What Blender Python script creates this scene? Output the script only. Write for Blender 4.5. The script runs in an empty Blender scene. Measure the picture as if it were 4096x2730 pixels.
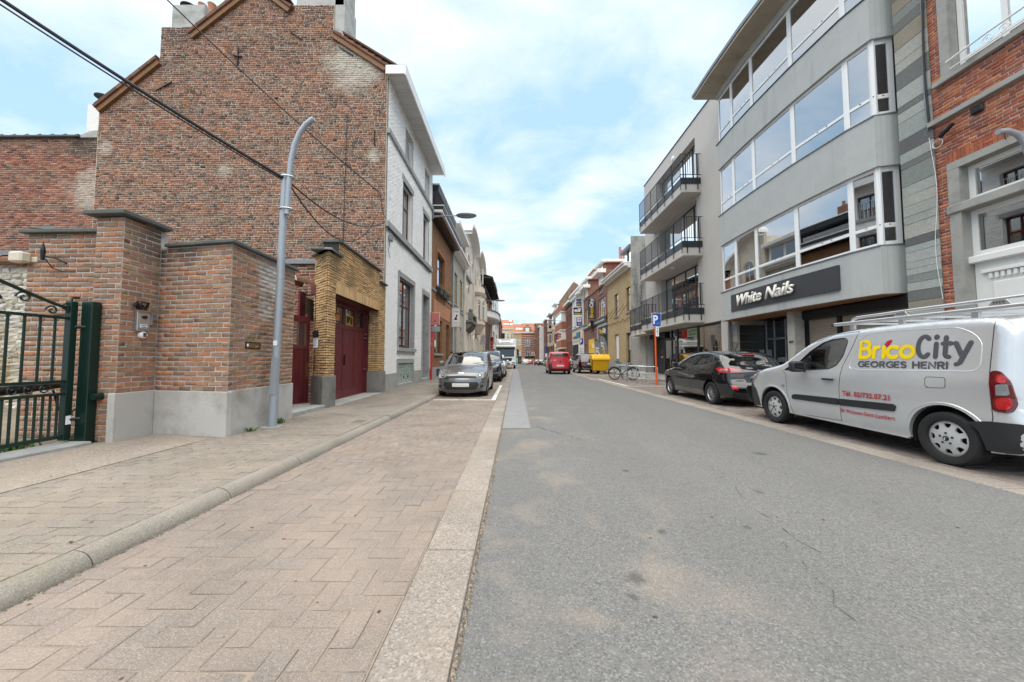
import bpy, bmesh, math, random
import numpy as np
from mathutils import Vector, Matrix
from mathutils.geometry import delaunay_2d_cdt
random.seed(7); rng = np.random.default_rng(7)
SC = bpy.context.scene; COL = SC.collection
R = math.radians; PI = math.pi
# ---------------- camera, sky, sun, exposure
CAMZ = 1.205
cd = bpy.data.cameras.new('camera'); cam = bpy.data.objects.new('camera', cd); COL.objects.link(cam)
cd.sensor_width = 36.0; cd.lens = 36.0*1420/4096; cd.clip_start = .05; cd.clip_end = 2000
cam.location = (0, 0, CAMZ); cam.rotation_euler = (PI/2+math.atan2(70.5, 1420), 0, math.atan2(14, 1420))
SC.camera = cam
SUN_EL, SUN_AZ = R(74), R(186)      # azimuth: clockwise from +Y
wd = bpy.data.worlds.new('World'); SC.world = wd; wd.use_nodes = True
nt = wd.node_tree; nd = nt.nodes; lk = nt.links
bg = nd['Background']; bg.inputs[1].default_value = 0.062
sky = nd.new('ShaderNodeTexSky'); sky.sky_type = 'NISHITA'; sky.sun_disc = False
sky.sun_elevation = SUN_EL; sky.sun_rotation = SUN_AZ; sky.air_density = 1.0; sky.dust_density = 1.2; sky.ozone_density = 1.2
def wn(t, **k):
    n = nd.new(t)
    for a, v in k.items(): setattr(n, a, v)
    return n
tc = wn('ShaderNodeTexCoord'); sep = wn('ShaderNodeSeparateXYZ'); lk.new(tc.outputs['Generated'], sep.inputs[0])
def wmath(op, a, b=None):
    n = wn('ShaderNodeMath', operation=op)
    for i, v in enumerate((a, b)):
        if v is None: continue
        if isinstance(v, (int, float)): n.inputs[i].default_value = v
        else: lk.new(v, n.inputs[i])
    return n.outputs[0]
den = wmath('ADD', wmath('MAXIMUM', sep.outputs[2], 0.0), 0.16)
comb = wn('ShaderNodeCombineXYZ')
lk.new(wmath('DIVIDE', sep.outputs[0], den), comb.inputs[0]); lk.new(wmath('DIVIDE', sep.outputs[1], den), comb.inputs[1])
def wnoise(scale, det, rough, off, dist=0.0, sc=(1, 1, 1)):
    mp = wn('ShaderNodeMapping'); mp.inputs['Location'].default_value = off; mp.inputs['Scale'].default_value = sc
    mp.inputs['Rotation'].default_value = (0, 0, R(25))
    lk.new(comb.outputs[0], mp.inputs[0])
    n = wn('ShaderNodeTexNoise'); lk.new(mp.outputs[0], n.inputs['Vector'])
    n.inputs['Scale'].default_value = scale; n.inputs['Detail'].default_value = det; n.inputs['Roughness'].default_value = rough
    n.inputs['Distortion'].default_value = dist
    return n.outputs[0]
big = wnoise(.85, 3, .5, (3.1, 1.7, 0)); fine = wnoise(2.2, 9, .58, (.4, 5.2, 0), .35, (1, 1.35, 1))
mixv = wmath('ADD', wmath('MULTIPLY', big, .62), wmath('MULTIPLY', fine, .48))
rampc = wn('ShaderNodeValToRGB'); lk.new(mixv, rampc.inputs[0])
e = rampc.color_ramp.elements; e[0].position = .45; e[0].color = (0, 0, 0, 1); e[1].position = .66; e[1].color = (1, 1, 1, 1)
# pale haze towards the horizon, thin veil everywhere
hz = wmath('POWER', wmath('SUBTRACT', 1.0, wmath('MAXIMUM', sep.outputs[2], 0.0)), 5.0)
mx0 = wn('ShaderNodeMix', data_type='RGBA'); lk.new(wmath('ADD', wmath('MULTIPLY', hz, .2), .78), mx0.inputs[0])
lk.new(sky.outputs[0], mx0.inputs[6]); mx0.inputs[7].default_value = (2.75, 4.2, 5.6, 1)
mx = wn('ShaderNodeMix', data_type='RGBA'); lk.new(wmath('MULTIPLY', rampc.outputs[0], .88), mx.inputs[0])
lk.new(mx0.outputs[2], mx.inputs[6]); mx.inputs[7].default_value = (5.6, 5.7, 5.8, 1)
lk.new(mx.outputs[2], bg.inputs[0])
sl = bpy.data.lights.new('sun', 'SUN'); sl.energy = 1.5; sl.angle = R(95); sl.color = (1, .93, .81)
so = bpy.data.objects.new('sun', sl); COL.objects.link(so)
so.rotation_euler = (PI/2-SUN_EL, 0, PI-SUN_AZ); so.location = (0, -20, 40)
SC.view_settings.view_transform = 'Standard'; SC.view_settings.look = 'None'
SC.view_settings.exposure = 1.82; SC.view_settings.gamma = 1; SC.view_settings.use_curve_mapping = False
SC.render.engine = 'CYCLES'
SC.cycles.max_bounces = 8; SC.cycles.transparent_max_bounces = 12; SC.cycles.use_denoising = True
SC.cycles.caustics_reflective = False; SC.cycles.caustics_refractive = False

# ---------------- materials
class Nt:
    def __init__(s, name):
        s.m = bpy.data.materials.new(name); s.m.use_nodes = True; s.t = s.m.node_tree; s.b = s.t.nodes['Principled BSDF']
    def n(s, ty, ins={}, **k):
        n = s.t.nodes.new('ShaderNode'+ty)
        for a, v in k.items(): setattr(n, a, v)
        for a, v in ins.items(): s.set(n.inputs[a], v)
        return n
    def set(s, i, v):
        if isinstance(v, bpy.types.NodeSocket): s.t.links.new(v, i)
        elif isinstance(v, bpy.types.Node): s.t.links.new(v.outputs[0], i)
        else:
            if isinstance(v, tuple) and len(v) == 3 and i.type == 'RGBA': v = v+(1,)
            i.default_value = v
    def math(s, op, a, b=0.0, c=None):
        d = {0: a, 1: b}
        if c is not None: d[2] = c
        return s.n('Math', d, operation=op).outputs[0]
    def mix(s, f, a, b, bt='MIX'):
        return s.n('Mix', {0: f, 6: a, 7: b}, data_type='RGBA', blend_type=bt).outputs[2]
    def noise(s, vec, scale, det=4, rough=.55, dist=0):
        return s.n('TexNoise', {'Vector': vec, 'Scale': scale, 'Detail': det, 'Roughness': rough, 'Distortion': dist}).outputs[0]
    def ramp(s, f, stops, interp='LINEAR'):
        n = s.n('ValToRGB', {0: f}); cr = n.color_ramp; cr.interpolation = interp
        while len(cr.elements) < len(stops): cr.elements.new(.5)
        for e, (p, c) in zip(cr.elements, stops):
            e.position = p; e.color = (c, c, c, 1) if isinstance(c, (int, float)) else tuple(c)+(1,)
        return n.outputs[0]
    def vec(s, kind):
        if kind == 'pos': return s.n('NewGeometry').outputs['Position']
        return s.n('TexCoord').outputs['Object']
    def rnd(s):
        a = s.n('Attribute', attribute_name='bv').outputs['Fac']
        o = s.n('ObjectInfo').outputs['Random']
        return s.math('FRACT', s.math('ADD', a, o))
    def bump(s, h, strength=.3, dist=.01, prev=None):
        n = s.n('Bump', {'Height': h, 'Strength': strength, 'Distance': dist})
        if prev is not None: s.set(n.inputs['Normal'], prev)
        s.set(s.b.inputs['Normal'], n.outputs[0]); return n.outputs[0]
    def done(s, col=None, rough=None, metal=None, spec=None):
        if col is not None: s.set(s.b.inputs['Base Color'], col)
        if rough is not None: s.set(s.b.inputs['Roughness'], rough)
        if metal is not None: s.b.inputs['Metallic'].default_value = metal
        if spec is not None: s.b.inputs['Specular IOR Level'].default_value = spec
        return s.m
def sc3(c, k): return tuple(min(1, x*k) for x in c)
def mat(name, col, rough=.7, metal=0, var=.15, vs=3, bump=.15, bs=40, spec=.4, kind='pos', coat=0, rv=0, dirt=None, da=.5, ds=1.2):
    """plain material: base colour with patchy variation, fine grain, optional dirt"""
    g = Nt(name); v = g.vec(kind)
    c = g.mix(g.noise(v, vs, 5, .6), sc3(col, 1-var), sc3(col, 1+var))
    if rv:
        c = g.mix(1.0, c, g.ramp(g.rnd(), [(0, 1-rv), (1, 1.0)]), 'MULTIPLY')
    if dirt:
        c = g.mix(g.math('MULTIPLY', g.ramp(g.noise(v, ds, 7, .65), [(.48, 0), (.72, 1)]), da), c, dirt)
    g.done(c, None, metal, spec)
    g.set(g.b.inputs['Roughness'], g.math('ADD', g.math('MULTIPLY', g.noise(v, vs*3, 3), .16), rough-.08))
    if bump: g.bump(g.noise(v, bs, 5, .65), bump, .01)
    if coat: g.b.inputs['Coat Weight'].default_value = coat; g.b.inputs['Coat Roughness'].default_value = .04
    return g.m
def brickmat(name, stops, bumpy=.6, spots=(), soot=None, sa=.0, light=None, la=.0, grain=70):
    """colour per brick (random), mottled inside each brick, big weather patches"""
    g = Nt(name); p = g.vec('pos'); r = g.rnd()
    c = g.ramp(r, stops, 'CONSTANT')
    c = g.mix(1.0, c, g.ramp(g.noise(p, 22, 6, .7), [(.25, .74), (.7, 1.2)]), 'MULTIPLY')
    c = g.mix(g.ramp(g.noise(p, 38, 4, .6), [(.62, 0), (.74, .45)]), c, sc3(stops[0][1], .6))
    if light:
        c = g.mix(g.math('MULTIPLY', g.ramp(g.noise(p, 9, 6, .7), [(.62, 0), (.75, 1)]), la), c, light)
    if soot:
        c = g.mix(g.math('MULTIPLY', g.ramp(g.noise(p, .55, 6, .65), [(.42, 0), (.68, 1)]), sa), c, soot)
    for (cx, cy, cz, rad, colr, amt) in spots:      # a stain with its own place on the wall
        d = g.n('VectorMath', {0: p, 1: (cx, cy, cz)}, operation='DISTANCE').outputs['Value']
        d = g.math('ADD', d, g.math('MULTIPLY', g.math('SUBTRACT', g.noise(p, 2.2, 7, .7), .5), rad*1.6))
        c = g.mix(g.math('MULTIPLY', g.ramp(g.math('DIVIDE', d, rad), [(.45, 1), (1.0, 0)]), amt), c, colr)
    g.done(c, .88, 0, .25)
    g.bump(g.noise(p, grain, 6, .75), bumpy, .012)
    return g.m
def facadebrick(name, c1, c2, mortar, bw, bh, ms=.012, soot=None, sa=.3, axis='y'):
    """far facades: bricks too small to tell apart"""
    g = Nt(name); p = g.vec('pos'); s = g.n('SeparateXYZ', {0: p})
    v = g.n('CombineXYZ', {0: s.outputs[1 if axis == 'y' else 0], 1: s.outputs[2]}).outputs[0]
    b = g.n('TexBrick', {'Vector': v, 'Color1': c1, 'Color2': c2, 'Mortar': mortar, 'Scale': 1.0, 'Mortar Size': ms,
                         'Brick Width': bw, 'Row Height': bh, 'Bias': 0.0, 'Mortar Smooth': .2})
    c = g.mix(1.0, b.outputs[0], g.ramp(g.noise(p, 3, 6, .65), [(.25, .75), (.75, 1.18)]), 'MULTIPLY')
    if soot: c = g.mix(g.math('MULTIPLY', g.ramp(g.noise(p, .8, 6, .7), [(.45, 0), (.7, 1)]), sa), c, soot)
    g.done(c, .85, 0, .3); g.bump(b.outputs[1], -.5, .01)
    return g.m
def glassmat(name, tint, refl=.75, rough=.02, floor=.08):
    g = Nt(name); t = g.t
    fr = g.n('Fresnel', {'IOR': 1.5}).outputs[0]
    f = g.math('MINIMUM', g.math('ADD', g.math('MULTIPLY', fr, refl*1.6), floor), 1.0)
    tr = g.n('BsdfTransparent', {'Color': tint}); gl = g.n('BsdfGlossy', {'Color': (1, 1, 1), 'Roughness': rough})
    mxs = g.n('MixShader', {0: f, 1: tr.outputs[0], 2: gl.outputs[0]})
    t.links.new(mxs.outputs[0], t.nodes['Material Output'].inputs[0])
    return g.m

# ---------------- geometry
LOCAL = set()
def setparent(o, p):
    if p is None: return
    o.parent = p
    if p.type == 'EMPTY' and p.name not in LOCAL: o.matrix_parent_inverse = Matrix.Translation(-p.location)
def tag(o, label=None, cat=None, group=None, kind=None):
    for k, v in (('label', label), ('category', cat), ('group', group), ('kind', kind)):
        if v: o[k] = v
    return o
def thing(name, label, cat, loc=(0, 0, 0), group=None, rz=0, local=False):
    o = bpy.data.objects.new(name, None); COL.objects.link(o); o.location = loc; o.rotation_euler = (0, 0, rz)
    o.empty_display_size = .1
    if local: LOCAL.add(o.name)
    return tag(o, label, cat, group)
def struct(name, loc=(0, 0, 0)):
    o = bpy.data.objects.new(name, None); COL.objects.link(o); o.location = loc; o['kind'] = 'structure'; return o
def copy_tree(o, parent=None):
    c = o.copy(); COL.objects.link(c)
    if o.name in LOCAL: LOCAL.add(c.name)
    if parent is not None: c.parent = parent
    for ch in list(o.children): copy_tree(ch, c)
    return c
class MB:
    def __init__(s): s.v = []; s.f = []; s.mi = []; s.m = 0
    def add(s, vs, fs):
        o = len(s.v); s.v += [tuple(p) for p in vs]; s.f += [tuple(i+o for i in f) for f in fs]; s.mi += [s.m]*len(fs); return s
    def hexa(s, p): return s.add(p, [(3, 2, 1, 0), (4, 5, 6, 7), (0, 1, 5, 4), (1, 2, 6, 5), (2, 3, 7, 6), (3, 0, 4, 7)])
    def box(s, x0, x1, y0, y1, z0, z1):
        x0, x1 = min(x0, x1), max(x0, x1); y0, y1 = min(y0, y1), max(y0, y1); z0, z1 = min(z0, z1), max(z0, z1)
        return s.hexa([(x0, y0, z0), (x1, y0, z0), (x1, y1, z0), (x0, y1, z0), (x0, y0, z1), (x1, y0, z1), (x1, y1, z1), (x0, y1, z1)])
    def quad(s, a, b, c, d): return s.add([a, b, c, d], [(0, 1, 2, 3)])
    def poly(s, pts): return s.add(pts, [tuple(range(len(pts)))])
    def prism(s, pts, vec, caps=True):
        n = len(pts); v = Vector(vec); q = [tuple(Vector(p)+v) for p in pts]
        fs = [(i, (i+1) % n, (i+1) % n+n, i+n) for i in range(n)]
        if caps: fs += [tuple(range(n))[::-1], tuple(range(n, 2*n))]
        return s.add(list(pts)+q, fs)
    def tube(s, pts, r, n=8, cap=True, closed=False, flat=None):
        P = [Vector(p) for p in pts]; k = len(P); rs = r if isinstance(r, (list, tuple)) else [r]*k
        T = []
        for i in range(k):
            a = P[(i-1) % k] if (i or closed) else P[i]; b = P[(i+1) % k] if (i < k-1 or closed) else P[i]
            T.append((b-a).normalized())
        u = T[0].orthogonal().normalized(); vs = []
        for i in range(k):
            u = (u-T[i]*u.dot(T[i])); u = u.normalized() if u.length > 1e-6 else T[i].orthogonal().normalized()
            w = T[i].cross(u)
            for j in range(n):
                a = 2*PI*j/n+PI/n; q = u*math.cos(a)*rs[i]+w*math.sin(a)*rs[i]
                if flat is not None:
                    fn, fk = flat; q = q-fn*(q.dot(fn)*(1-fk))
                vs.append(P[i]+q)
        fs = [(i*n+j, i*n+(j+1) % n, ((i+1) % k)*n+(j+1) % n, ((i+1) % k)*n+j) for i in range(k if closed else k-1) for j in range(n)]
        if cap and not closed: fs += [tuple(range(n))[::-1], tuple(range((k-1)*n, k*n))]
        return s.add(vs, fs)
    def cyl(s, a, b, r, n=12, r2=None): return s.tube([a, b], [r, r if r2 is None else r2], n)
    def lathe(s, prof, o=(0, 0, 0), ax='z', n=20, a0=0, a1=2*PI):
        full = abs(a1-a0-2*PI) < 1e-6; k = len(prof); vs = []; m = n if full else n+1
        for i in range(m):
            a = a0+(a1-a0)*i/n
            for r, h in prof:
                c, d = r*math.cos(a), r*math.sin(a)
                p = (c, d, h) if ax == 'z' else ((c, h, d) if ax == 'y' else (h, c, d))
                vs.append((p[0]+o[0], p[1]+o[1], p[2]+o[2]))
        fs = []
        for i in range(n):
            for j in range(k-1):
                a, b = i*k+j, ((i+1) % m)*k+j
                fs.append((a, b, b+1, a+1) if ax != 'y' else (a, a+1, b+1, b))
        return s.add(vs, fs)
    def ball(s, c, r, n=10, sq=(1, 1, 1)):
        k = max(4, n//2+1); vs = []; fs = []
        for i in range(k+1):
            t = PI*i/k
            for j in range(n):
                a = 2*PI*j/n; vs.append((c[0]+r*sq[0]*math.sin(t)*math.cos(a), c[1]+r*sq[1]*math.sin(t)*math.sin(a), c[2]+r*sq[2]*math.cos(t)))
        for i in range(k):
            for j in range(n): fs.append((i*n+j, (i+1)*n+j, (i+1)*n+(j+1) % n, i*n+(j+1) % n))
        return s.add(vs, fs)
    def grid(s, G):
        a = len(G); b = len(G[0])
        return s.add([p for r in G for p in r], [(i*b+j, i*b+j+1, (i+1)*b+j+1, (i+1)*b+j) for i in range(a-1) for j in range(b-1)])
    def build(s, name, mats, parent=None, smooth=None, bevel=0, label=None, cat=None, group=None, kind=None, seg=1):
        me = bpy.data.meshes.new(name); me.from_pydata(s.v, [], s.f)
        for m in (mats if isinstance(mats, (list, tuple)) else [mats]): me.materials.append(m)
        if any(s.mi): me.polygons.foreach_set('material_index', s.mi)
        if smooth is not None:
            me.polygons.foreach_set('use_smooth', [True]*len(s.f)); me.set_sharp_from_angle(angle=R(smooth))
        me.update(); o = bpy.data.objects.new(name, me); COL.objects.link(o); setparent(o, parent)
        if bevel:
            b = o.modifiers.new('b', 'BEVEL'); b.width = bevel; b.segments = seg; b.limit_method = 'ANGLE'; b.angle_limit = R(40)
        return tag(o, label, cat, group, kind)
def one(name, m, parent, fn, *a, smooth=None, bevel=0, label=None, cat=None, group=None, kind=None, **k):
    b = MB(); getattr(b, fn)(*a, **k); return b.build(name, m, parent, smooth, bevel, label, cat, group, kind)
def box(name, m, parent, x0, x1, y0, y1, z0, z1, bevel=0, **k):
    return one(name, m, parent, 'box', x0, x1, y0, y1, z0, z1, bevel=bevel, **k)

# many alike pieces set in a surface: the largest-looking 300 are objects, the rest one part
_TX = np.array([-.5, .5, .5, -.5]); _TY = np.array([-.5, -.5, .5, .5])
_PF = [(0, 1, 5, 4), (1, 2, 6, 5), (2, 3, 7, 6), (3, 0, 4, 7), (4, 5, 9, 8), (5, 6, 10, 9), (6, 7, 11, 10), (7, 4, 8, 11), (8, 9, 10, 11)]
def _ptemplate(W, H, D, ch, J):
    """(n,12,3) local coords for rounded blocks; J (n,12,3) unevenness"""
    n = len(W); T = np.zeros((n, 12, 3))
    for k in range(4):
        for lay, (dz, cc) in enumerate(((0, 0), (1, 0), (1, 1))):
            T[:, lay*4+k, 0] = _TX[k]*(W-2*cc*ch); T[:, lay*4+k, 1] = _TY[k]*(H-2*cc*ch)
            T[:, lay*4+k, 2] = 0 if dz == 0 else (D-ch if cc == 0 else D)
    return T+J
def pieces(name, parent, m, C, U, V, W, H, D, ch=.005, keep=300, jit=.002, tilt=0.0, rest=None, sub=None, wob=0.0):
    C = np.asarray(C, float).reshape(-1, 3); n = len(C)
    if n == 0: return
    U = np.broadcast_to(np.asarray(U, float), (n, 3)); V = np.broadcast_to(np.asarray(V, float), (n, 3))
    W = np.broadcast_to(np.asarray(W, float), (n,)); H = np.broadcast_to(np.asarray(H, float), (n,)); D = np.broadcast_to(np.asarray(D, float), (n,))
    N = np.cross(U, V); N = N/np.linalg.norm(N, axis=1)[:, None]
    if wob: U = U+N*rng.normal(0, wob, (n, 1)); V = V+N*rng.normal(0, wob, (n, 1))
    cam_p = np.array([0, 0, CAMZ]); dv = cam_p-C; dist = np.linalg.norm(dv, axis=1)
    big = W*H*np.abs((dv*N).sum(1))/dist**3
    big = np.where(C[:, 1] < .25, big*.02, big)
    order = np.argsort(-big); ki = order[:keep]; ri = order[keep:]
    par = parent
    w0, h0, d0 = float(np.median(W)), float(np.median(H)), float(np.median(D))
    var = []
    for q in range(4):
        J = rng.normal(0, jit, (1, 12, 3)); J[:, :4] = 0
        T = _ptemplate(np.array([w0]), np.array([h0]), np.array([d0]), ch, J)[0]
        me = bpy.data.meshes.new(name); me.from_pydata([tuple(x) for x in T], [], _PF); me.materials.append(m); me.update(); var.append(me)
    inv = Matrix.Translation(-par.location) if (par is not None and par.type == 'EMPTY' and par.name not in LOCAL) else Matrix.Identity(4)
    for i in ki:
        o = bpy.data.objects.new(name, var[int(rng.integers(4))]); COL.objects.link(o)
        o.parent = par; o.matrix_parent_inverse = inv
        u, v, nn, c = U[i]*(W[i]/w0), V[i]*(H[i]/h0), N[i]*(D[i]/d0), C[i]
        if tilt: nn = nn*(1+max(-.22, min(.5, rng.normal(0, tilt))))
        o.matrix_basis = Matrix(((u[0], v[0], nn[0], c[0]), (u[1], v[1], nn[1], c[1]), (u[2], v[2], nn[2], c[2]), (0, 0, 0, 1)))
    if len(ri):
        k = len(ri); J = rng.normal(0, jit, (k, 12, 3)); J[:, :4] = 0
        if tilt: J[:, 4:, 2] += (np.clip(rng.normal(0, tilt, k), -.22, .5)*D[ri])[:, None]
        T = _ptemplate(W[ri], H[ri], D[ri], ch, J)
        P = C[ri][:, None, :]+T[:, :, 0:1]*U[ri][:, None]+T[:, :, 1:2]*V[ri][:, None]+T[:, :, 2:3]*N[ri][:, None]
        bulk(rest or (name+'s'), P.reshape(-1, 3), np.array(_PF), k, 12, m, par)
def bulk(name, verts, faces, k, nv, m, parent):
    fa = (faces[None]+(np.arange(k)*nv)[:, None, None]).reshape(-1, faces.shape[1]); nf = len(fa); q = faces.shape[1]
    me = bpy.data.meshes.new(name); me.vertices.add(len(verts)); me.vertices.foreach_set('co', verts.ravel())
    me.loops.add(nf*q); me.loops.foreach_set('vertex_index', fa.ravel().astype(np.int32))
    me.polygons.add(nf); me.polygons.foreach_set('loop_start', (np.arange(nf)*q).astype(np.int32))
    me.materials.append(m)
    at = me.attributes.new('bv', 'FLOAT', 'POINT'); at.data.foreach_set('value', np.repeat(rng.random(k), nv).astype(np.float32))
    me.update(calc_edges=True); me.validate()
    o = bpy.data.objects.new(name, me); COL.objects.link(o); setparent(o, parent); o['kind'] = 'stuff'; return o
def spans(a, b, cuts):
    out = [(a, b)]
    for c0, c1 in cuts:
        nx = []
        for s0, s1 in out:
            if c1 <= s0 or c0 >= s1: nx.append((s0, s1)); continue
            if c0 > s0: nx.append((s0, c0))
            if c1 < s1: nx.append((c1, s1))
        out = nx
    return out
def wallbricks(parent, m, mm, o, u, width, v0, v1, bw, bh, joint, depth=.014, holes=(), lim=None, bond='run', jitter=.0, ch=.004,
               jit=.002, keep=300, core=.25, name='brick', tilt=.15, n=None, mortar=True):
    """bricks laid in courses over a mortar face. o: foot of wall (x,y) , u: direction along it; the wall faces u x Z"""
    o = np.array([o[0], o[1], 0.]); u = np.array([u[0], u[1], 0.]); u /= np.linalg.norm(u); up = np.array([0, 0, 1.])
    nn = np.cross(u, up)
    Cs, Ws, Hs = [], [], []; row = 0; z = v0
    while z < v1-.02:
        hh = min(bh, v1-z); zc = z+hh/2
        a, b = (0, width) if lim is None else lim(zc)
        cuts = [(h[0]-joint*.5, h[1]+joint*.5) for h in holes if h[2] < zc < h[3]]
        for s0, s1 in spans(a, b, cuts):
            x = s0
            if bond == 'run': first = bw if row % 2 == 0 else bw*.5
            elif bond == 'third': first = bw*(1, .33, .66)[row % 3]
            else: first = bw*random.uniform(.35, 1)
            first -= (0 if bond == 'rand' else (s0 % bw)*0)
            k = 0
            while x < s1-.02:
                if k == 0: w = first
                elif bond == 'rand': w = bw*(random.choice((1, 1, .52, .52, .75)))*random.uniform(1-jitter, 1+jitter)
                else: w = bw*random.uniform(1-jitter, 1+jitter)
                if s1-x-w < .04: w = s1-x
                w = min(w, s1-x)
                if w > .03:
                    Cs.append(o+u*(x+w/2)+up*zc); Ws.append(w-joint); Hs.append(hh-joint)
                x += w; k += 1
        z += bh; row += 1
    Cs = np.array(Cs); k = len(Cs); Ws = np.array(Ws)
    Cs = Cs+nn[None]*(-depth)+ (up[None]*rng.normal(0, jit, (k, 1)))
    pieces(name, parent, m, Cs, u, up, Ws, np.array(Hs), np.full(k, depth), ch, keep, jit, tilt)
    if mortar and lim is None:
        b = MB(); F = Fr(o, u)
        cells(b, F, 0, width, v0, v1, holes, -depth+.003); b.build('mortar', mm, parent)
class Fr:
    """local frame of a facade: u along it, v up, d outwards"""
    def __init__(s, o, u):
        s.o = Vector((o[0], o[1], o[2] if len(o) > 2 else 0)); s.u = Vector((u[0], u[1], 0)).normalized(); s.n = s.u.cross(Vector((0, 0, 1)))
    def p(s, u, v, d=0): return s.o+s.u*u+Vector((0, 0, v))+s.n*d
    def box(s, b, u0, u1, v0, v1, d0, d1):
        return b.hexa([s.p(u0, v0, d1), s.p(u1, v0, d1), s.p(u1, v0, d0), s.p(u0, v0, d0), s.p(u0, v1, d1), s.p(u1, v1, d1), s.p(u1, v1, d0), s.p(u0, v1, d0)])
    def quad(s, b, u0, u1, v0, v1, d): return b.quad(s.p(u0, v0, d), s.p(u1, v0, d), s.p(u1, v1, d), s.p(u0, v1, d))
def cells(b, F, u0, u1, v0, v1, holes, d=0, reveal=0):
    us = sorted({u0, u1, *[min(max(h[i], u0), u1) for h in holes for i in (0, 1)]}); vs = sorted({v0, v1, *[min(max(h[i], v0), v1) for h in holes for i in (2, 3)]})
    for i in range(len(us)-1):
        for j in range(len(vs)-1):
            cu, cv = (us[i]+us[i+1])/2, (vs[j]+vs[j+1])/2
            if any(h[0] < cu < h[1] and h[2] < cv < h[3] for h in holes): continue
            F.quad(b, us[i], us[i+1], vs[j], vs[j+1], d)
    if reveal:
        for h in holes:
            a0, a1, c0, c1 = h[:4]; P = lambda uu, vv, dd: F.p(uu, vv, dd)
            b.quad(P(a0, c0, d), P(a0, c1, d), P(a0, c1, d-reveal), P(a0, c0, d-reveal)); b.quad(P(a1, c1, d), P(a1, c0, d), P(a1, c0, d-reveal), P(a1, c1, d-reveal))
            b.quad(P(a0, c1, d), P(a1, c1, d), P(a1, c1, d-reveal), P(a0, c1, d-reveal)); b.quad(P(a1, c0, d), P(a0, c0, d), P(a0, c0, d-reveal), P(a1, c0, d-reveal))
def window(parent, F, u0, u1, v0, v1, fm, gm, d=-.14, fw=.06, mull=(), trans=(), curtain=None, sill=None, sm=None, name='window', back=None, ft=.06):
    """frame with bars, panes as sub-parts, curtain behind, optional sill"""
    b = MB(); E = .0015
    F.box(b, u0, u0+fw, v0, v1, d-ft, d); F.box(b, u1-fw, u1, v0, v1, d-ft, d)
    F.box(b, u0+fw, u1-fw, v1-fw, v1, d-ft, d); F.box(b, u0+fw, u1-fw, v0, v0+fw, d-ft, d)
    for m in mull: F.box(b, m-fw*.5, m+fw*.5, v0+fw, v1-fw, d-ft, d+.006)
    for t in trans: F.box(b, u0+fw, u1-fw, t-fw*.5, t+fw*.5, d-ft, d+.003)
    w = b.build(name, fm, parent)
    us = [u0+fw*.6, *mull, u1-fw*.6]; vs = [v0+fw*.6, *trans, v1-fw*.6]
    for i in range(len(us)-1):
        for j in range(len(vs)-1):
            q = MB(); F.box(q, us[i]+.004, us[i+1]-.004, vs[j]+.004, vs[j+1]-.004, d-ft*.55, d-ft*.35); q.build('pane', gm, w)
    if curtain:
        c = MB(); n = 14
        for a0, a1 in curtain[1:] if len(curtain) > 1 else ((0, 1),):
            A, B = u0+fw+(u1-u0-2*fw)*a0, u0+fw+(u1-u0-2*fw)*a1
            c.grid([[F.p(A+(B-A)*i/n, vv, d-.14-.018*math.sin(i*2.3)) for i in range(n+1)] for vv in (v0+.03, v1-.03)])
        c.build('curtain', curtain[0], w)
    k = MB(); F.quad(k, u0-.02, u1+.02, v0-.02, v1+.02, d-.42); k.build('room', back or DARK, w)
    if sill and sm:
        q = MB(); F.box(q, u0-sill[0], u1+sill[0], v0-sill[1], v0-.002, d, sill[2]); q.build('sill', sm, parent, bevel=.008)
    return w
def textmesh(name, s, m, parent, F3, w=None, h=None, ext=.004, off=0.0, shear=0.0, align='CENTER', label=None, cat=None, space=1.0, res=3):
    """lettering as a mesh; F3=(origin, right, up); fitted to width w and/or height h"""
    cu = bpy.data.curves.new('t', 'FONT'); cu.body = s; cu.align_x = align; cu.size = 1; cu.offset = off; cu.shear = shear
    cu.extrude = 0; cu.space_character = space; cu.resolution_u = res
    o = bpy.data.objects.new('t', cu); me = bpy.data.meshes.new_from_object(o); bpy.data.objects.remove(o); bpy.data.curves.remove(cu)
    n = len(me.vertices); co = np.zeros(n*3); me.vertices.foreach_get('co', co); co = co.reshape(-1, 3)
    lo, hi = co.min(0), co.max(0); sx = sy = None
    if w: sx = w/(hi[0]-lo[0])
    if h: sy = h/(hi[1]-lo[1])
    sx = sx or sy; sy = sy or sx
    r, u = Vector(F3[1]).normalized(), Vector(F3[2]).normalized(); nn = r.cross(u); O = Vector(F3[0])
    cx = (lo[0]+hi[0])/2 if align == 'CENTER' else lo[0]; cy = lo[1] if (h or w) else 0
    P = np.array(O)[None]+(co[:, 0:1]-cx)*sx*np.array(r)[None]+(co[:, 1:2]-cy)*sy*np.array(u)[None]+ext*np.array(nn)[None]
    me.vertices.foreach_set('co', P.ravel()); me.update(); me.name = name
    if ext > .006:       # solid letters
        bm = bmesh.new(); bm.from_mesh(me)
        g = bmesh.ops.extrude_face_region(bm, geom=bm.faces[:]); bmesh.ops.translate(bm, vec=nn*(-ext+.001), verts=[x for x in g['geom'] if isinstance(x, bmesh.types.BMVert)])
        bmesh.ops.recalc_face_normals(bm, faces=bm.faces); bm.to_mesh(me); bm.free()
    me.materials.clear(); me.materials.append(m)
    ob = bpy.data.objects.new(name, me); COL.objects.link(ob); setparent(ob, parent); return tag(ob, label, cat)
def arc(cx, cy, r, a0, a1, n=10, ry=None): return [(cx+r*math.cos(R(a0+(a1-a0)*i/n)), cy+(ry or r)*math.sin(R(a0+(a1-a0)*i/n))) for i in range(n+1)]
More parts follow.
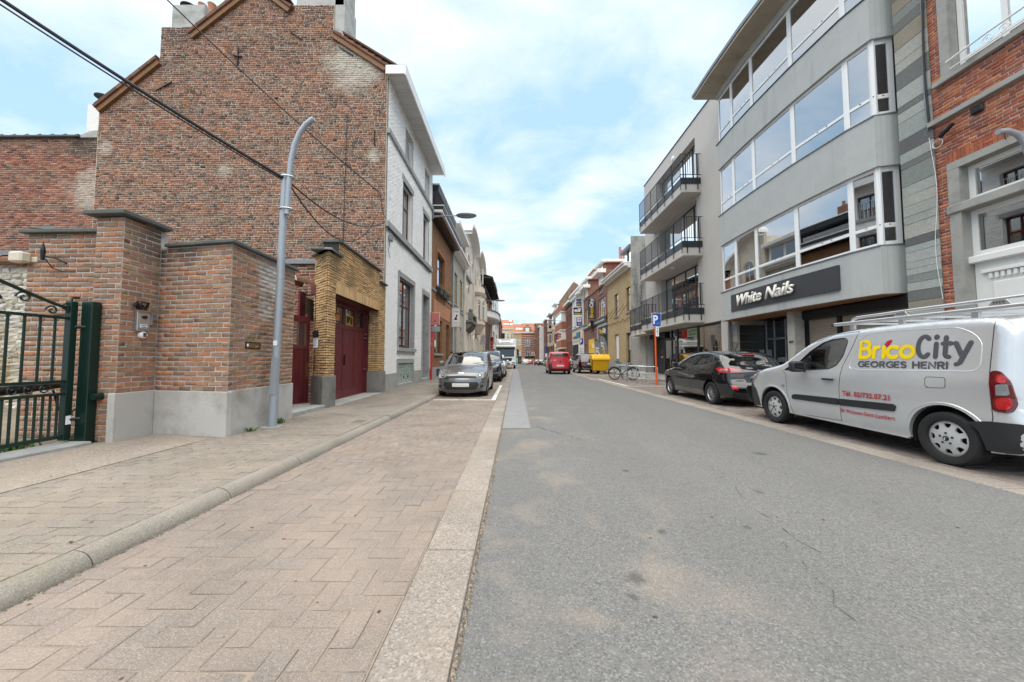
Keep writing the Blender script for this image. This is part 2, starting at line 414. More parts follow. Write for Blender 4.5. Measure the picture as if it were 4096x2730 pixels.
# rounded stroke letters: (width, strokes) on a 1-high cap cell
STROKE = {
 'B': (.62, [[(0, 0), (0, 1), (.3, 1)]+arc(.3, .77, .23, 90, -90)+[(0, .54)], [(.3, .54)]+arc(.33, .27, .27, 90, -90)+[(0, 0)]]),
 'r': (.36, [[(0, 0), (0, .62)], [(0, .36)]+arc(.28, .34, .28, 180, 95, 6)]),
 'i': (.0, [[(0, 0), (0, .62)]]), 'c': (.5, [arc(.31, .31, .31, 52, 308, 14)]), 'o': (.62, [arc(.31, .31, .31, 0, 360, 20)]),
 'C': (.74, [arc(.48, .5, .48, 48, 312, 16, .5)]), 't': (.36, [[(.12, .9), (.12, .14)]+arc(.28, .16, .16, 190, 275, 5), [(0, .62), (.36, .62)]]),
 'y': (.56, [[(0, .62), (.28, .02)], [(.56, .62), (.2, -.26), (.08, -.32)]]), 'j': (.0, [[(0, .93), (0, .94)]]),
 'G': (.76, [arc(.48, .5, .48, 48, 350, 16, .5)+[(.95, .48), (.6, .48)]]), 'E': (.5, [[(.5, 1), (0, 1), (0, 0), (.5, 0)], [(0, .52), (.42, .52)]]),
 'O': (.96, [arc(.48, .5, .48, 0, 360, 22, .5)]), 'R': (.58, [[(0, 0), (0, 1), (.3, 1)]+arc(.3, .74, .26, 90, -90)+[(0, .48)], [(.3, .48), (.58, 0)]]),
 'S': (.56, [arc(.28, .75, .26, 35, 270, 10, .25)+arc(.28, .25, .28, 90, -145, 10, .25)]), 'H': (.66, [[(0, 0), (0, 1)], [(.66, 0), (.66, 1)], [(0, .52), (.66, .52)]]),
 'N': (.66, [[(0, 0), (0, 1), (.66, 0), (.66, 1)]]), 'I': (0, [[(0, 0), (0, 1)]]), ' ': (.25, [])}
def strokes(name, s, m, parent, F3, h, th, gap=.3, label=None, thick=.25, zoff=.0, width=None):
    r, u = Vector(F3[1]).normalized(), Vector(F3[2]).normalized(); nn = r.cross(u); b = MB(); x = 0; O = Vector(F3[0])
    tot = sum(STROKE[c][0]+gap for c in s)-gap; kx = (width/(tot*h)) if width else 1
    for c in s:
        w, st = STROKE[c]
        for j, pl in enumerate(st):
            P = [O+r*((x+px)*h*kx)+u*(py*h)+nn*(zoff+.0007*j) for px, py in pl]
            if len(P) == 1: P = [P[0], P[0]+r*.001]
            d0 = (P[0]-P[1]).normalized(); d1 = (P[-1]-P[-2]).normalized(); q = [P[0]+d0*th*k for k in (.98, .7)]+P+[P[-1]+d1*th*k for k in (.7, .98)]
            closed = len(P) > 4 and (P[0]-P[-1]).length < h*.02
            if closed: b.tube(P[:-1], th, 8, closed=True, flat=(nn, thick))
            else: b.tube(q, [th*.2, th*.72]+[th]*len(P)+[th*.72, th*.2], 8, flat=(nn, thick))
        x += w+gap
    return b.build(name, m, parent, smooth=60, label=label)
def gz(y):   # the street falls away gently beyond the lorry
    return 0.0 if y < 40 else -0.47*min((y-40)/58, 1.0)-.002*max(0, y-98)
# ---------------- shared materials
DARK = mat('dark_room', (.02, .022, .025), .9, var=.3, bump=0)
GLASSW = glassmat('window_glass', (.82, .86, .85), .9, .015, .20)
GLASSD = glassmat('dark_glass', (.22, .26, .27), .95, .01, .13)
WHITE = mat('white_paint', (.76, .76, .74), .45, var=.05, bump=.05)
PVC = mat('white_plastic', (.80, .81, .81), .35, var=.04, bump=.0)
STONE = mat('blue_stone', (.33, .34, .335), .75, var=.2, vs=5, bump=.25, bs=60, dirt=(.16, .16, .15), da=.6, ds=3)
CONC = mat('grey_concrete', (.36, .35, .33), .85, var=.18, vs=3, bump=.3, bs=50, dirt=(.20, .19, .17), da=.6, ds=1.6)
SLATE = mat('slate_coping', (.085, .09, .088), .75, var=.3, vs=6, bump=.3, bs=40, dirt=(.17, .17, .13), da=.5, ds=4)
ZINC = mat('zinc_flashing', (.20, .215, .23), .5, .4, var=.2, bump=.1, dirt=(.28, .28, .28), da=.4)
STEEL = mat('galvanised_steel', (.45, .47, .49), .38, .85, var=.15, vs=8, bump=.05)
BLACKM = mat('black_metal', (.015, .016, .018), .45, .3, var=.2, bump=.05)
ANTH = mat('anthracite_metal', (.035, .040, .046), .42, .3, var=.12, bump=.03)
RUBBER = mat('rubber', (.018, .018, .019), .8, var=.25, bump=.1, bs=90, kind='obj')
CHROME = mat('chrome', (.75, .76, .77), .12, 1, var=.03, bump=0, kind='obj')
BLACKP = mat('black_plastic', (.022, .023, .025), .5, var=.15, vs=5, bump=.12, bs=220, kind='obj')
CURT = mat('net_curtain', (.66, .66, .63), .9, var=.08, bump=0)
REDW = mat('maroon_paint', (.115, .016, .022), .42, var=.25, vs=4, bump=.12, bs=25, dirt=(.15, .055, .045), da=.45, ds=3.5)
MAROON = mat('brown_red_frame', (.085, .022, .020), .4, var=.2, bump=.03)
TILE = brickmat('clay_roof_tile', [(0, (.22, .105, .065)), (.3, (.17, .075, .05)), (.6, (.26, .13, .085)), (.85, (.13, .07, .05))], .4, soot=(.07, .06, .05), sa=.5)
TILEO = brickmat('orange_roof_tile', [(0, (.36, .145, .085)), (.3, (.31, .12, .07)), (.6, (.40, .165, .10)), (.85, (.33, .14, .085))], .4)
MORT = mat('light_mortar', (.50, .455, .37), .95, var=.3, vs=14, bump=.8, bs=45)
MORTG = mat('grey_mortar', (.43, .42, .40), .95, var=.2, vs=14, bump=.6, bs=50)
MORTD = mat('dark_mortar', (.04, .038, .035), .95, var=.3, vs=12, bump=.4)
YEL = mat('yellow_paint', (.80, .50, .008), .4, var=.08, bump=.02)
REDP = mat('red_paint', (.52, .03, .02), .4, var=.1, bump=.02)
ORANGE = mat('orange_post_paint', (.72, .10, .018), .38, var=.1, bump=.02)
BLUE = mat('sign_blue', (.01, .075, .36), .35, var=.05, bump=0)
SWHITE = mat('sign_white', (.82, .82, .82), .4, var=.03, bump=0)
DGREY = mat('sign_charcoal', (.05, .052, .058), .45, var=.1, bump=.02)
GREENW = mat('dark_green_paint', (.005, .021, .0155), .35, var=.2, bump=.05, dirt=(.05, .06, .05), da=.3)

# ---------------- ground
def roadmat():
    g = Nt('asphalt'); p = g.vec('pos')
    c = g.mix(g.noise(p, .7, 5, .6), (.138, .136, .132), (.172, .169, .163))
    vo = g.n('TexVoronoi', {'Vector': p, 'Scale': 135.0}); sp = vo.outputs['Color']
    s = g.n('SeparateColor', {0: sp}).outputs[0]
    c = g.mix(1.0, c, g.ramp(s, [(0, .62), (.22, .90), (.75, 1.03), (.95, 1.45)]), 'MULTIPLY')
    c = g.mix(1.0, c, g.ramp(g.noise(p, 24, 5, .75), [(.3, .86), (.7, 1.12)]), 'MULTIPLY')
    x = g.n('SeparateXYZ', {0: p})
    # blown sand lying along the left kerb side
    near = g.math('SUBTRACT', 1.0, g.math('MINIMUM', g.math('ABSOLUTE', g.math('MULTIPLY', x.outputs[0], .45)), 1.0))
    c = g.mix(g.math('MULTIPLY', g.math('MULTIPLY', g.ramp(g.noise(p, 1.6, 6, .6, .6), [(.50, 0), (.72, 1)]), near), .55), c, (.36, .29, .22))
    lane = g.math('SINE', g.math('MULTIPLY', g.math('ADD', x.outputs[0], -1.1), 4.1))
    c = g.mix(g.math('MULTIPLY', g.ramp(g.math('ADD', lane, g.math('MULTIPLY', g.noise(p, .9, 5, .6), .8)), [(.6, 0), (1, 1)]), .16), c, (.115, .115, .116))
    # worn wheel marks and spilt oil
    for (sx, sy, r) in ((.66, 2.02, .07), (.60, 1.86, .035), (1.02, 2.55, .04), (1.66, 2.62, .03), (1.18, 3.9, .05), (2.2, 3.3, .05), (3.1, 4.6, .10)):
        d = g.n('VectorMath', {0: p, 1: (sx, sy, 0)}, operation='DISTANCE').outputs['Value']
        d = g.math('ADD', d, g.math('MULTIPLY', g.math('SUBTRACT', g.noise(p, 18, 5, .7), .5), r*2))
        c = g.mix(g.math('MULTIPLY', g.ramp(g.math('DIVIDE', d, r), [(.5, 1), (1, 0)]), .6), c, (.05, .05, .05))
    g.done(c, .82, 0, .35); g.bump(g.math('ADD', g.math('MULTIPLY', s, .5), g.noise(p, 140, 3, .7)), .55, .008)
    return g.m
ROAD = roadmat()
def pavemat(name, stops, sand=.55, sandc=(.315, .252, .205), grain=240, green=0.0):
    g = Nt(name); p = g.vec('pos'); c = g.ramp(g.rnd(), stops, 'CONSTANT')
    vo = g.n('TexVoronoi', {'Vector': p, 'Scale': float(grain)}); s = g.n('SeparateColor', {0: vo.outputs['Color']}).outputs[0]
    c = g.mix(1.0, c, g.ramp(s, [(0, .62), (.2, .92), (.75, 1.05), (.95, 1.4)]), 'MULTIPLY')
    c = g.mix(1.0, c, g.ramp(g.noise(p, 1.1, 6, .6), [(.3, .80), (.7, 1.15)]), 'MULTIPLY')
    c = g.mix(g.math('MULTIPLY', g.ramp(g.noise(p, 1.3, 7, .65, .4), [(.40, 0), (.68, 1)]), sand), c, sandc)
    if green: c = g.mix(g.math('MULTIPLY', g.ramp(g.noise(p, 1.7, 7, .7), [(.55, 0), (.72, 1)]), green), c, (.12, .13, .045))
    g.done(c, .88, 0, .25); g.bump(g.math('ADD', s, g.noise(p, 60, 4, .7)), .5, .006); return g.m
PAV = pavemat('parking_block', [(0, (.228, .192, .168)), (.25, (.218, .184, .162)), (.5, (.238, .20, .174)), (.75, (.222, .192, .170))])
PAVS = pavemat('footway_block', [(0, (.238, .208, .176)), (.25, (.218, .194, .166)), (.5, (.25, .218, .183)), (.75, (.228, .204, .176))], .4, green=.05)
PAVR = pavemat('right_bay_block', [(0, (.20, .17, .15)), (.25, (.175, .15, .135)), (.5, (.23, .195, .17)), (.75, (.20, .18, .165))], .25)
SAND = mat('joint_sand', (.27, .218, .172), .95, var=.25, vs=5, bump=.4, bs=90, dirt=(.13, .11, .09), da=.6, ds=4.5)
SLABM = pavemat('gutter_concrete', [(0, (.262, .232, .204)), (.3, (.245, .22, .195)), (.6, (.278, .246, .215))], .35, grain=110)
KERBM = pavemat('kerb_concrete', [(0, (.245, .228, .20)), (.3, (.225, .213, .188)), (.6, (.262, .24, .208))], .4, grain=240, green=.25)
AGG = pavemat('exposed_aggregate', [(0, (.265, .232, .198))], .5, grain=75, green=.2)
def strip(name, m, x0, x1, y0, y1, z, parent=None, kind='structure', step=6.0, th=.05):
    b = MB(); ys = [y0]
    while ys[-1] < y1: ys.append(min(ys[-1]+(step if ys[-1] < 120 else 60), y1))
    rows = [[(x0, y, gz(y)+z-th), (x0, y, gz(y)+z), (x1, y, gz(y)+z), (x1, y, gz(y)+z-th)] for y in ys]
    b.grid([r[::-1] for r in rows]); o = b.build(name, m, parent)
    if kind and parent is None: o['kind'] = kind
    return o
EARTH = mat('bare_earth', (.20, .165, .125), .95, var=.4, vs=2, bump=.8, bs=25, dirt=(.10, .10, .05), da=.6)
strip('ground', mat('town_ground', (.17, .16, .15), .95, var=.2), -400, 400, -60, 900, -.62, th=.1, step=20)
yard = strip('yard', EARTH, -19.5, -5.55, -6, 12.2, .085)
strip('road', ROAD, -.25, 4.48, -6, 150, 0)
strip('road_patch', mat('asphalt_patch', (.222, .222, .228), .85, var=.14, vs=4, bump=.6, bs=80, dirt=(.19, .19, .195), da=.6, ds=3), -.235, .26, 6.2, 60, .004, th=.003)
# cracks in the asphalt
ck = MB()
for (x0, y0, x1, y1, n, w) in ((1.9, 2.2, 2.9, 9.5, 90, .006), (3.0, 2.9, 2.35, 9.0, 90, .005), (.35, 6.4, .95, 5.3, 20, .02), (1.5, 1.6, 1.95, 2.9, 24, .006), (.5, 5.2, 1.6, 4.2, 24, .012)):
    px, py = x0, y0; ox = 0
    for i in range(1, n):
        ox = ox*.85+random.uniform(-.035, .035); t = i/n; nx, ny = x0+(x1-x0)*t+ox, y0+(y1-y0)*t
        ww = w*random.uniform(.3, 1.2)
        if random.random() < .5: ck.quad((px-ww/2, py, .0032), (px+ww/2, py, .0032), (nx+ww/2, ny, .0032), (nx-ww/2, ny, .0032))
        px, py = nx, ny
cr = ck.build('road_cracks', mat('crack', (.085, .084, .082), .9, var=.2, bump=.3)); cr['kind'] = 'structure'
Ux, Uy = (1, 0, 0), (0, 1, 0)
def herring(x0, x1, y0, y1, a, g):
    C, U, V, W = [], [], [], []; nx, ny = int((x1-x0)/a)+2, int((y1-y0)/a)+2
    for i in range(-1, nx):
        for j in range(-1, ny):
            k = (i-j) % 4
            if k == 0: bx0, bx1, by0, by1 = i, i+2, j, j+1
            elif k == 3: bx0, bx1, by0, by1 = i, i+1, j, j+2
            else: continue
            X0, X1 = max(x0, x0+bx0*a), min(x1, x0+bx1*a); Y0, Y1 = max(y0, y0+by0*a), min(y1, y0+by1*a)
            if X1-X0 < .03 or Y1-Y0 < .03: continue
            C.append(((X0+X1)/2, (Y0+Y1)/2, 0)); W.append((X1-X0-g, Y1-Y0-g))
    return np.array(C), np.array(W)
# left parking bay
bay = struct('parking_bay', (-1.5, 6, 0))
strip('bay_bed', SAND, -2.45, -.565, -1, 24, -.004, bay)
strip('bay_far', PAV, -2.45, -.565, 24, 60, 0, bay)
C, W = herring(-2.45, -.57, .2, 24, .111, .0055); C[:, 2] = -.03+rng.normal(0, .0012, len(C))
pieces('paving_block', bay, PAV, C, Ux, Uy, W[:, 0], W[:, 1], .03, .004, 300, .0012, wob=.011)
gut = struct('gutter', (-.4, 6, 0)); strip('gutter_bed', SAND, -.568, -.245, -1, 150, -.012, gut)
ys = np.arange(-.72, 44, 1.005); pieces('gutter_slab', gut, SLABM, [(-.408, y+.5, -.03) for y in ys], Ux, Uy, .308, .995, .032, .006, 300, .001)
# left kerb: low rounded stones
kb = struct('kerb', (-2.6, 6, 0)); KX = [(-2.452, -.06), (-2.452, .008), (-2.468, .040), (-2.490, .068), (-2.52, .083), (-2.55, .090), (-2.572, .092), (-2.572, -.06)]
strip('kerb_bed', SAND, -2.585, -2.43, -1, 80, -.02, kb)
y = -.9
while y < 46:
    L = 1.0; b = MB(); dz = random.uniform(-.002, .002)
    if 5.55 < y+.5 < 7.0: dz -= .012
    b.prism([(x+random.uniform(-.0015, .0015), y+.004, z+dz) for x, z in KX], (0, L-.008, 0)); b.build('kerb_stone', KERBM, kb, smooth=40); y += L
# left footway
fw = struct('footway', (-3.5, 6, 0))
strip('footway_bed', SAND, -5.45, -2.572, -1, 22, .0868, fw)
strip('footway_far', PAVS, -4.62, -2.572, 22, 150, .092, fw)
Cs, Ws = [], []
for j in range(int(23/.104)):
    y = -.8+j*.104; off = .104*(j % 2)
    xm = -4.255 if y < 4.8 else -4.9
    x = -2.577+off
    while x > xm:
        a, b_ = max(x-.208, xm), min(x, -2.577)
        if b_-a > .03: Cs.append(((a+b_)/2, y, .062+random.gauss(0, .0012))); Ws.append(b_-a-.006)
        x -= .208
pieces('paving_block', fw, PAVS, Cs, Ux, Uy, Ws, .098, .03, .004, 300, .0012, wob=.013)
dv = MB(); dv.prism([(-4.262, -3, .08), (-4.262, 4.95, .08), (-5.5, 5.35, .08), (-5.56, 4.7, .08), (-5.56, -3, .08)], (0, 0, .016)); dv.build('driveway_apron', AGG, None, kind='structure')
one('driveway_joint', MORTD, fw, 'box', -4.262, -4.25, -3, 4.95, .07, .085)
th = struct('gate_threshold', (-5.7, 3, .1))
for y0 in (-2.2, -.7, .8, 2.3, 3.3): box('threshold_stone', STONE, th, -5.86, -5.5, y0, min(y0+1.49, 4.62) if y0 != 2.3 else 3.292, .06, .135, bevel=.012)
def drain(x, y): 
    t = thing('drain_grate', 'small rusty iron drain grate set in the %s kerb' % ('left' if x < 0 else 'right'), 'drain', (x, y, .1))
    box('grate_frame', STONE, t, x-.14, x+.14, y-.17, y+.17, .085, .0985)
    for k in range(7): box('bar', mat('rusty_iron', (.20, .165, .13), .8, .1, var=.3) if k == 0 and 'rusty_iron' not in bpy.data.materials else bpy.data.materials['rusty_iron'], t, x-.11, x+.11, y-.14+k*.042, y-.12+k*.042, .098, .104)
drain(-2.76, 6.3)
# right: gutter strip, bay, kerb, footway
gr = struct('gutter_right', (4.6, 6, 0)); strip('gutter_bed', SAND, 4.475, 4.81, -1, 150, -.012, gr)
pieces('gutter_slab', gr, SLABM, [(4.643, y+.6, -.03) for y in ys], Ux, Uy, .322, .995, .032, .006, 300, .001)
br = struct('parking_bay_right', (6.2, 8, 0))
strip('bay_bed', SAND, 4.806, 7.64, -1, 25, -.009, br); strip('bay_far', PAVR, 4.806, 7.64, 25, 150, 0, br)
C, W = herring(4.808, 7.63, 1.2, 25, .111, .007); C[:, 2] = -.03+rng.normal(0, .0015, len(C))
pieces('paving_block', br, PAVR, C, Ux, Uy, W[:, 0], W[:, 1], .03, .004, 300, .0012, wob=.012)
kr = struct('kerb_right', (7.7, 8, 0)); y = 0.
while y < 60:
    b = MB(); b.prism([(7.64, y+.004, -.06), (7.645, y+.004, .11), (7.66, y+.004, .12), (7.83, y+.004, .12), (7.83, y+.004, -.06)], (0, .992, 0)); b.build('kerb_stone', KERBM, kr); y += 1.0
fr = struct('footway_right', (9, 10, 0)); strip('footway_bed', SAND, 7.83, 12.6, -1, 34, .108, fr); strip('footway_far', PAVS, 7.83, 10.02, 34, 150, .118, fr)
C = [(7.98+.3*i, 1.2+.3*j, .09) for i in range(9) for j in range(110)]
pieces('paving_slab', fr, mat('grey_paving_slab', (.30, .29, .27), .85, var=.15, bump=.3, bs=80, rv=.2), C, Ux, Uy, .292, .292, .03, .004, 300, .0015)
# painted lines
LINE = mat('worn_road_paint', (.70, .70, .67), .7, var=.12, vs=12, bump=.3, bs=60, dirt=(.28, .25, .22), da=.75, ds=7)
def mark(name, pts, z=.0042): 
    b = MB(); b.poly([(x, y, z) for x, y in pts]); o = b.build(name, LINE); o['kind'] = 'structure'
mark('bay_line', [(-2.40, 10.35), (-.60, 10.35), (-.60, 10.47), (-2.40, 10.47)])
y = 10.48
while y < 16:
    mark('bay_line', [(-.71, y), (-.585, y), (-.585, y+.42), (-.71, y+.42)], .0046); y += .47
mark('bay_line', [(4.86, 15.6), (7.6, 15.62), (7.6, 15.74), (4.86, 15.72)])
mark('bay_line', [(4.86, 15.75), (4.98, 15.75), (4.98, 21.4), (4.86, 21.4)])
for yy in (19.8, 20.6): mark('road_marking', [(4.3, yy+.5), (4.47, yy), (4.47, yy+.18), (4.3, yy+.75)], .0048)

# grit and litter lying in the joint beside the road and on the bay
def scatter(name, m, pts, s0, s1, flat=.5):
    n = len(pts); s = rng.uniform(s0, s1, n); T = np.array([[-1, -1, 0], [1, -1, 0], [1, 1, 0], [-1, 1, 0], [-.6, -.6, 1], [.6, -.6, 1], [.6, .6, 1], [-.6, .6, 1]])*.5; a = rng.uniform(0, 6.3, n); P = np.zeros((n, 8, 3))
    P[:, :, 0] = T[None, :, 0]*np.cos(a)[:, None]-T[None, :, 1]*np.sin(a)[:, None]*.7; P[:, :, 1] = T[None, :, 0]*np.sin(a)[:, None]+T[None, :, 1]*np.cos(a)[:, None]*.7; P[:, :, 2] = T[None, :, 2]*2*flat
    P = P*s[:, None, None]+np.asarray(pts)[:, None, :]; bulk(name, P.reshape(-1, 3), np.array([(0, 1, 5, 4), (1, 2, 6, 5), (2, 3, 7, 6), (3, 0, 4, 7), (4, 5, 6, 7)]), n, 8, m, None)
GRIT = brickmat('joint_grit', [(0, (.16, .13, .10)), (.4, (.24, .19, .15)), (.7, (.10, .085, .07)), (.9, (.30, .26, .21))], .2)
ny = 1.2+rng.exponential(4.5, 2600); scatter('grit', GRIT, np.c_[-.243+np.abs(rng.normal(0, .009, 2600)), ny, np.full(2600, .001)], .004, .016)
ny = 1.2+rng.exponential(5, 900); scatter('grit', GRIT, np.c_[-2.447+np.abs(rng.normal(0, .012, 900)), ny, np.full(900, .001)], .004, .013)
scatter('leaf_litter', brickmat('dry_leaf', [(0, (.14, .07, .035)), (.4, (.09, .05, .03)), (.7, (.20, .11, .05))], .2), np.r_[np.c_[rng.uniform(-2.4, -.3, 60), rng.uniform(1.3, 9, 60), np.full(60, .002)], np.c_[rng.uniform(-5.3, -2.6, 90), rng.uniform(2, 7.5, 90), np.full(90, .098)], np.c_[rng.uniform(0, 4.4, 40), rng.uniform(1.5, 9, 40), np.full(40, .002)]], .006, .022, .12)
# ---------------- left: brick gable house with white front
GB = brickmat('old_gable_brick', [(0, (0.285, 0.146, 0.098)), (.2, (0.227, 0.118, 0.085)), (.38, (0.320, 0.157, 0.101)), (.54, (0.180, 0.103, 0.081)), (.66, (0.261, 0.146, 0.106)),
    (.80, (0.320, 0.146, 0.089)), (.88, (0.093, 0.074, 0.065)), (.965, (0.442, 0.185, 0.078))], .9, soot=(.09, .07, .06), sa=.25, light=(.42, .38, .31), la=.4,
    spots=[(-5.75, 12.1, 11.75, 1.25, (.55, .52, .45), .8), (-10.3, 12.1, 7.9, .28, (.48, .43, .36), .8), (-12.2, 12.1, 13.0, .7, (.09, .08, .075), .6), (-14.6, 12.1, 8.7, .35, (.5, .45, .38), .7), (-7.3, 12.1, 13.7, .6, (.08, .07, .065), .6), (-5.0, 12.1, 8.4, .3, (.5, .45, .37), .7)])
WPB = mat('white_painted_brick', (.86, .85, .825), .6, var=.05, vs=2, bump=.2, bs=45, rv=.05, dirt=(.58, .55, .48), da=.3, ds=1.0)
WOODB = mat('stained_barge_board', (.19, .09, .035), .6, var=.35, vs=8, bump=.2)
house = thing('corner_house', 'tall brick gable house with white painted street front behind the garden wall', 'house', (-9.7, 15.4, 0))
G0 = 12.14
def gl(z):
    if z < 10.09: a = -14.9
    elif z < 11.84: a = -14.93+(z-10.09)/1.75*2.1
    elif z < 13.2: a = -12.81
    else: a = -11.69+(z-12.8)/.83
    if z < 11.5: b = -4.57
    elif z < 12.8: b = -4.61-(z-11.5)/1.3*1.94
    elif z < 14.0: b = -6.55
    else: b = -8.73-(z-14.24)/.77
    return a, b
wallbricks(house, GB, MORT, (0, G0), (1, 0), 0, 2.2, 14.75, .205, .0785, .019, .016, lim=gl, bond='rand', jitter=.12, ch=.006, jit=.0035, tilt=.3)
gp = [(-14.92, 0), (-4.56, 0), (-4.56, 11.5), (-6.53, 12.82), (-6.55, 13.99), (-8.05, 13.99), (-8.06, 13.72), (-9.36, 14.73), (-11.69, 12.8), (-11.70, 13.2), (-12.8, 13.2), (-12.82, 11.86), (-14.92, 10.1)]
b = MB(); b.prism([(x, G0+.0125, z) for x, z in gp], (0, .3, 0)); b.build('gable_wall', MORT, house)
# quoin side of the gable on the street: narrow strip of red brick
RB2 = brickmat('corner_brick', [(0, (.30, .12, .075)), (.4, (.26, .10, .065)), (.75, (.33, .14, .085))], .7)
# roof
b = MB()
for (xa, za, xb, zb, ya, yb) in ((-14.98, 10.2, -9.36, 14.86, .96, 6.73), (-9.36, 14.86, -3.95, 11.4, .96, 6.73), (-14.98, 10.2, -12.84, 11.975, -.12, .96), (-11.69, 12.93, -9.36, 14.86, -.12, .96), (-9.36, 14.86, -8.07, 14.035, -.12, .96), (-6.16, 12.81, -3.95, 11.4, -.12, .96)):
    b.prism([(xa, G0+ya, za), (xb, G0+ya, zb), (xb, G0+ya, zb+.07), (xa, G0+ya, za+.07)], (0, yb-ya, 0))
b.build('roof', TILE, house)
def verge(x0, z0, x1, z1, n):
    dx, dz = (x1-x0)/n, (z1-z0)/n; L = math.hypot(dx, dz); ux, uz = dx/L, dz/L; nx, nz = (-uz, ux) if ux > 0 else (uz, -ux)
    b = MB(); b.prism([(x0-nx*.19, G0-.10, z0-nz*.19), (x1-nx*.19, G0-.10, z1-nz*.19), (x1-nx*.02, G0-.10, z1-nz*.02), (x0-nx*.02, G0-.10, z0-nz*.02)], (0, .10, 0)); b.build('barge_board', WOODB, house)
    for i in range(n):
        p, q = (x0+dx*i, z0+dz*i), (x0+dx*(i+1.08), z0+dz*(i+1.08))
        if dz < 0: lift0, lift1 = .045, .095
        else: lift0, lift1 = .095, .045
        b = MB(); b.prism([(p[0]-nx*.03, G0-.15, p[1]-nz*.03), (q[0]-nx*.03, G0-.15, q[1]-nz*.03), (q[0]+nx*lift1, G0-.15, q[1]+nz*lift1), (p[0]+nx*lift0, G0-.15, p[1]+nz*lift0)], (0, .3, 0))
        b.build('roof_tile', TILE, house, bevel=.012)
verge(-14.95, 10.12, -12.84, 11.9, 8); verge(-11.72, 12.83, -9.36, 14.78, 7); verge(-9.36, 14.78, -8.06, 13.79, 4); verge(-6.5, 12.86, -4.55, 11.56, 8)
CEM = mat('cement_render', (.40, .40, .38), .85, var=.2, bump=.3, dirt=(.12, .12, .10), da=.75, ds=1.3)
POT = mat('terracotta_pot', (.40, .17, .10), .7, var=.2, bump=.1)
# chimney stacks
for (x0, x1, za, zb2, cx0, cx1, cz) in ((-12.81, -11.7, 11.9, 13.2, -12.5, -11.3, 14.1), (-8.05, -6.55, 12.8, 14.0, -7.95, -6.2, 15.1)):
    ch = one('chimney', GB, house, 'box', x0, x1, G0+.31, G0+.95, za-1.5, zb2)
    box('chimney_top', CEM, ch, cx0, cx1, G0+.05, G0+.9, zb2+.002, cz, bevel=.02)
    if x0 < -12:
        for k, r in ((0, .13), (1, .13)): one('chimney_pot', POT, ch, 'lathe', [(r*.8, 0), (r*.8, .1), (r, .34), (r*1.1, .38), (r*.9, .38)], (-11.75+.36*k, G0+.45, cz), smooth=40)
        one('cowl', BLACKM, ch, 'lathe', [(.01, .34), (.30, .24), (.30, .22), (.1, .22), (.1, 0)], (-12.2, G0+.45, cz), smooth=30)
box('chimney_flank', CEM, house, -6.53, -6.18, G0+.05, G0+.95, 12.4, 14.35)
# wall irons
for (x, z, dx, dz) in ((-9.96, 11.72, 0, .7), (-12.3, 11.1, -.55, -.32), (-11.2, 13.05, -.4, -.35), (-8.1, 12.95, .45, -.3), (-6.3, 12.35, .5, -.33), (-4.98, 8.75, 0, .5)):
    one('wall_iron', BLACKM, house, 'tube', [(x, G0-.03, z), (x+dx, G0-.03, z+dz)], .022, 6)
one('wall_iron_stub', BLACKM, house, 'tube', [(-10.1, G0-.05, 12.05), (-9.8, G0-.03, 12.02)], .03, 6)
# street front
FL = Fr((-4.5, 0, 0), (0, 1)); Y1 = 18.80
holes = [(13.62, 15.58, 1.62, 4.42), (13.6, 15.58, .22, 1.02), (17.12, 18.32, .09, 4.36), (13.86, 15.2, 6.08, 8.36), (17.0, 18.12, 6.08, 8.36), (14.1, 15.18, 9.40, 10.72), (17.2, 18.1, 9.40, 10.72)]
wallbricks(house, WPB, WPB, (-4.5, 12.155), (0, 1), Y1-12.155, .66, 11.2, .215, .0745, .007, .0045, holes=[(a-12.155, b_-12.155, c, d) for a, b_, c, d in holes]+
    [(1.27, 3.6, 1.30, 4.62), (1.27, 3.6, .6, 1.18), (4.75, 6.36, .6, 4.6), (0, 9, 5.82, 6.05), (0, 9, 9.17, 9.37), (1.6, 3.25, 8.36, 8.62), (4.7, 6.2, 8.36, 8.62)], ch=.0015, jit=.0004, tilt=.1)
b = MB(); cells(b, FL, 12.16, Y1, .09, 11.2, holes, -.03, .20); b.build('front_wall', WPB, house)
for (za, zb2, d) in ((5.82, 6.05, .07), (9.17, 9.37, .08)):
    b = MB(); FL.box(b, 12.1, Y1+.02, za, zb2, -.03, d); b.build('string_course', STONE, house, bevel=.01)
b = MB(); cells(b, FL, 12.16, Y1, .09, .66, [(13.6, 15.58, .22, 1.02), (16.9, 18.5, 0, 9)], .02); b.build('plinth', CONC, house)
for a, c, z in ((13.8, 15.4, 8.36), (16.9, 18.3, 8.36)):
    b = MB(); FL.box(b, a, c-.05, z, z+.25, -.1, .008); b.build('lintel', STONE, house, bevel=.006)
def surround(F, a, b_, v0, v1, t, d0, d1, m, par, bottom=False):
    for q in ((a-t, a+.003, v0, v1+t), (b_-.003, b_+t, v0, v1+t), (a+.003, b_-.003, v1-.003, v1+t-.001)) + (((a-t, b_+t, v0-t, v0),) if bottom else ()):
        k = MB(); F.box(k, *q, d0, d1); k.build('stone_surround', m, par, bevel=.006)
surround(FL, 13.62, 15.58, 1.62, 4.42, .16, -.16, .012, STONE, house)
surround(FL, 17.12, 18.32, .09, 4.36, .16, -.40, .012, STONE, house)
surround(FL, 13.6, 15.58, .22, 1.02, .14, -.12, .012, STONE, house)
window(house, FL, 13.63, 15.57, 1.63, 4.41, MAROON, GLASSW, mull=(14.6,), trans=(3.35,), d=-.17, fw=.085, curtain=(CURT, (.02, .35), (.6, .98)), sill=(.22, .14, .09), sm=STONE)
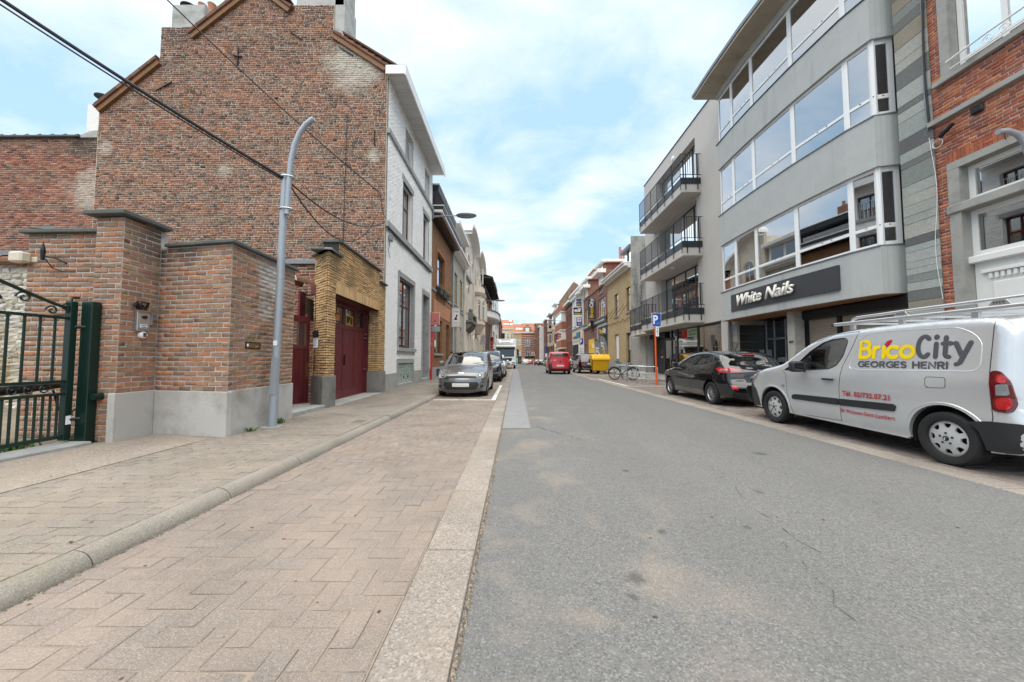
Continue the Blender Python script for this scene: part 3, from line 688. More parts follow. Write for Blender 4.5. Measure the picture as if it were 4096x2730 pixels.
for a, c, z0, z1, t in ((13.87, 15.19, 6.09, 8.35, 7.55), (17.01, 18.11, 6.09, 8.35, 7.55), (14.11, 15.17, 9.41, 10.71, None), (17.21, 18.09, 9.41, 10.71, None)):
    w = window(house, FL, a, c, z0, z1, MAROON, GLASSW, d=-.2, fw=.08, mull=((a+c)/2,), trans=(t,) if t else (), curtain=(CURT, (.0, .45), (.7, 1)))
    if not t:
        for k in range(6): one('rail_bar', SWHITE, w, 'cyl', FL.p(a+.1+k*(c-a-.2)/5, z0, -.05), FL.p(a+.1+k*(c-a-.2)/5, z0+.95, -.05), .012, 6)
        one('rail_bar', SWHITE, w, 'cyl', FL.p(a, z0+.95, -.05), FL.p(c, z0+.95, -.05), .015, 6)
dr = MB(); FL.box(dr, 17.13, 18.31, .25, 4.35, -.42, -.36); dr = dr.build('door', MAROON, house)
for v0, v1 in ((.45, 1.3), (1.5, 2.5)):
    k = MB(); FL.box(k, 17.32, 18.12, v0, v1, -.36, -.345); k.build('door_panel', MAROON, dr, bevel=.01)
k = MB(); FL.box(k, 17.25, 18.2, 2.85, 4.2, -.37, -.352); k.build('pane', GLASSD, dr)
k = MB(); FL.box(k, 17.05, 18.4, .09, .25, -.4, .06); k.build('doorstep', STONE, house, bevel=.01)
k = MB(); FL.box(k, 17.2, 17.34, 1.95, 2.28, -.16, -.11); k.build('bell_panel', PVC, house, bevel=.01)
k = MB(); FL.box(k, 17.14, 17.28, 2.4, 2.62, -.14, -.09); k.build('wall_lamp', BLACKM, house, bevel=.01)
# glass block window
GBK = mat('glass_block', (.36, .44, .40), .12, var=.3, vs=14, bump=.1, bs=20, coat=.6); GBK2 = mat('block_back', (.36, .43, .39), .4, var=.3, vs=9, bump=.1)
k = MB(); FL.quad(k, 13.6, 15.58, .22, 1.02, -.10); k.build('block_backing', GBK2, house)
C = [(-4.59, 13.77+.327*i, .295+.158*j) for i in range(6) for j in range(5)]
pieces('glass_block', house, GBK, C, (0, 1, 0), (0, 0, 1), .30, .145, .05, .012, 300, .002)
k = MB()
for yy in (14.35, 14.9): FL.box(k, yy, yy+.14, .42, .52, -.06, -.035)
k.build('air_vent', BLACKM, house)
# eaves
SOFF = mat('soffit_plank', (.56, .56, .545), .5, var=.08, bump=.05, rv=.12, dirt=(.40, .39, .36), da=.4)
pieces('soffit_plank', house, SOFF, [(-4.19, 11.99+.121*i, 11.20) for i in range(57)], (0, 1, 0), (1, 0, 0), .113, .64, .022, .003, 300, .0006)
box('soffit_backing', DARK, house, -4.52, -3.86, 11.93, 18.87, 11.201, 11.22)
box('fascia', WHITE, house, -3.88, -3.835, 11.90, 18.9, 11.13, 11.50, bevel=.008)
box('gutter_end', WHITE, house, -4.55, -3.882, 11.9, 11.93, 11.17, 11.49, bevel=.006)
box('gutter', ZINC, house, -4.5, -3.84, 11.94, 18.88, 11.47, 11.53)
# ---------------- left rear wing, chimney
wing = thing('rear_wing', 'lower brick wing with dark tile coping left of the tall gable', 'building', (-17, 12.3, 0))
GB2 = brickmat('wing_brick', [(0, (0.300, 0.123, 0.081)), (.3, (0.252, 0.106, 0.076)), (.6, (0.336, 0.146, 0.092)), (.8, (0.204, 0.095, 0.070)), (.93, (0.120, 0.078, 0.063))], .8, soot=(.06, .05, .045), sa=.3, light=(.4, .36, .3), la=.35,
    spots=[(-15.3, 12.2, 9.0, .9, (.06, .058, .05), .75), (-15.2, 12.2, 7.2, .9, (.52, .47, .40), .7)])
wallbricks(wing, GB2, MORT, (-22, 12.2), (1, 0), 7.08, 2.6, 9.1, .21, .0785, .016, .014, bond='run', jitter=.06, ch=.005, jit=.003, tilt=.25)
b = MB(); b.box(-22, -14.93, 12.216, 12.5, 0, 9.1); b.build('wall_core', MORT, wing)
for i in range(14):
    b = MB(); x = -22+.46*i; b.prism([(x, 12.08, 9.1), (x+.48, 12.08, 9.1), (x+.48, 12.08, 9.20), (x+.33, 12.08, 9.165), (x+.1, 12.08, 9.17), (x, 12.08, 9.22)], (0, .5, 0)); b.build('coping_tile', SLATE, wing, bevel=.01)
b = MB(); b.prism([(-15.75, 12.15, 9.1), (-14.94, 12.15, 9.1), (-14.94, 12.15, 9.36), (-15.2, 12.15, 9.33)], (0, .5, 0)); b.build('roof_flashing', CEM, wing)
wc = MB(); wc.box(-15.86, -15.05, 12.55, 13.2, 9.0, 10.62); wc.build('chimney', mat('white_render', (.74, .735, .71), .8, var=.06, bump=.3, bs=60, dirt=(.42, .40, .36), da=.35), wing, bevel=.015)
for x in (-15.55, -15.2): one('chimney_pot', POT, wing, 'lathe', [(.09, 0), (.09, .3), (.11, .34), (.09, .34)], (x, 12.85, 10.62), smooth=40)
one('cowl', BLACKM, wing, 'lathe', [(.01, .56), (.3, .46), (.3, .43), (.01, .48)], (-15.55, 12.85, 10.62), smooth=30); one('cowl_leg', BLACKM, wing, 'cyl', (-15.55, 12.85, 10.95), (-15.55, 12.85, 11.12), .02, 6)
# ---------------- white rubble wall, flue, flat roof edge
rub = thing('rubble_wall', 'white limewashed rubble stone wall behind the green gate', 'wall', (-12, 8, 0))
RUBM = brickmat('limewashed_stone', [(0, (.52, .49, .42)), (.3, (.56, .53, .47)), (.6, (.47, .43, .35)), (.85, (.58, .56, .51))], 1.0, spots=[(-12.0, 8, .9, 1.0, (.34, .25, .12), .7)], grain=22)
wallbricks(rub, RUBM, mat('lime_mortar', (.50, .47, .40), .95, var=.2, bump=1, bs=20), (-16.5, 8.0), (1, 0), 6.2, .1, 3.4, .30, .14, .012, .05, bond='rand', jitter=.35, ch=.03, jit=.014, tilt=.5)
box('wall_core', CONC, rub, -16.5, -10.3, 8.04, 8.4, 0, 3.4)
for i in range(13): one('coping_tile', TILE, rub, 'tube', [(-16.5+.48*i, 7.9, 3.44+.04*(i % 2)), (-16.0+.48*i, 7.9, 3.44+.04*(i % 2))], .1, 8)
box('dark_frame', BLACKM, rub, -10.62, -10.5, 7.92, 7.99, 1.9, 2.8)
box('flat_roof_edge', ZINC, rub, -16.5, -10.2, 7.85, 8.2, 3.56, 3.66)
fl = thing('flue_pipe', 'short cement flue with round metal cowl above the garden wall', 'flue', (-8.7, 6.9, 2.6))
one('pipe', CEM, fl, 'lathe', [(.12, 0), (.12, 1.1), (.10, 1.1)], (-9.26, 6.9, 2.45), smooth=40)
one('cowl', BLACKM, fl, 'lathe', [(.01, 1.40), (.14, 1.36), (.27, 1.27), (.26, 1.25), (.01, 1.3)], (-9.26, 6.9, 2.45), smooth=40)
for a in (0, 2.1, 4.2): one('leg', BLACKM, fl, 'cyl', (-9.26+.09*math.cos(a), 6.9+.09*math.sin(a), 3.5), (-9.26+.11*math.cos(a), 6.9+.11*math.sin(a), 3.76), .012, 5)
# ---------------- garden wall with number 467
gw = thing('garden_wall', 'brown brick garden wall with pier, pale plinth and slate coping', 'wall', (-5, 5.4, 0))
NB = brickmat('garden_brick', [(0, (0.340, 0.194, 0.123)), (.14, (0.303, 0.173, 0.112)), (.28, (0.383, 0.191, 0.112)), (.42, (0.282, 0.187, 0.116)), (.55, (0.330, 0.181, 0.120)), (.68, (0.409, 0.181, 0.099)), (.8, (0.245, 0.155, 0.108)), (.9, (0.356, 0.231, 0.146))], .8,
    soot=(.085, .065, .05), sa=.22, light=(.45, .40, .34), la=.25, grain=55, spots=[(-4.2, 6.05, 2.55, .42, (.62, .61, .58), .75), (-4.9, 5.2, 2.86, .28, (.06, .055, .05), .7), (-5.4, 5.2, 2.9, .35, (.06, .055, .05), .6), (-4.18, 5.9, 2.05, .25, (.60, .58, .54), .5), (-7.4, 5.3, 2.9, .6, (.06, .055, .05), .55)])
A, W1_, B_, C_, D_, E_, F_ = (-7.10, 5.03), (-5.70, 5.0), (-5.79, 4.765), (-5.375, 4.74), (-5.405, 5.29), (-4.14, 5.08), (-4.235, 6.72)
def seg(p, q): return math.hypot(q[0]-p[0], q[1]-p[1])
for (p, q, z0, z1) in ((A, W1_, .1, 3.02), (B_, C_, .1, 3.15), (C_, D_, .735, 3.15), (D_, E_, .735, 2.885), (E_, F_, .735, 2.885)):
    wallbricks(gw, NB, MORTG, p, (q[0]-p[0], q[1]-p[1]), seg(p, q), z0, z1, .213, .0712, .0165, .011, bond='run', jitter=.04, ch=.004, jit=.0022, keep=75, tilt=.15)
for (p, q, h, dd) in ((A, W1_, 3.02, .3), (D_, E_, 2.885, .28), (E_, F_, 2.885, .28)):
    u = Vector((q[0]-p[0], q[1]-p[1], 0)).normalized(); n = u.cross(Vector((0, 0, 1))); P, Q = Vector((*p, .1))-n*.012+(u*.2 if p == E_ else u*0), Vector((*q, .1))-n*.012-(u*.07 if p == D_ else u*0)
    b = MB(); b.prism([P, Q, Q-n*dd, P-n*dd], (0, 0, h-.1)); b.build('wall_core', MORTG, gw)
b = MB(); b.prism([(-5.775, 4.782, .1), (-5.39, 4.757, .1), (-5.42, 5.4, .1), (-5.775, 5.4, .1)], (0, 0, 3.04)); b.build('wall_core', MORTG, gw)
PLM = mat('plinth_slab', (.43, .42, .40), .8, var=.12, vs=2, bump=.35, bs=40, dirt=(.19, .165, .13), da=.85, ds=1.1)
for i, (p, q, z1) in enumerate(((C_, D_, .738), (D_, E_, .73), (E_, F_, .742))):
    u = Vector((q[0]-p[0], q[1]-p[1], 0)).normalized(); n = u.cross(Vector((0, 0, 1))); P, Q = Vector((*p, .06))+n*.022, Vector((*q, .06))+n*.022
    if i == 0: P = P-u*.03
    if i == 1: P = P+u*.03; Q = Q+u*.024
    if i == 2: P = P+u*.026
    b = MB(); b.prism([P, Q, Q-n*.09, P-n*.09], (0, 0, z1-.06)); b.build('plinth_slab', PLM, gw, bevel=.008)
def coping(pts, z, t, m=SLATE):
    b = MB(); b.prism([(x, y, z) for x, y in pts], (0, 0, t)); b.build('coping_stone', m, gw, bevel=.008)
coping([(-7.18, 4.965), (-5.78, 4.935), (-5.78, 5.35), (-7.18, 5.4)], 3.022, .055)
coping([(-5.88, 4.67), (-5.28, 4.64), (-5.30, 5.36), (-5.86, 5.5)], 3.168, .06)
coping([(-5.29, 5.215), (-4.72, 5.115), (-4.76, 5.45), (-5.35, 5.6)], 2.888, .05); coping([(-4.717, 5.114), (-4.07, 5.0), (-4.118, 5.7), (-4.45, 5.7), (-4.45, 5.4), (-4.756, 5.45)], 2.889, .05)
coping([(-4.119, 5.704), (-4.17, 6.74), (-4.5, 6.74), (-4.451, 5.704)], 2.888, .05)
for (x, y) in ((-5.5, 4.79), (-5.43, 5.05)): box('loose_brick', NB, gw, x-.09, x+.06, y, y+.11, 3.10, 3.165)
# things on the garden wall
FC = Fr((*C_, 0), (D_[0]-C_[0], D_[1]-C_[1]))
ic = thing('intercom', 'steel video intercom with name plate below the black 467', 'intercom', (-5.38, 5.04, 1.74))
k = MB(); FC.box(k, .20, .39, 1.60, 1.885, .0, .045); k.build('body', STEEL, ic, bevel=.006)
k = MB(); FC.box(k, .19, .40, 1.875, 1.89, .0, .07); FC.box(k, .39, .402, 1.70, 1.88, 0, .065); k.build('hood', STEEL, ic)
k = MB(); FC.box(k, .225, .365, 1.63, 1.86, .045, .05); k.build('face_plate', mat('brushed_plate', (.52, .52, .50), .35, .7, var=.1, bump=.05), ic)
one('camera_eye', BLACKM, ic, 'lathe', [(.0, .085), (.02, .08), (.026, .05)], tuple(FC.p(.295, 1.80, 0)), ax='x', n=14, smooth=40); k = MB(); FC.box(k, .255, .335, 1.785, 1.81, .05, .056); k.build('slot', BLACKM, ic)
k = MB(); FC.box(k, .24, .335, 1.645, 1.695, .05, .056); np_ = k.build('name_plate', mat('pale_blue_card', (.62, .72, .80), .5, var=.1, bump=0), ic)
for z, s in ((1.678, 'de Ruiser'), (1.655, 'Janssens')): 
    k = MB(); FC.box(k, .25, .32, z-.004, z+.004, .056, .0575); k.build('ink_line', BLACKM, np_)
kp = thing('keypad', 'round white keypad under the steel intercom', 'keypad', tuple(FC.p(.31, 1.545, 0)))
one('body', PVC, kp, 'lathe', [(.05, 0), (.05, .035), (.043, .05), (0, .052)], tuple(FC.p(.31, 1.545, 0)), ax='x', n=18, smooth=35)
for i in range(3):
    for j in range(4): k = MB(); FC.box(k, .287+.017*i, .299+.017*i, 1.517+.016*j, 1.529+.016*j, .052, .056); k.build('key', BLACKM, kp)
textmesh('house_number', '467', BLACKM, None, (FC.p(.265, 1.91, .02), FC.u, (0, 0, 1)), h=.115, ext=.02, off=.02, label='black metal numerals 467 on the brick pier above the intercom', cat='house number')
FE = Fr((*E_, 0), (F_[0]-E_[0], F_[1]-E_[1]))
textmesh('house_number', '4 6 7', mat('brass', (.30, .20, .07), .4, .8, var=.2), None, (FE.p(.52, 1.52, .004), FE.u, (0, 0, 1)), h=.065, w=.30, ext=.008, off=.01, label='small brass numerals 4 6 7 above the letter slot', cat='house number')
ml = thing('letter_slot', 'brass framed letter slot in the brown garden wall', 'letterbox', tuple(FE.p(.5, 1.4, 0)))
k = MB(); FE.box(k, .34, .68, 1.365, 1.375, 0, .012); FE.box(k, .34, .68, 1.455, 1.465, 0, .012); FE.box(k, .34, .35, 1.375, 1.455, 0, .012); FE.box(k, .67, .68, 1.375, 1.455, 0, .012); k.build('frame', BLACKM, ml)
k = MB(); FE.box(k, .352, .668, 1.377, 1.453, 0, .006); k.build('flap', bpy.data.materials['brass'], ml)
one('sticker', SWHITE, ml, 'lathe', [(.022, .008), (0, .0085)], tuple(FE.p(.385, 1.415, 0)), ax='x', n=14)
FA = Fr((*A, 0), (W1_[0]-A[0], W1_[1]-A[1])); FB = Fr((*B_, 0), (C_[0]-B_[0], C_[1]-B_[1]))
vt = MB(); vt.cyl(FB.p(.22, .70, -.01), FB.p(.22, .70, .10), .045, 14); vt.build('vent_cap', GREENW, None, smooth=40, label='dark green round vent cap low on the brick pier', cat='vent')
lh = thing('wall_spike', 'black wrought iron lantern hook on the wall beside the pier', 'hook', tuple(FA.p(.6, 2.7, 0)))
one('spike', BLACKM, lh, 'tube', [FA.p(.40, 2.60, .12), FA.p(.40, 2.74, .12), FA.p(.40, 2.86, .12)], [.02, .028, .003], 8); one('arm', BLACKM, lh, 'tube', [FA.p(.40, 2.66, .12), FA.p(.52, 2.64, .06), FA.p(.6, 2.58, 0)], .012, 6)
one('bracket', BLACKM, lh, 'tube', [FA.p(.44, 2.62, .12), FA.p(.46, 2.50, .05), FA.p(.56, 2.46, .01)], .007, 5)
fd = thing('floodlight', 'beige outdoor floodlight on the corner of the garden wall', 'lamp', tuple(FA.p(-.1, 2.6, 0)))
CRM = mat('cream_plastic', (.60, .54, .43), .5, var=.1); k = MB(); FA.box(k, -.10, .10, 2.58, 2.73, .02, .14); k.build('housing', CRM, fd, bevel=.02); k = MB(); FA.box(k, .0, .16, 2.60, 2.68, -.04, .02); k.build('arm', CRM, fd, bevel=.01)
# ---------------- green iron gate
gt = thing('iron_gate', 'dark green wrought iron gate with scrolls beside the brick pier', 'gate', (-5.8, 3.9, .1)); GX = -5.80
box('gate_post', GREENW, gt, -5.775, -5.625, 4.635, 4.75, .09, 1.965, bevel=.008)
def gbar(n, y0, y1, z0, z1, t=.02): return box(n, GREENW, gt, GX-t, GX+t, y0, y1, z0, z1, bevel=.003)
gbar('stile', 4.52, 4.595, .16, 1.95, .04)
for n, z0, z1 in (('top_rail', 1.71, 1.745), ('mid_rail', .895, .93), ('mid_rail', .735, .77), ('bottom_rail', .19, .235)): gbar(n, 2.6, 4.52, z0, z1, .022)
ap = [(GX, 4.53, 1.80)]+[(GX, 4.5-1.9*t, 1.86+.55*math.sin(t*1.5)**1.15) for t in np.linspace(0, 1, 20)]
one('arched_rail', GREENW, gt, 'tube', ap, .02, 6)
for k in range(14):
    y = 4.40-.14*k; zt = 1.71 if k else 1.71
    one('bar', GREENW, gt, 'cyl', (GX, y, .93), (GX, y, 1.71), .014, 6); 
    if k < 12: one('bar', GREENW, gt, 'cyl', (GX, y-.0, .235), (GX, y-.0, .735), .014, 6)
    one('bar', GREENW, gt, 'cyl', (GX, y+.07, .235), (GX, y+.07, .735), .014, 6)
    one('scroll', GREENW, gt, 'tube', [(GX, y-.07+.062*math.cos(a)*(1-.085*a)+.01, .825+.06*math.sin(a)*(1-.085*a)) for a in np.linspace(.3, 8.6, 26)], .009, 5)
def spiral(y, z, r, s=1, turns=8.5): return [(GX, y+s*r*(1-.1*a)*math.cos(a), z+r*(1-.1*a)*math.sin(a)) for a in np.linspace(0, turns, 30)]
for (y, z, r, s) in ((4.36, 1.81, .06, -1), (4.50, 1.87, .055, 1), (4.10, 1.93, .07, -1), (3.86, 1.88, .06, 1)): one('scroll', GREENW, gt, 'tube', spiral(y, z, r, s), .011, 6)
one('scroll', GREENW, gt, 'tube', [(GX, 4.54, 1.93), (GX, 4.56, 2.0), (GX, 4.63, 2.01)], .016, 6)
for z in (1.62, .42): one('hinge', BLACKM, gt, 'tube', [(GX+.02, 4.57, z), (-5.74, 4.62, z), (-5.70, 4.66, z)], .022, 7)
box('maker_plate', SWHITE, gt, GX+.041, GX+.044, 4.53, 4.585, .36, .47)
mo = thing('gate_motor', 'black tubular gate motor arm behind the green gate', 'gate motor', (-6.0, 4.2, .82)); one('ram', BLACKM, mo, 'tube', [(-6.05, 4.72, .85), (-5.98, 4.2, .83), (-5.95, 3.0, .80)], [.03, .055, .055], 10); one('cable', BLACKM, mo, 'tube', [(-5.97, 4.55, .8), (-5.95, 4.6, .55), (-5.95, 4.7, .45), (-5.97, 4.79, .52)], .012, 6)
# weeds
LEAF = mat('weed_leaf', (.07, .14, .03), .6, var=.4, vs=9, bump=0, kind='obj')
def tuft(x, y, z, n, h, r, label, wide=.006):
    b = MB()
    for _ in range(n):
        a = random.uniform(0, 2*PI); q = random.uniform(0, r); bx, by = x+q*math.cos(a), y+q*math.sin(a); l = h*random.uniform(.4, 1); dx, dy = random.gauss(0, .5)*l, random.gauss(0, .5)*l
        t = random.uniform(0, PI); wx, wy = wide*math.cos(t), wide*math.sin(t)
        b.add([(bx-wx, by-wy, z), (bx+wx, by+wy, z), (bx+dx*.5+wx, by+dy*.5+wy, z+l*.7), (bx+dx*.5-wx, by+dy*.5-wy, z+l*.7), (bx+dx, by+dy, z+l)], [(0, 1, 2, 3), (3, 2, 4)])
    b.build('grass_tuft', LEAF, None, label=label, cat='weed', group='weeds along the left walls')
tuft(-4.08, 6.15, .09, 70, .11, .09, 'grass tuft at the wall foot just right of the lamp post')
tuft(-4.06, 5.45, .09, 45, .08, .08, 'small grass tuft at the wall foot just left of the lamp post')
tuft(-6.2, 4.35, .085, 90, .10, .25, 'weeds on bare earth behind the green gate', .012)
tuft(-5.95, 4.75, .085, 30, .09, .06, 'weed sprig at the foot of the green gate post')
# ---------------- side gate 469 and low wall behind
sg = thing('side_gate', 'maroon boarded side gate between garden wall and yellow garage', 'gate', (-4.97, 7.9, .15)); SX = -4.97
for y0, y1, z0, z1 in ((7.15, 7.3, .17, 2.2), (8.35, 8.48, .17, 2.26), (7.3, 8.35, 2.05, 2.19), (7.3, 8.35, 1.42, 1.52)): box('rail', REDW, sg, SX-.03, SX+.02, y0, y1, z0, z1, bevel=.006)
pieces('board', sg, REDW, [(SX-.02, 7.375+.15*i, .80) for i in range(7)], (0, 1, 0), (0, 0, 1), .142, 1.24, .025, .004, 300, .0008)
MESH = mat('wire_mesh', (.12, .10, .08), .6, .5)
pieces('wire', sg, MESH, [(SX, 7.32+.02*i, 1.785) for i in range(52)], (0, 1, 0), (0, 0, 1), .0028, .53, .003, .0005, 300, 0, 0, sub=1); pieces('wire', sg, MESH, [(SX, 7.83, 1.53+.04*i) for i in range(13)], (0, 1, 0), (0, 0, 1), 1.04, .0028, .003, .0005, 300, 0)
box('letter_flap', bpy.data.materials['brass'], sg, SX+.02, SX+.035, 7.45, 7.82, 1.42, 1.52, bevel=.004)
hd = box('lock_plate', bpy.data.materials['brass'], sg, SX+.02, SX+.03, 8.37, 8.43, .75, 1.12); one('knob', bpy.data.materials['brass'], hd, 'ball', (SX+.07, 8.40, 1.02), .03, 10, smooth=60)
textmesh('number', '469', BLACKM, sg, ((SX+.022, 7.72, 2.09), (0, 1, 0), (0, 0, 1)), h=.08, ext=.004)
for (y0, y1) in ((6.76, 7.38), (7.385, 8.06)): box('doorstep', STONE, sg, -5.05, -4.29, y0, y1, .085, .165, bevel=.01)
lw = thing('low_wall', 'low red brick wall with zinc edge behind the maroon side gate', 'wall', (-6, 9, 0))
LWB = brickmat('low_wall_brick', [(0, (.30, .11, .065)), (.3, (.24, .095, .06)), (.55, (.36, .13, .07)), (.75, (.20, .09, .065)), (.92, (.10, .065, .05))], .9, soot=(.05, .045, .04), sa=.4)
wallbricks(lw, LWB, MORT, (-7.2, 9.0), (1, 0), 2.5, .1, 3.62, .2, .075, .014, .012, bond='rand', jitter=.1, ch=.005, jit=.003)
box('wall_core', MORT, lw, -7.2, -5.02, 9.02, 9.3, .1, 3.62); box('zinc_edge', ZINC, lw, -7.0, -4.55, 8.93, 9.3, 3.63, 3.75, bevel=.01)
tr = thing('tiled_gate_roof', 'little clay tile ridge above the end of the garden wall', 'roof', (-4.7, 7, 2.9))
for i in range(3): one('ridge_tile', TILE if i else CRM, tr, 'lathe', [(.17, 0), (.17, .36), (.14, .36)], (-4.62, 6.78+.34*i, 2.80), ax='y', n=10, a0=0, a1=PI)
# ---------------- yellow brick garage
ga = thing('garage', 'yellow ribbed brick garage with maroon boarded doors', 'garage', (-4.6, 10, 0))
YB = brickmat('yellow_roman_brick', [(0, (0.560, 0.370, 0.185)), (.2, (0.515, 0.330, 0.163)), (.4, (0.616, 0.416, 0.220)), (.6, (0.470, 0.300, 0.149)), (.8, (0.560, 0.381, 0.198)), (.93, (0.403, 0.260, 0.142))], .5, grain=90,
    spots=[(-4.35, 8.3, 3.7, .7, (.09, .075, .05), .5), (-4.4, 10.5, 4.0, .55, (.09, .075, .05), .5), (-4.45, 11.9, 3.8, .5, (.09, .075, .05), .45), (-4.35, 9.3, 3.3, .4, (.14, .11, .06), .4)])
Q0, Q1, Q2, Q3 = (-4.91, 8.54), (-4.345, 8.05), (-4.30, 8.05), (-4.48, 12.12)
wallbricks(ga, YB, MORTD, Q0, (Q1[0]-Q0[0], Q1[1]-Q0[1]), seg(Q0, Q1), .80, 3.70, .235, .0595, .015, .03, bond='run', jitter=.05, ch=.004, jit=.0015, keep=90)
FG = Fr((*Q2, 0), (Q3[0]-Q2[0], Q3[1]-Q2[1])); WG = seg(Q2, Q3)
wallbricks(ga, YB, MORTD, Q2, (Q3[0]-Q2[0], Q3[1]-Q2[1]), WG, .80, 3.70, .235, .0595, .015, .03, holes=[(.40, 3.50, 0, 2.77), (.36, 3.42, 2.765, 3.06)], bond='run', jitter=.05, ch=.004, jit=.0015, keep=140)
wallbricks(ga, YB, MORTD, tuple(FG.p(.52, 0)[:2]), (Q3[0]-Q2[0], Q3[1]-Q2[1]), 2.9, 3.70, 4.05, .235, .0595, .015, .03, bond='run', jitter=.05, ch=.004, jit=.0015, keep=30)
n = 38; pieces('soldier_brick', ga, YB, [tuple(FG.p(.36+.0805*(i+.5), 2.912, -.02)) for i in range(n)], tuple(FG.u), (0, 0, 1), .060, .285, .035, .004, 300, .0015)
k = MB(); FG.box(k, .36, 3.42, 2.765, 3.06, -.1, -.012); k.build('lintel_mortar', MORTD, ga)
k = MB(); k.prism([tuple(FG.p(.05, .1, -.034)), tuple(FG.p(.40, .1, -.032)), tuple(FG.p(.40, .1, -.36))], (0, 0, 3.6)); FG.box(k, 3.53, WG, .1, 3.7, -.4, -.032); FG.box(k, .40, 3.50, 3.06, 3.7, -.4, -.032); FG.box(k, .52, 3.42, 3.7, 4.05, -.4, -.032); k.build('wall_core', MORTD, ga)
k = MB(); k.prism([(Q0[0]+.03, Q0[1]+.03, .1), (Q1[0]-.0, Q1[1]+.045, .1), (-4.72, 9.0, .1), (-4.86, 8.9, .1)], (0, 0, 3.6)); k.build('wall_core', MORTD, ga)
# returns of the right pier seen from the street
k = MB(); FG.box(k, .43, 3.52, 2.765, 2.95, -.62, -.04); FG.box(k, 3.497, 3.7, .1, 2.765, -.62, -.37); FG.box(k, .75, 3.7, .1, 2.9, -1.1, -1.05); k.build('reveal', REDW, ga)
FR_ = Fr(tuple(FG.p(3.49, 0, -.32)[:2]), tuple(FG.n[:2])); wallbricks(ga, YB, MORTD, tuple(FG.p(3.495, 0, -.36)[:2]), tuple(FG.n[:2]), .36, .80, 2.77, .235, .0595, .015, .03, bond='run', ch=.004, jit=.001, keep=25)
GST = mat('garage_plinth', (.21, .205, .19), .75, var=.25, vs=4, bump=.2, bs=60, dirt=(.09, .09, .075), da=.7, ds=2.2)
k = MB(); k.prism([(Q0[0]-.01, Q0[1]-.03, .07), (-4.36, 8.0, .07), (-4.255, 8.03, .07), tuple(FG.p(.40, .07, .04)), tuple(FG.p(.40, .07, -.4)), (-4.9, 8.8, .07)], (0, 0, .735)); k.build('plinth', GST, ga, bevel=.008)
k = MB(); FG.box(k, 3.49, WG-.01, .07, .79, -.38, .04); k.build('plinth', GST, ga, bevel=.008)
for a, c, z in ((-.06, .62, 3.705), (.48, 3.48, 4.055), (3.44, WG+.03, 3.705)):
    k = MB(); FG.box(k, a, c, z, z+.055, -.42, .07); k.build('coping_stone', SLATE, ga, bevel=.008)
k = MB(); k.prism([(-5.0, 8.5, 3.705), (-4.36, 7.96, 3.705), (-4.2, 8.0, 3.705), (-4.3, 8.35, 3.705), (-4.95, 9.0, 3.705)], (0, 0, .05)); k.build('coping_stone', ZINC, ga, bevel=.008)
for i in range(4):
    u0 = .42+.77*i; u1 = u0+.755; lf = thing_ = None
    k = MB(); d = -.46
    FG.box(k, u0, u0+.07, .10, 2.75, d-.05, d); FG.box(k, u1-.07, u1, .10, 2.75, d-.05, d)
    for z0, z1 in ((2.66, 2.75), (2.05, 2.17), (.10, .34)): FG.box(k, u0+.07, u1-.07, z0, z1, d-.05, d)
    lf = k.build('door_leaf', REDW, ga, bevel=.004)
    pieces('board', lf, REDW, [tuple(FG.p(u0+.07+.0615*(j*2+1), 1.195, d-.035)) for j in range(5)], tuple(FG.u), (0, 0, 1), .116, 1.71, .022, .004, 300, .0006)
    k = MB(); FG.box(k, u0+.07, u1-.07, 2.17, 2.66, d-.03, d-.022); k.build('pane', GLASSD, lf)
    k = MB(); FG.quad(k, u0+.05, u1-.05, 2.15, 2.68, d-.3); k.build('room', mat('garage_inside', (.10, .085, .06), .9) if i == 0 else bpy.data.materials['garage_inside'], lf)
    if i == 1:
        one('no_parking_sign', mat('orange_sticker', (.62, .22, .05), .5), lf, 'lathe', [(.075, 0), (0, .001)], tuple(FG.p(u0+.38, 2.52, d-.02)), ax='x', n=20)
        k = MB(); FG.box(k, u0+.28, u0+.48, 2.24, 2.41, d-.021, d-.019); k.build('no_parking_sign', bpy.data.materials['orange_sticker'], lf)
    if i == 2:
        YST = mat('yellow_sticker', (.62, .42, .05), .5); st = MB(); FG.box(st, u0+.13, u0+.62, 2.175, 2.46, d-.021, d-.019); st = st.build('tow_sign', YST, lf)
        k = MB(); FG.box(k, u0+.17, u0+.58, 2.2, 2.43, d-.019, d-.018); k = k.build('sign_field', BLACKM, st)
        k = MB(); k.prism([tuple(FG.p(u0+a, v, d-.017)) for a, v in ((.2, 2.22), (.34, 2.27), (.44, 2.4), (.46, 2.39), (.37, 2.25), (.55, 2.22))], tuple(FG.n*.0005)); k.build('tow_arm', YST, st)
k = MB(); FG.box(k, 1.945, 1.965, 1.02, 1.32, -.455, -.42); k.build('handle', BLACKM, ga, bevel=.004)
for z in (.85, 1.85, 1.98):
    k = MB(); FG.box(k, 3.40, 3.52, z, z+.03, -.46, -.40); k.build('hinge', STEEL, ga)
k = MB(); FG.box(k, .40, 3.50, .06, .105, -.5, .10); k.build('threshold', CONC, ga, bevel=.006)
k = MB(); FG.box(k, .425, .50, 1.5, 2.05, -.38, -.375); k.build('poster_strip', mat('printed_strip', (.68, .73, .78), .5, var=.2, vs=30), ga)
FP = Fr((*Q0, 0), (Q1[0]-Q0[0], Q1[1]-Q0[1])); bx = thing('door_phone', 'black door phone with paper note on the yellow garage pier', 'intercom', tuple(FP.p(.2, 1.7, 0)))
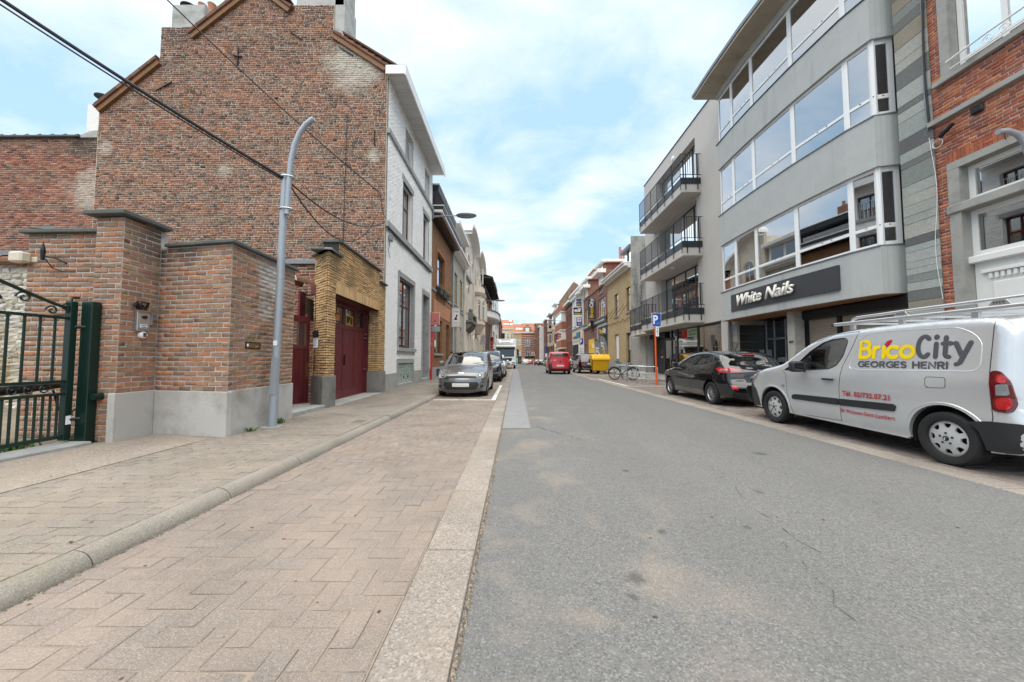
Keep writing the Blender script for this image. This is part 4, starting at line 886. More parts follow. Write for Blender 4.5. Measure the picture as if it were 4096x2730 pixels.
k = MB(); FP.box(k, .12, .36, 1.71, 1.87, 0, .05); k.build('body', BLACKM, bx, bevel=.01); k = MB(); FP.box(k, .08, .37, 1.46, 1.70, .012, .018); nt_ = k.build('paper_note', SWHITE, bx)
for j in range(7): k = MB(); FP.box(k, .11, .33-.03*(j % 3), 1.655-.025*j, 1.66-.025*j, .018, .019); k.build('ink_line', DGREY, nt_)
textmesh('number', '469', YB, ga, (FP.p(.6, 2.12, .004), FP.u, (0, 0, 1)), h=.07, ext=.012)
# ---------------- right side, seen as u = world Y
class FrR(Fr):
    def __init__(s, x): s.x = x; s.u = Vector((0, 1, 0)); s.n = Vector((-1, 0, 0)); s.o = Vector((x, 0, 0))
    def p(s, u, v, d=0): return Vector((s.x-d, u, v))
def rbricks(par, m, mm, x, y0, y1, z0, z1, bw, bh, j, depth=.012, holes=(), **k):
    wallbricks(par, m, mm, (x, y1), (0, -1), y1-y0, z0, z1, bw, bh, j, depth, holes=[(y1-b_, y1-a, c, d) for a, b_, c, d in holes], **k)
# ---- concrete apartment block with the nail salon
wnb = thing('apartment_block', 'grey concrete apartment block with bowed window bands above the nail salon', 'building', (10.5, 12.8, 0))
def mosaicmat():
    g = Nt('grey_mosaic'); p = g.vec('pos'); x = g.n('SeparateXYZ', {0: p})
    wv = g.math('SINE', g.math('MULTIPLY', x.outputs[2], 190.0)); wy = g.math('SINE', g.math('MULTIPLY', x.outputs[1], 190.0)); w = g.math('MAXIMUM', wv, wy)
    c = g.mix(g.noise(p, 2.2, 7, .65), (.37, .385, .38), (.50, .515, .505))
    c = g.mix(g.ramp(w, [(.55, 0), (1, .35)]), c, (.29, .30, .295))
    st = g.n('Mapping', {0: p, 'Scale': (1, 1.1, .08)}, vector_type='POINT')
    c = g.mix(g.math('MULTIPLY', g.ramp(g.noise(st.outputs[0], 2.6, 5, .6), [(.55, 0), (.75, 1)]), .35), c, (.19, .185, .17))
    g.done(c, .75, 0, .3); g.bump(w, -.35, .006); return g.m
MOS = mosaicmat(); GLASSU = glassmat('bright_window_glass', (.50, .54, .56), .9, .01, .42)
PL = [(9.44, 16.24), (9.375, 15.17), (9.36, 13.84), (9.41, 11.9), (9.56, 10.1), (9.72, 9.40)]; RET = (10.26, 9.26)
def bandprism(b, z0, z1, off=0.0, thick=.3):
    pts = [(x-off, y+(.06 if i == 0 and off > 0 else 0)) for i, (x, y) in enumerate(PL)]+[(RET[0], RET[1]-off)]; back = [(10.6, RET[1]-off), (10.6, 16.24+(.06 if off > 0 else 0))]
    b.prism([(x, y, z0) for x, y in pts+back], (0, 0, z1-z0))
for i, (z0, z1) in enumerate(((2.92, 4.20), (6.37, 7.77), (9.95, 11.17), (13.36, 13.9))):
    b = MB(); bandprism(b, z0, z1); b.build('facade_band', MOS, wnb)
    if i < 3: b = MB(); bandprism(b, z1+.001, z1+.03, .03); b.build('sill_ledge', ZINC if i < 2 else BLACKM, wnb)
b = MB(); bandprism(b, 2.895, 2.915, -.02); b.build('soffit_edge', mat('rusty_edge', (.22, .11, .05), .8, var=.4, vs=9), wnb)
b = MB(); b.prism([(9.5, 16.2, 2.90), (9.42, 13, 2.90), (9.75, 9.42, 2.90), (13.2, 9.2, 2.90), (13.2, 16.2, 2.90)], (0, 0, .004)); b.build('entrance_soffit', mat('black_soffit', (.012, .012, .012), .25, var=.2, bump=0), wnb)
for z0, z1 in ((4.23, 6.37), (7.80, 9.95), (11.2, 13.36)):
    us = PL+[RET]
    for i in range(6):
        p, q = us[i], us[i+1]; F = Fr((p[0], p[1], 0), (q[0]-p[0], q[1]-p[1])); L = math.hypot(q[0]-p[0], q[1]-p[1]); h = z1-z0
        ins = .02 if i == 5 else 0
        w = window(wnb, F, 0.0+ins, L-ins, z0, z1, PVC, GLASSU, d=-.10, fw=.085 if i < 5 else .12, trans=(z0+.55,), curtain=(CURT, (.0, .16), (.86, 1)) if i in (1, 3, 4) else None)
        for k in (0, 1):
            hnd = MB(); F.box(hnd, L*.5-.02+k*.3, L*.5+.02+k*.3, z0+.56, z0+.575, -.10, -.085); hnd.build('drain_slot', BLACKM, w)
# roof slab
CEIL = mat('soffit_plaster', (.42, .37, .30), .85, var=.15, vs=3, bump=.2, dirt=(.28, .20, .12), da=.6, ds=1.2)
b = MB(); b.prism([(8.55, 16.55, 13.62), (8.52, 15, 13.62), (8.55, 13, 13.62), (8.72, 10.5, 13.62), (8.95, 8.4, 13.62), (12, 8.3, 13.62), (12, 16.55, 13.62)], (0, 0, .10)); b.build('roof_soffit', CEIL, wnb)
b = MB(); b.prism([(8.5, 16.6, 13.725), (8.47, 15, 13.725), (8.5, 13, 13.725), (8.67, 10.5, 13.725), (8.9, 8.35, 13.725), (12, 8.25, 13.725), (12, 16.6, 13.725)], (0, 0, .14)); b.build('roof_slab', ZINC, wnb)
for i in range(9): box('soffit_rib', CEIL, wnb, 8.62+.012*max(0, 6-i), 9.4, 16.1-.95*i, 16.13-.95*i, 13.605, 13.622)
# ground floor
SHUT = mat('beige_shutter', (.36, .30, .235), .5, var=.06, bump=.03)
def shutter(par, m, x, y0, y1, z0, z1, step, cat=None): 
    n = int((z1-z0)/step); box('shutter_backing', BLACKM, par, x+.02, x+.05, y0, y1, z0, z1)
    pieces('shutter_slat', par, m, [(x+.02, (y0+y1)/2, z0+step*(i+.5)) for i in range(n)], (0, -1, 0), (0, 0, 1), y1-y0, step-.006, .02, .007, 300, .0003)
shutter(wnb, SHUT, 10.35, 11.42, 12.58, .12, 2.62, .052); shutter(wnb, SHUT, 10.35, 9.3, 11.30, .12, 2.62, .052)
for y in (11.30, 9.18, 12.58): box('post', BLACKM, wnb, 10.28, 10.42, y, y+.12, .12, 2.66)
box('shutter_box', BLACKM, wnb, 10.15, 10.5, 9.2, 12.66, 2.55, 2.895, bevel=.05)
MARB = mat('veined_marble', (.42, .405, .37), .5, var=.22, vs=2.5, bump=.05, dirt=(.16, .15, .14), da=.75, ds=2.5)
col = box('column', MARB, wnb, 9.9, 10.26, 12.66, 13.0, .1, 2.9, bevel=.006)
textmesh('house_number', '464', mat('rusty_numerals', (.05, .025, .02), .7), None, ((9.898, 12.83, 1.76), (0, -1, 0), (0, 0, 1)), h=.10, ext=.01, off=.01, label='small dark numerals 464 on the marble entrance column', cat='house number')
BMAR = mat('black_marble', (.03, .032, .028), .18, var=.4, vs=3, bump=.02)
pieces('marble_panel', wnb, BMAR, [(10.68, 16.0, .30+.37*i) for i in range(7)], (1, 0, 0), (0, 0, 1), 1.25, .355, .02, .003, 300, 0)
box('joint_backing', CONC, wnb, 10.0, 11.4, 16.003, 16.2, .1, 2.9)
pieces('stone_slab', wnb, brickmat('grey_slate_slab', [(0, (.27, .27, .26)), (.25, (.20, .20, .195)), (.5, (.31, .30, .27)), (.7, (.24, .20, .16)), (.85, (.33, .33, .32))], .5), [(10.0, 16.38, z) for z in (.4, .95, 1.35, 1.72, 2.1, 2.52)], (0, -1, 0), (0, 0, 1), .72, [.55, .5, .26, .42, .3, .5], .03, .006)
box('pier_core', CONC, wnb, 10.003, 10.5, 16.01, 16.76, .1, 2.9)
for y in (14.75, 15.4, 15.9): box('door_frame', STEEL, wnb, 11.15, 11.2, y-.03, y+.03, .1, 2.85)
box('door_frame', STEEL, wnb, 11.152, 11.198, 14.72, 15.95, 2.02, 2.10)
box('entrance_glass', GLASSD, wnb, 11.17, 11.18, 13.0, 16.0, .1, 2.88); box('lobby', mat('brown_lobby', (.10, .055, .035), .7, var=.3), wnb, 11.9, 12, 12.5, 16.2, .1, 2.9)
box('entrance_wall', BMAR, wnb, 10.27, 12.0, 12.85, 12.95, .1, 2.9); box('bell_panel', STEEL, wnb, 10.9, 11.1, 15.96, 15.975, 1.25, 1.6); box('mailbox', STEEL, wnb, 10.15, 10.75, 15.85, 15.975, 1.05, 1.25, bevel=.01)
box('block_side', CONC, wnb, 10.62, 18, 9.05, 16.3, 2.93, 13.6)
# cladding slabs on the pier right of the bay
CLAD = brickmat('cladding_slab', [(0, (.30, .33, .31)), (.16, (.36, .38, .36)), (.32, (.16, .165, .165)), (.44, (.39, .39, .36)), (.58, (.22, .25, .235)), (.7, (.28, .25, .20)), (.8, (.33, .36, .345)), (.92, (.12, .125, .13))], .35, soot=(.20, .17, .13), sa=.35, light=(.45, .47, .46), la=.35, grain=30)
z = .12; C, H = [], []
while z < 13.5:
    h = random.choice((.16, .2, .26, .36, .46)); C.append((9.99, 8.685, z+h/2)); H.append(h-.008); z += h
pieces('cladding_slab', wnb, CLAD, C, (0, -1, 0), (0, 0, 1), .73, H, .022, .004); box('pier_core', CONC, wnb, 9.985, 10.6, 8.33, 9.05, .1, 13.6)
sn = thing('shop_sign', 'long charcoal sign with raised white script White Nails', 'shop sign', (9.3, 12.9, 3.6)); SF = Fr((9.30, 15.42, 0), (.03, -5.03)); k = MB()
pts = [(9.365, 15.42), (9.325, 14.5), (9.325, 13.2), (9.35, 12.0), (9.46, 10.4)]
k.prism([(x, y, 3.22) for x, y in pts]+[(x+.07, y, 3.22) for x, y in pts[::-1]], (0, 0, .73)); k.build('board', DGREY, sn)
LET = mat('raised_letter', (.78, .76, .70), .4, var=.05, bump=0)
LF = Fr((9.31, 14.93, 0), (.0, -1)); textmesh('lettering', 'White', LET, sn, (LF.p(.86, 3.40, .045), LF.u, (0, 0, 1)), h=.44, w=1.46, ext=.05, off=.018, shear=.34)
LF2 = Fr((9.315, 13.1, 0), (.035, -1)); textmesh('lettering', 'Nails', LET, sn, (LF2.p(.60, 3.40, .045), LF2.u, (0, 0, 1)), h=.44, w=1.32, ext=.05, off=.018, shear=.34)
for F_, u in (): 
    q = MB(); q.tube([F_.p(u-.06+.02*math.cos(a)*1.6, 3.735+.045*math.sin(a), .06) for a in np.linspace(.3, 5, 12)], .026, 6); q.build('letter_curl', LET, sn)
# ---- red brick house, far right
rb = thing('red_brick_house', 'red brick house with grey stone window surrounds at the right edge', 'house', (10.5, 6, 0))
RB = brickmat('red_facing_brick', [(0, (.39, .125, .068)), (.25, (.33, .10, .06)), (.5, (.44, .15, .075)), (.7, (.29, .10, .066)), (.85, (.48, .18, .08)), (.95, (.20, .08, .065))], .7, soot=(.13, .075, .06), sa=.3)
hr = [(6.2, 7.92, .1, 5.55), (6.0, 7.95, 7.72, 11), (0, 8.38, 6.74, 6.86)]
rbricks(rb, RB, MORTG, 10.0, 4.0, 8.33, .1, 13.5, .215, .0745, .014, holes=hr+[(6.0, 8.12, .1, 5.68), (5.9, 8.24, 7.60, 7.73), (6.0, 8.12, 7.6, 11)], bond='run', jitter=.04, ch=.004, jit=.002, tilt=.3)
b = MB(); FRB = FrR(10.0); cells(b, FRB, 4, 8.33, .1, 13.5, hr[:2], -.012, .25); b.build('wall_core', MORTG, rb)
box('house_side', MORTG, rb, 10.3, 17, 8.33, 8.336, 0, 13.5)
STN = mat('weathered_surround', (.33, .325, .305), .8, var=.15, bump=.3, bs=40, dirt=(.13, .13, .12), da=.6, ds=2)
def fb(F, nm, m, par, u0, u1, v0, v1, d0, d1, bev=.0, **k): b = MB(); F.box(b, u0, u1, v0, v1, d0, d1); return b.build(nm, m, par, bevel=bev, **k)
fb(FRB, 'string_course', STN, rb, 4, 8.39, 6.74, 6.86, -.05, .09, .01); fb(FRB, 'window_sill', STN, rb, 5.9, 8.24, 7.60, 7.73, -.2, .10, .01)
fb(FRB, 'stone_surround', STN, rb, 7.93, 8.12, 7.735, 11.2, -.2, .015); fb(FRB, 'stone_surround', STN, rb, 7.9, 8.10, .1, 5.52, -.25, .015); fb(FRB, 'stone_surround', STN, rb, 6.0, 8.11, 5.525, 5.69, -.25, .018)
for i in range(30): fb(FRB, 'soldier_brick', RB, rb, 5.9+.075*i, 5.965+.075*i, 5.70, 5.92, -.01, .004)
fb(FRB, 'transom_cornice', STN, rb, 6.2, 8.14, 4.50, 4.70, -.24, .06, .02)
window(rb, FRB, 6.22, 7.90, 4.71, 5.52, WHITE, GLASSD, d=-.2, fw=.11); window(rb, FRB, 6.22, 7.90, 3.46, 4.49, WHITE, GLASSD, d=-.2, fw=.11)
window(rb, FRB, 6.0, 7.92, 7.735, 11.0, WHITE, GLASSW, d=-.2, fw=.10, mull=(7.15,), trans=(8.0,), curtain=(CURT,))
dd = fb(FRB, 'door', WHITE, rb, 6.22, 7.89, .12, 3.45, -.28, -.2); fb(FRB, 'moulding', WHITE, dd, 6.22, 7.95, 3.30, 3.46, -.2, -.08, .02); fb(FRB, 'moulding', WHITE, dd, 6.3, 7.75, 3.05, 3.12, -.2, -.13, .01)
for i in range(14): fb(FRB, 'dentil', WHITE, dd, 6.35+.095*i, 6.40+.095*i, 2.93, 3.04, -.2, -.15)
fb(FRB, 'door_panel', WHITE, dd, 6.45, 7.6, 1.2, 2.85, -.2, -.17, .02)
one('balcony_rail', SWHITE, rb, 'tube', [(9.86, 7.9, 7.98), (9.86, 7.2, 8.02), (9.86, 6.0, 8.02)], .022, 8); one('rail_scroll', SWHITE, rb, 'tube', [(9.86, 6.95-.1*(1-.09*a)*math.cos(a), 7.87+.1*(1-.09*a)*math.sin(a)) for a in np.linspace(0, 9, 30)], .010, 6); one('rail_scroll', SWHITE, rb, 'tube', [(9.86, 7.18+.1*(1-.09*a)*math.cos(a), 7.87+.1*(1-.09*a)*math.sin(a)) for a in np.linspace(0, 9, 30)], .010, 6)
one('balcony_rail', SWHITE, rb, 'tube', [(9.87, 7.85, 7.78), (9.87, 6.0, 7.78)], .012, 6)
fb(FRB, 'junction_box', BLACKM, rb, 7.40, 7.62, 6.50, 6.68, -.01, .06, .03)
# cables on the party line
for k, (x, y, r) in enumerate(((9.93, 8.36, .018), (9.94, 8.40, .014))):
    one('wall_cable', BLACKM if k == 0 else ZINC, None, 'tube', [(x, y+.02*math.sin(z*1.7+k), z) for z in np.linspace(6.7, 13.4, 16)], r, 6, label='black cable running down between the clad pier and red brick house' if k == 0 else 'thin grey cable beside the black cable on the clad pier edge', cat='cable')
one('wall_cable', SWHITE, None, 'tube', [(9.95, 8.34+.05*math.sin(z*2.1), z) for z in np.linspace(2.6, 6.5, 14)], .005, 5, label='thin white cable trailing down the clad pier edge', cat='cable')
cb = thing('cable_box', 'black cable splice hanging at the end of the red house string course', 'cable box', (9.9, 8.1, 6.4)); one('splice', BLACKM, cb, 'tube', [(9.88, 8.12, 6.36), (9.87, 7.85, 6.5)], [.05, .04], 8); one('loop', SWHITE, cb, 'tube', [(9.92, 8.2+.1*math.sin(a), 6.25+.09*math.cos(a)) for a in np.linspace(0, 6, 14)], .007, 5)
# ---- pale rendered apartment block with balconies
bb = thing('balcony_block', 'pale rendered apartment block with three dark railed balconies', 'building', (11, 22, 0))
REN = mat('pale_render', (.50, .475, .445), .85, var=.06, vs=1.2, bump=.25, bs=90, dirt=(.40, .38, .36), da=.35, ds=.7)
FB_ = FrR(10.0); hb = [(19.33, 24.6, 11.0, 13.56), (19.33, 24.4, 7.3, 10.06), (19.33, 24.3, 3.8, 6.56), (17.3, 27.04, .1, 3.05)]
b = MB(); cells(b, FB_, 16.30, 27.05, .1, 14.55, hb, 0, .45); b.quad((10, 16.3, 0), (18, 16.3, 0), (18, 16.3, 14.55), (10, 16.3, 14.55)); b.quad((10, 27.05, 3.1), (18, 27.05, 3.1), (18, 27.05, 14.55), (10, 27.05, 14.55)); b.build('wall', REN, bb)
box('roof_edge', ANTH, bb, 9.96, 18, 16.28, 27.08, 14.55, 14.61)
box('lower_wing', REN, bb, 11.4, 18, 27.06, 30.45, .1, 3.1); box('terrace_deck', REN, bb, 10.0, 18, 27.055, 30.45, 2.95, 3.2)
CGR = mat('green_curtain', (.33, .38, .34), .9, var=.1, bump=0)
for i, (y0, y1, z0, z1) in enumerate(hb[:3]):
    window(bb, FB_, y0, y1, z0, z1, ANTH, GLASSW, d=-.36, fw=.09, mull=(y0+1.0, y0+2.2, y0+3.7), curtain=((CURT if i == 0 else CGR), (.05, .5), (.65, .95)))
def balcony(par, y0, y1, zs, xo, side1=True):
    box('slab', REN, par, xo, 9.995, y0, y1, zs, zs+.42); box('deck_edge', SWHITE, par, xo+.03, 9.99, y0+.03, y1-.03, zs+.425, zs+.50)
    for nm, q in (('skirt_panel', (xo-.03, xo-.012, y0-.02, y1, zs+.44, zs+.78)), ('skirt_panel', (xo-.012, 9.98, y0-.03, y0-.012, zs+.44, zs+.78))): box(nm, ANTH, par, *q)
    for z in (zs+.92, zs+2.07): box('rail', ANTH, par, xo-.05, xo-.015, y0-.05, y1, z, z+.03); box('rail', ANTH, par, xo-.02, 9.99, y0-.05, y0-.02, z, z+.03)
    n = int((y1-y0)/.112); pieces('baluster', par, ANTH, [(xo-.025, y0+.05+.112*i, zs+1.50) for i in range(n)], (0, -1, 0), (0, 0, 1), .024, 1.14, .016, .002, 300, 0)
    pieces('baluster', par, ANTH, [(xo+.10+.118*i, y0-.03, zs+1.50) for i in range(8)], (1, 0, 0), (0, 0, 1), .024, 1.14, .016, .002, 300, 0)
    for i in range(int((y1-y0)/1.05)+1): box('post', ANTH, par, xo-.065, xo-.045, y0-.02+1.05*i, y0+.03+1.05*i, zs+.12, zs+2.08)
    for x in (xo+.18, xo+.82): box('post', ANTH, par, x, x+.05, y0-.07, y0-.05, zs+.12, zs+2.08)
for zs in (10.17, 6.71, 3.12):
    bl = one('balcony', REN, bb, 'box', 8.97, 9.99, 18.8, 25.2, zs-.012, zs); balcony(bl, 18.78, 25.2, zs, 8.95)
bl = one('balcony', REN, bb, 'box', 9.0, 9.99, 25.21, 27.3, 2.95, 2.96); balcony(bl, 25.22, 28.6, 2.965, 9.25)
one('ceiling_lamp', PVC, bb, 'lathe', [(.14, 0), (.12, -.05), (0, -.07)], (9.5, 21.3, 6.70), n=16, smooth=50); one('wall_lamp', PVC, bb, 'lathe', [(0, -.10), (.12, -.08), (.15, 0)], (10.0, 22.0, 13.87), ax='x', n=16, smooth=50)
# ground floor of the balcony block
box('shop_soffit', REN, bb, 9.98, 12, 16.31, 27.0, 3.06, 3.1)
shop = MB(); shop.box(10.18, 10.2, 17.3, 22.3, .35, 3.0); shop.build('shop_window', GLASSW, bb); box('shop_inside', mat('shop_interior', (.20, .19, .17), .9, var=.4, vs=.8), bb, 12.4, 12.5, 16.5, 24.4, .1, 3.05); box('shop_floor', CONC, bb, 10.2, 12.4, 16.5, 24.4, .1, .12)
for i in range(5): box('shop_shelf', mat('shelf_goods', (.35, .2, .12), .7, var=.8, vs=7) if i == 0 else bpy.data.materials['shelf_goods'], bb, 11.9, 12.3, 17.4+1.0*i, 18.2+1.0*i, .12, 1.0+.3*(i % 3), bevel=.02)
for y, w in ((17.2, .1), (19.72, .18), (22.3, .34), (23.1, .10), (24.2, .14)): box('mullion', ANTH, bb, 10.14, 10.26, y, y+w, .1, 3.04)
box('shop_sill', ANTH, bb, 10.12, 10.28, 17.3, 22.3, .1, .36); box('shop_door', GLASSD, bb, 10.18, 10.2, 22.64, 24.2, .1, 2.6); box('door_rail', ANTH, bb, 10.14, 10.24, 22.64, 24.2, 2.4, 2.55); box('door_handle', STEEL, bb, 10.08, 10.11, 23.25, 23.29, .7, 1.7)
po = thing('shop_poster', 'pale green LUDOTRO BRUXELL poster in the shop window', 'poster', (10.1, 20.4, 2.7)); box('sheet', mat('pale_green_sheet', (.56, .68, .55), .6, var=.05, bump=0), po, 10.16, 10.172, 19.93, 21.05, 2.48, 2.94)
GRT = mat('poster_green', (.03, .14, .06), .6, bump=0); PFm = Fr((10.16, 20.8, 0), (0, -1)); textmesh('lettering', 'LUDOTRO', GRT, po, (PFm.p(.47, 2.74, .002), PFm.u, (0, 0, 1)), w=.74, h=.14, off=.03); textmesh('lettering', 'BRUXELL', GRT, po, (PFm.p(.47, 2.54, .002), PFm.u, (0, 0, 1)), w=.74, h=.14, off=.03)
fig = MB()
for s_ in (1, -1): fig.tube([PFm.p(-.02, 2.70, .003), PFm.p(-.02+.09*s_, 2.84, .003)], .012, 5); fig.tube([PFm.p(-.02, 2.66, .003), PFm.p(-.02+.07*s_, 2.53, .003)], .014, 5)
fig.ball(PFm.p(-.02, 2.80, .003), .03, 8); fig.tube([PFm.p(-.02, 2.77, .003), PFm.p(-.02, 2.64, .003)], .02, 6); fig.build('dancing_figure', GRT, po)
nb = thing('notice_board', 'small white and dark red notice on the shop post', 'notice', (10.13, 22.5, 2.4)); box('board', SWHITE, nb, 10.125, 10.138, 22.40, 22.58, 2.02, 2.62); box('notice', mat('dark_red_print', (.25, .02, .025), .5), nb, 10.12, 10.124, 22.41, 22.57, 2.04, 2.34)
DSH = mat('dark_shutter', (.055, .062, .07), .4, .3, var=.15, bump=.02); shutter(bb, DSH, 10.55, 24.34, 27.2, .12, 2.65, .085); box('shutter_box', BLACKM, bb, 10.2, 10.55, 24.3, 27.3, 2.65, 3.04)
box('garage_jamb', CONC, bb, 10.005, 10.7, 27.26, 27.295, .1, 3.0); box('garage_wall', CONC, bb, 9.995, 10.1, 27.345, 30.4, .1, 2.95)
one('no_parking_disc', mat('disc_red', (.45, .06, .03), .5), bb, 'lathe', [(.17, .0), (.17, -.006), (.12, -.007)], (10.545, 25.65, 1.75), ax='x', n=24); one('no_parking_field', BLUE, bb, 'lathe', [(.12, -.004), (0, -.0045)], (10.545, 25.65, 1.75), ax='x', n=24); box('blue_label', SWHITE, bb, 10.535, 10.545, 25.5, 25.8, 1.28, 1.36)
dp = thing('downpipe', 'grey square downpipe between balcony block and nail salon', 'downpipe', (9.9, 16.5, 0)); box('pipe', ZINC, dp, 9.80, 9.90, 16.34, 16.44, .12, 7.7); box('pipe_shoe', BLACKM, dp, 9.95, 10.05, 16.45, 16.6, .12, 2.9)
# ---------------- the rest of the street
class FrL(Fr):
    def __init__(s, x): super().__init__((x, 0, 0), (0, 1))
TERR = 'terraced houses along the street'
def hs(name, label, side, X, y0, y1, zt, m, wins=(), frame=None, sillm=STONE, corn=None, roof=None, doors=(), sidem=None, z0=None, glass=GLASSW, group=TERR, cat='house', depth=9, cornm=None, lint=None):
    """terraced house: front wall with real openings, windows (frame > panes), sills, cornice, roof, doors"""
    F = FrL(X) if side == 'L' else FrR(X); zb = gz(y0)-.4 if z0 is None else z0
    t = thing(name, label, cat, (X, (y0+y1)/2, 0), group)
    hol = [(yc-w/2, yc+w/2, a, b_) for yc, w, a, b_, *_ in wins]+[(yc-w/2, yc+w/2, a, b_) for yc, w, a, b_, *_ in doors]
    b = MB(); cells(b, F, y0+.003, y1-.003, zb, zt, hol, 0, .22); b.build('front_wall', m, t)
    b = MB()
    for y in (y0+.003, y1-.003): b.quad(F.p(y, zb, 0), F.p(y, zt, 0), F.p(y, zt, -depth), F.p(y, zb, -depth))
    b.quad(F.p(y0+.01, zb, -depth), F.p(y1-.01, zb, -depth), F.p(y1-.01, zt, -depth), F.p(y0+.01, zt, -depth)); b.quad(F.p(y0, zt-.01, -.02), F.p(y1, zt-.01, -.02), F.p(y1, zt-.01, -depth), F.p(y0, zt-.01, -depth))
    b.build('party_wall', sidem or m, t)
    for wdef in wins:
        yc, w, a, b_ = wdef[:4]; st = wdef[4] if len(wdef) > 4 else 2; tr = wdef[5] if len(wdef) > 5 else None
        mu = [yc-w/2+w*k/st for k in range(1, st)]
        window(t, F, yc-w/2+.004, yc+w/2-.004, a+.004, b_-.004, frame or PVC, glass, d=-.14, fw=.075, mull=mu, trans=(a+(b_-a)*tr,) if tr else (), curtain=(CURT, (0, .45), (.62, 1)) if (int(yc*7) % 3) else None, sill=(.08, .12, .09), sm=sillm)
        if lint: fb(F, 'lintel', lint, t, yc-w/2-.12, yc+w/2+.12, b_+.004, b_+.24, -.06, .03, .01)
    for d in doors:
        yc, w, a, b_, dm = d[:5]
        q = fb(F, 'door', dm, t, yc-w/2, yc+w/2, a, b_, -.24, -.18); fb(F, 'door_panel', dm, q, yc-w*.34, yc+w*.34, a+.3, a+(b_-a)*.42, -.18, -.16, .01)
        fb(F, 'pane', glass, q, yc-w*.34, yc+w*.34, a+(b_-a)*.55, b_-.25, -.179, -.17)
    for c in corn or (): fb(F, c[3] if len(c) > 3 else 'cornice', c[4] if len(c) > 4 else (cornm or WHITE), t, y0-.02 if len(c) < 6 else c[5], y1+.02 if len(c) < 7 else c[6], c[0], c[1], -.25, c[2], .02)
    if roof:
        yy = y1-.9; hh = roof[0]; q = MB(); q.box(F.p(0, 0, -depth*.5+.5).x, F.p(0, 0, -depth*.5-.5).x, yy-.35, yy+.35, zt+hh*.6, zt+hh+.9); q = q.build('chimney', sidem or RBH, t, bevel=.02)
        for k in (-.15, .15): one('chimney_pot', POT, q, 'lathe', [(.10, 0), (.12, .35), (.09, .35)], (F.p(0, 0, -depth*.5+k*2).x, yy, zt+hh+.9), n=10)
        h, ov, rm = roof; b = MB(); hd = depth/2
        for (da, za, db, zb2) in ((ov, zt-.02, -hd, zt+h), (-hd, zt+h, -depth, zt)):
            b.prism([F.p(y0, za, da), F.p(y0, zb2, db), F.p(y0, zb2+.1, db), F.p(y0, za+.1, da)], (0, y1-y0, 0))
        b.build('roof', rm, t)
        b = MB()
        for y in (y0+.02, y1-.02): b.poly([F.p(y, zt-.02, 0), F.p(y, zt+h-.03, -hd), F.p(y, zt-.02, -depth+.1)])
        b.build('gable', sidem or m, t)
    return t, F
OB = facadebrick('orange_ribbed_brick', (.42, .205, .09), (.36, .17, .075), (.12, .075, .05), .22, .058, .013)
WB = facadebrick('cream_glazed_brick', (.62, .59, .50), (.56, .53, .44), (.20, .19, .16), .22, .065, .012)
YBH = facadebrick('yellow_house_brick', (.62, .47, .27), (.54, .40, .22), (.26, .20, .12), .22, .068, .012, (.20, .13, .08), .3)
RBH = facadebrick('brown_red_brick', (.24, .10, .065), (.20, .085, .06), (.22, .17, .14), .21, .07, .010, (.10, .06, .05), .3)
RBH2 = facadebrick('dark_red_brick', (.23, .085, .06), (.18, .07, .055), (.16, .12, .10), .21, .07, .010)
OBH = facadebrick('orange_modern_brick', (.40, .16, .085), (.36, .14, .075), (.30, .20, .14), .21, .07, .008)
OBX = facadebrick('orange_gable_brick', (.45, .19, .10), (.38, .15, .08), (.38, .25, .18), .21, .07, .012, (.42, .30, .22), .4, axis='x')
BBX = facadebrick('brown_gable_brick', (.23, .13, .08), (.18, .10, .07), (.28, .23, .17), .21, .07, .012, (.08, .06, .05), .5, axis='x')
ARTS = mat('cream_stone', (.60, .545, .455), .75, var=.1, vs=2, bump=.2, bs=50, dirt=(.33, .29, .24), da=.5, ds=1.4)
DSTONE = mat('dark_weathered_stone', (.17, .165, .15), .85, var=.3, vs=4, bump=.3)
WREN = mat('white_facade', (.70, .70, .68), .7, var=.05, bump=.1, dirt=(.5, .49, .46), da=.3)
PEACH = mat('peach_render', (.50, .235, .13), .85, var=.08, bump=.15)
# --- left row
t, F = hs('terraced_house', 'orange ribbed brick house with flower boxes next to the white corner house', 'L', -4.62, 18.83, 25.35, 9.0, OB,
  wins=[(21.65, 2.2, 5.5, 7.5, 3, .62), (21.2, 2.1, 1.5, 3.55, 1)], frame=ANTH, doors=[(24.15, 1.1, .1, 3.5, DARK)], roof=(3.2, -.3, SLATE))
for a, b_, d, m in ((8.92, 9.02, .25, BLACKM), (9.022, 9.14, .55, MAROON), (9.142, 9.30, .66, WHITE), (9.302, 9.50, .70, ANTH), (9.502, 9.56, .74, WHITE)): fb(F, 'cornice', m, t, 18.85, 25.4, a, b_, -.1, d, .01)
fb(F, 'dormer', ANTH, t, 19.1, 24.4, 9.5, 10.35, -3, -.1); fb(F, 'dormer_window', GLASSD, t, 19.3, 24.2, 9.62, 10.3, -.11, -.09); fb(F, 'dormer_cornice', ANTH, t, 18.95, 24.6, 10.36, 10.7, -3, .42, .03); fb(F, 'dormer_cornice', WHITE, t, 18.9, 24.65, 10.705, 10.78, -3, .48, .01)
for q in ((20.35, 20.5, 5.45, 7.75), (22.8, 22.95, 5.45, 7.75), (20.5, 22.8, 7.55, 7.75)): fb(F, 'brick_frame', OBH, t, *q, -.05, .05)
fb(F, 'brick_panel', PEACH, t, 19.9, 24.9, 3.75, 4.6, 0, .02); fb(F, 'sill_band', STONE, t, 18.9, 25.3, 5.05, 5.15, 0, .05); fb(F, 'plinth', STONE, t, 18.9, 25.3, .05, .72, 0, .03)
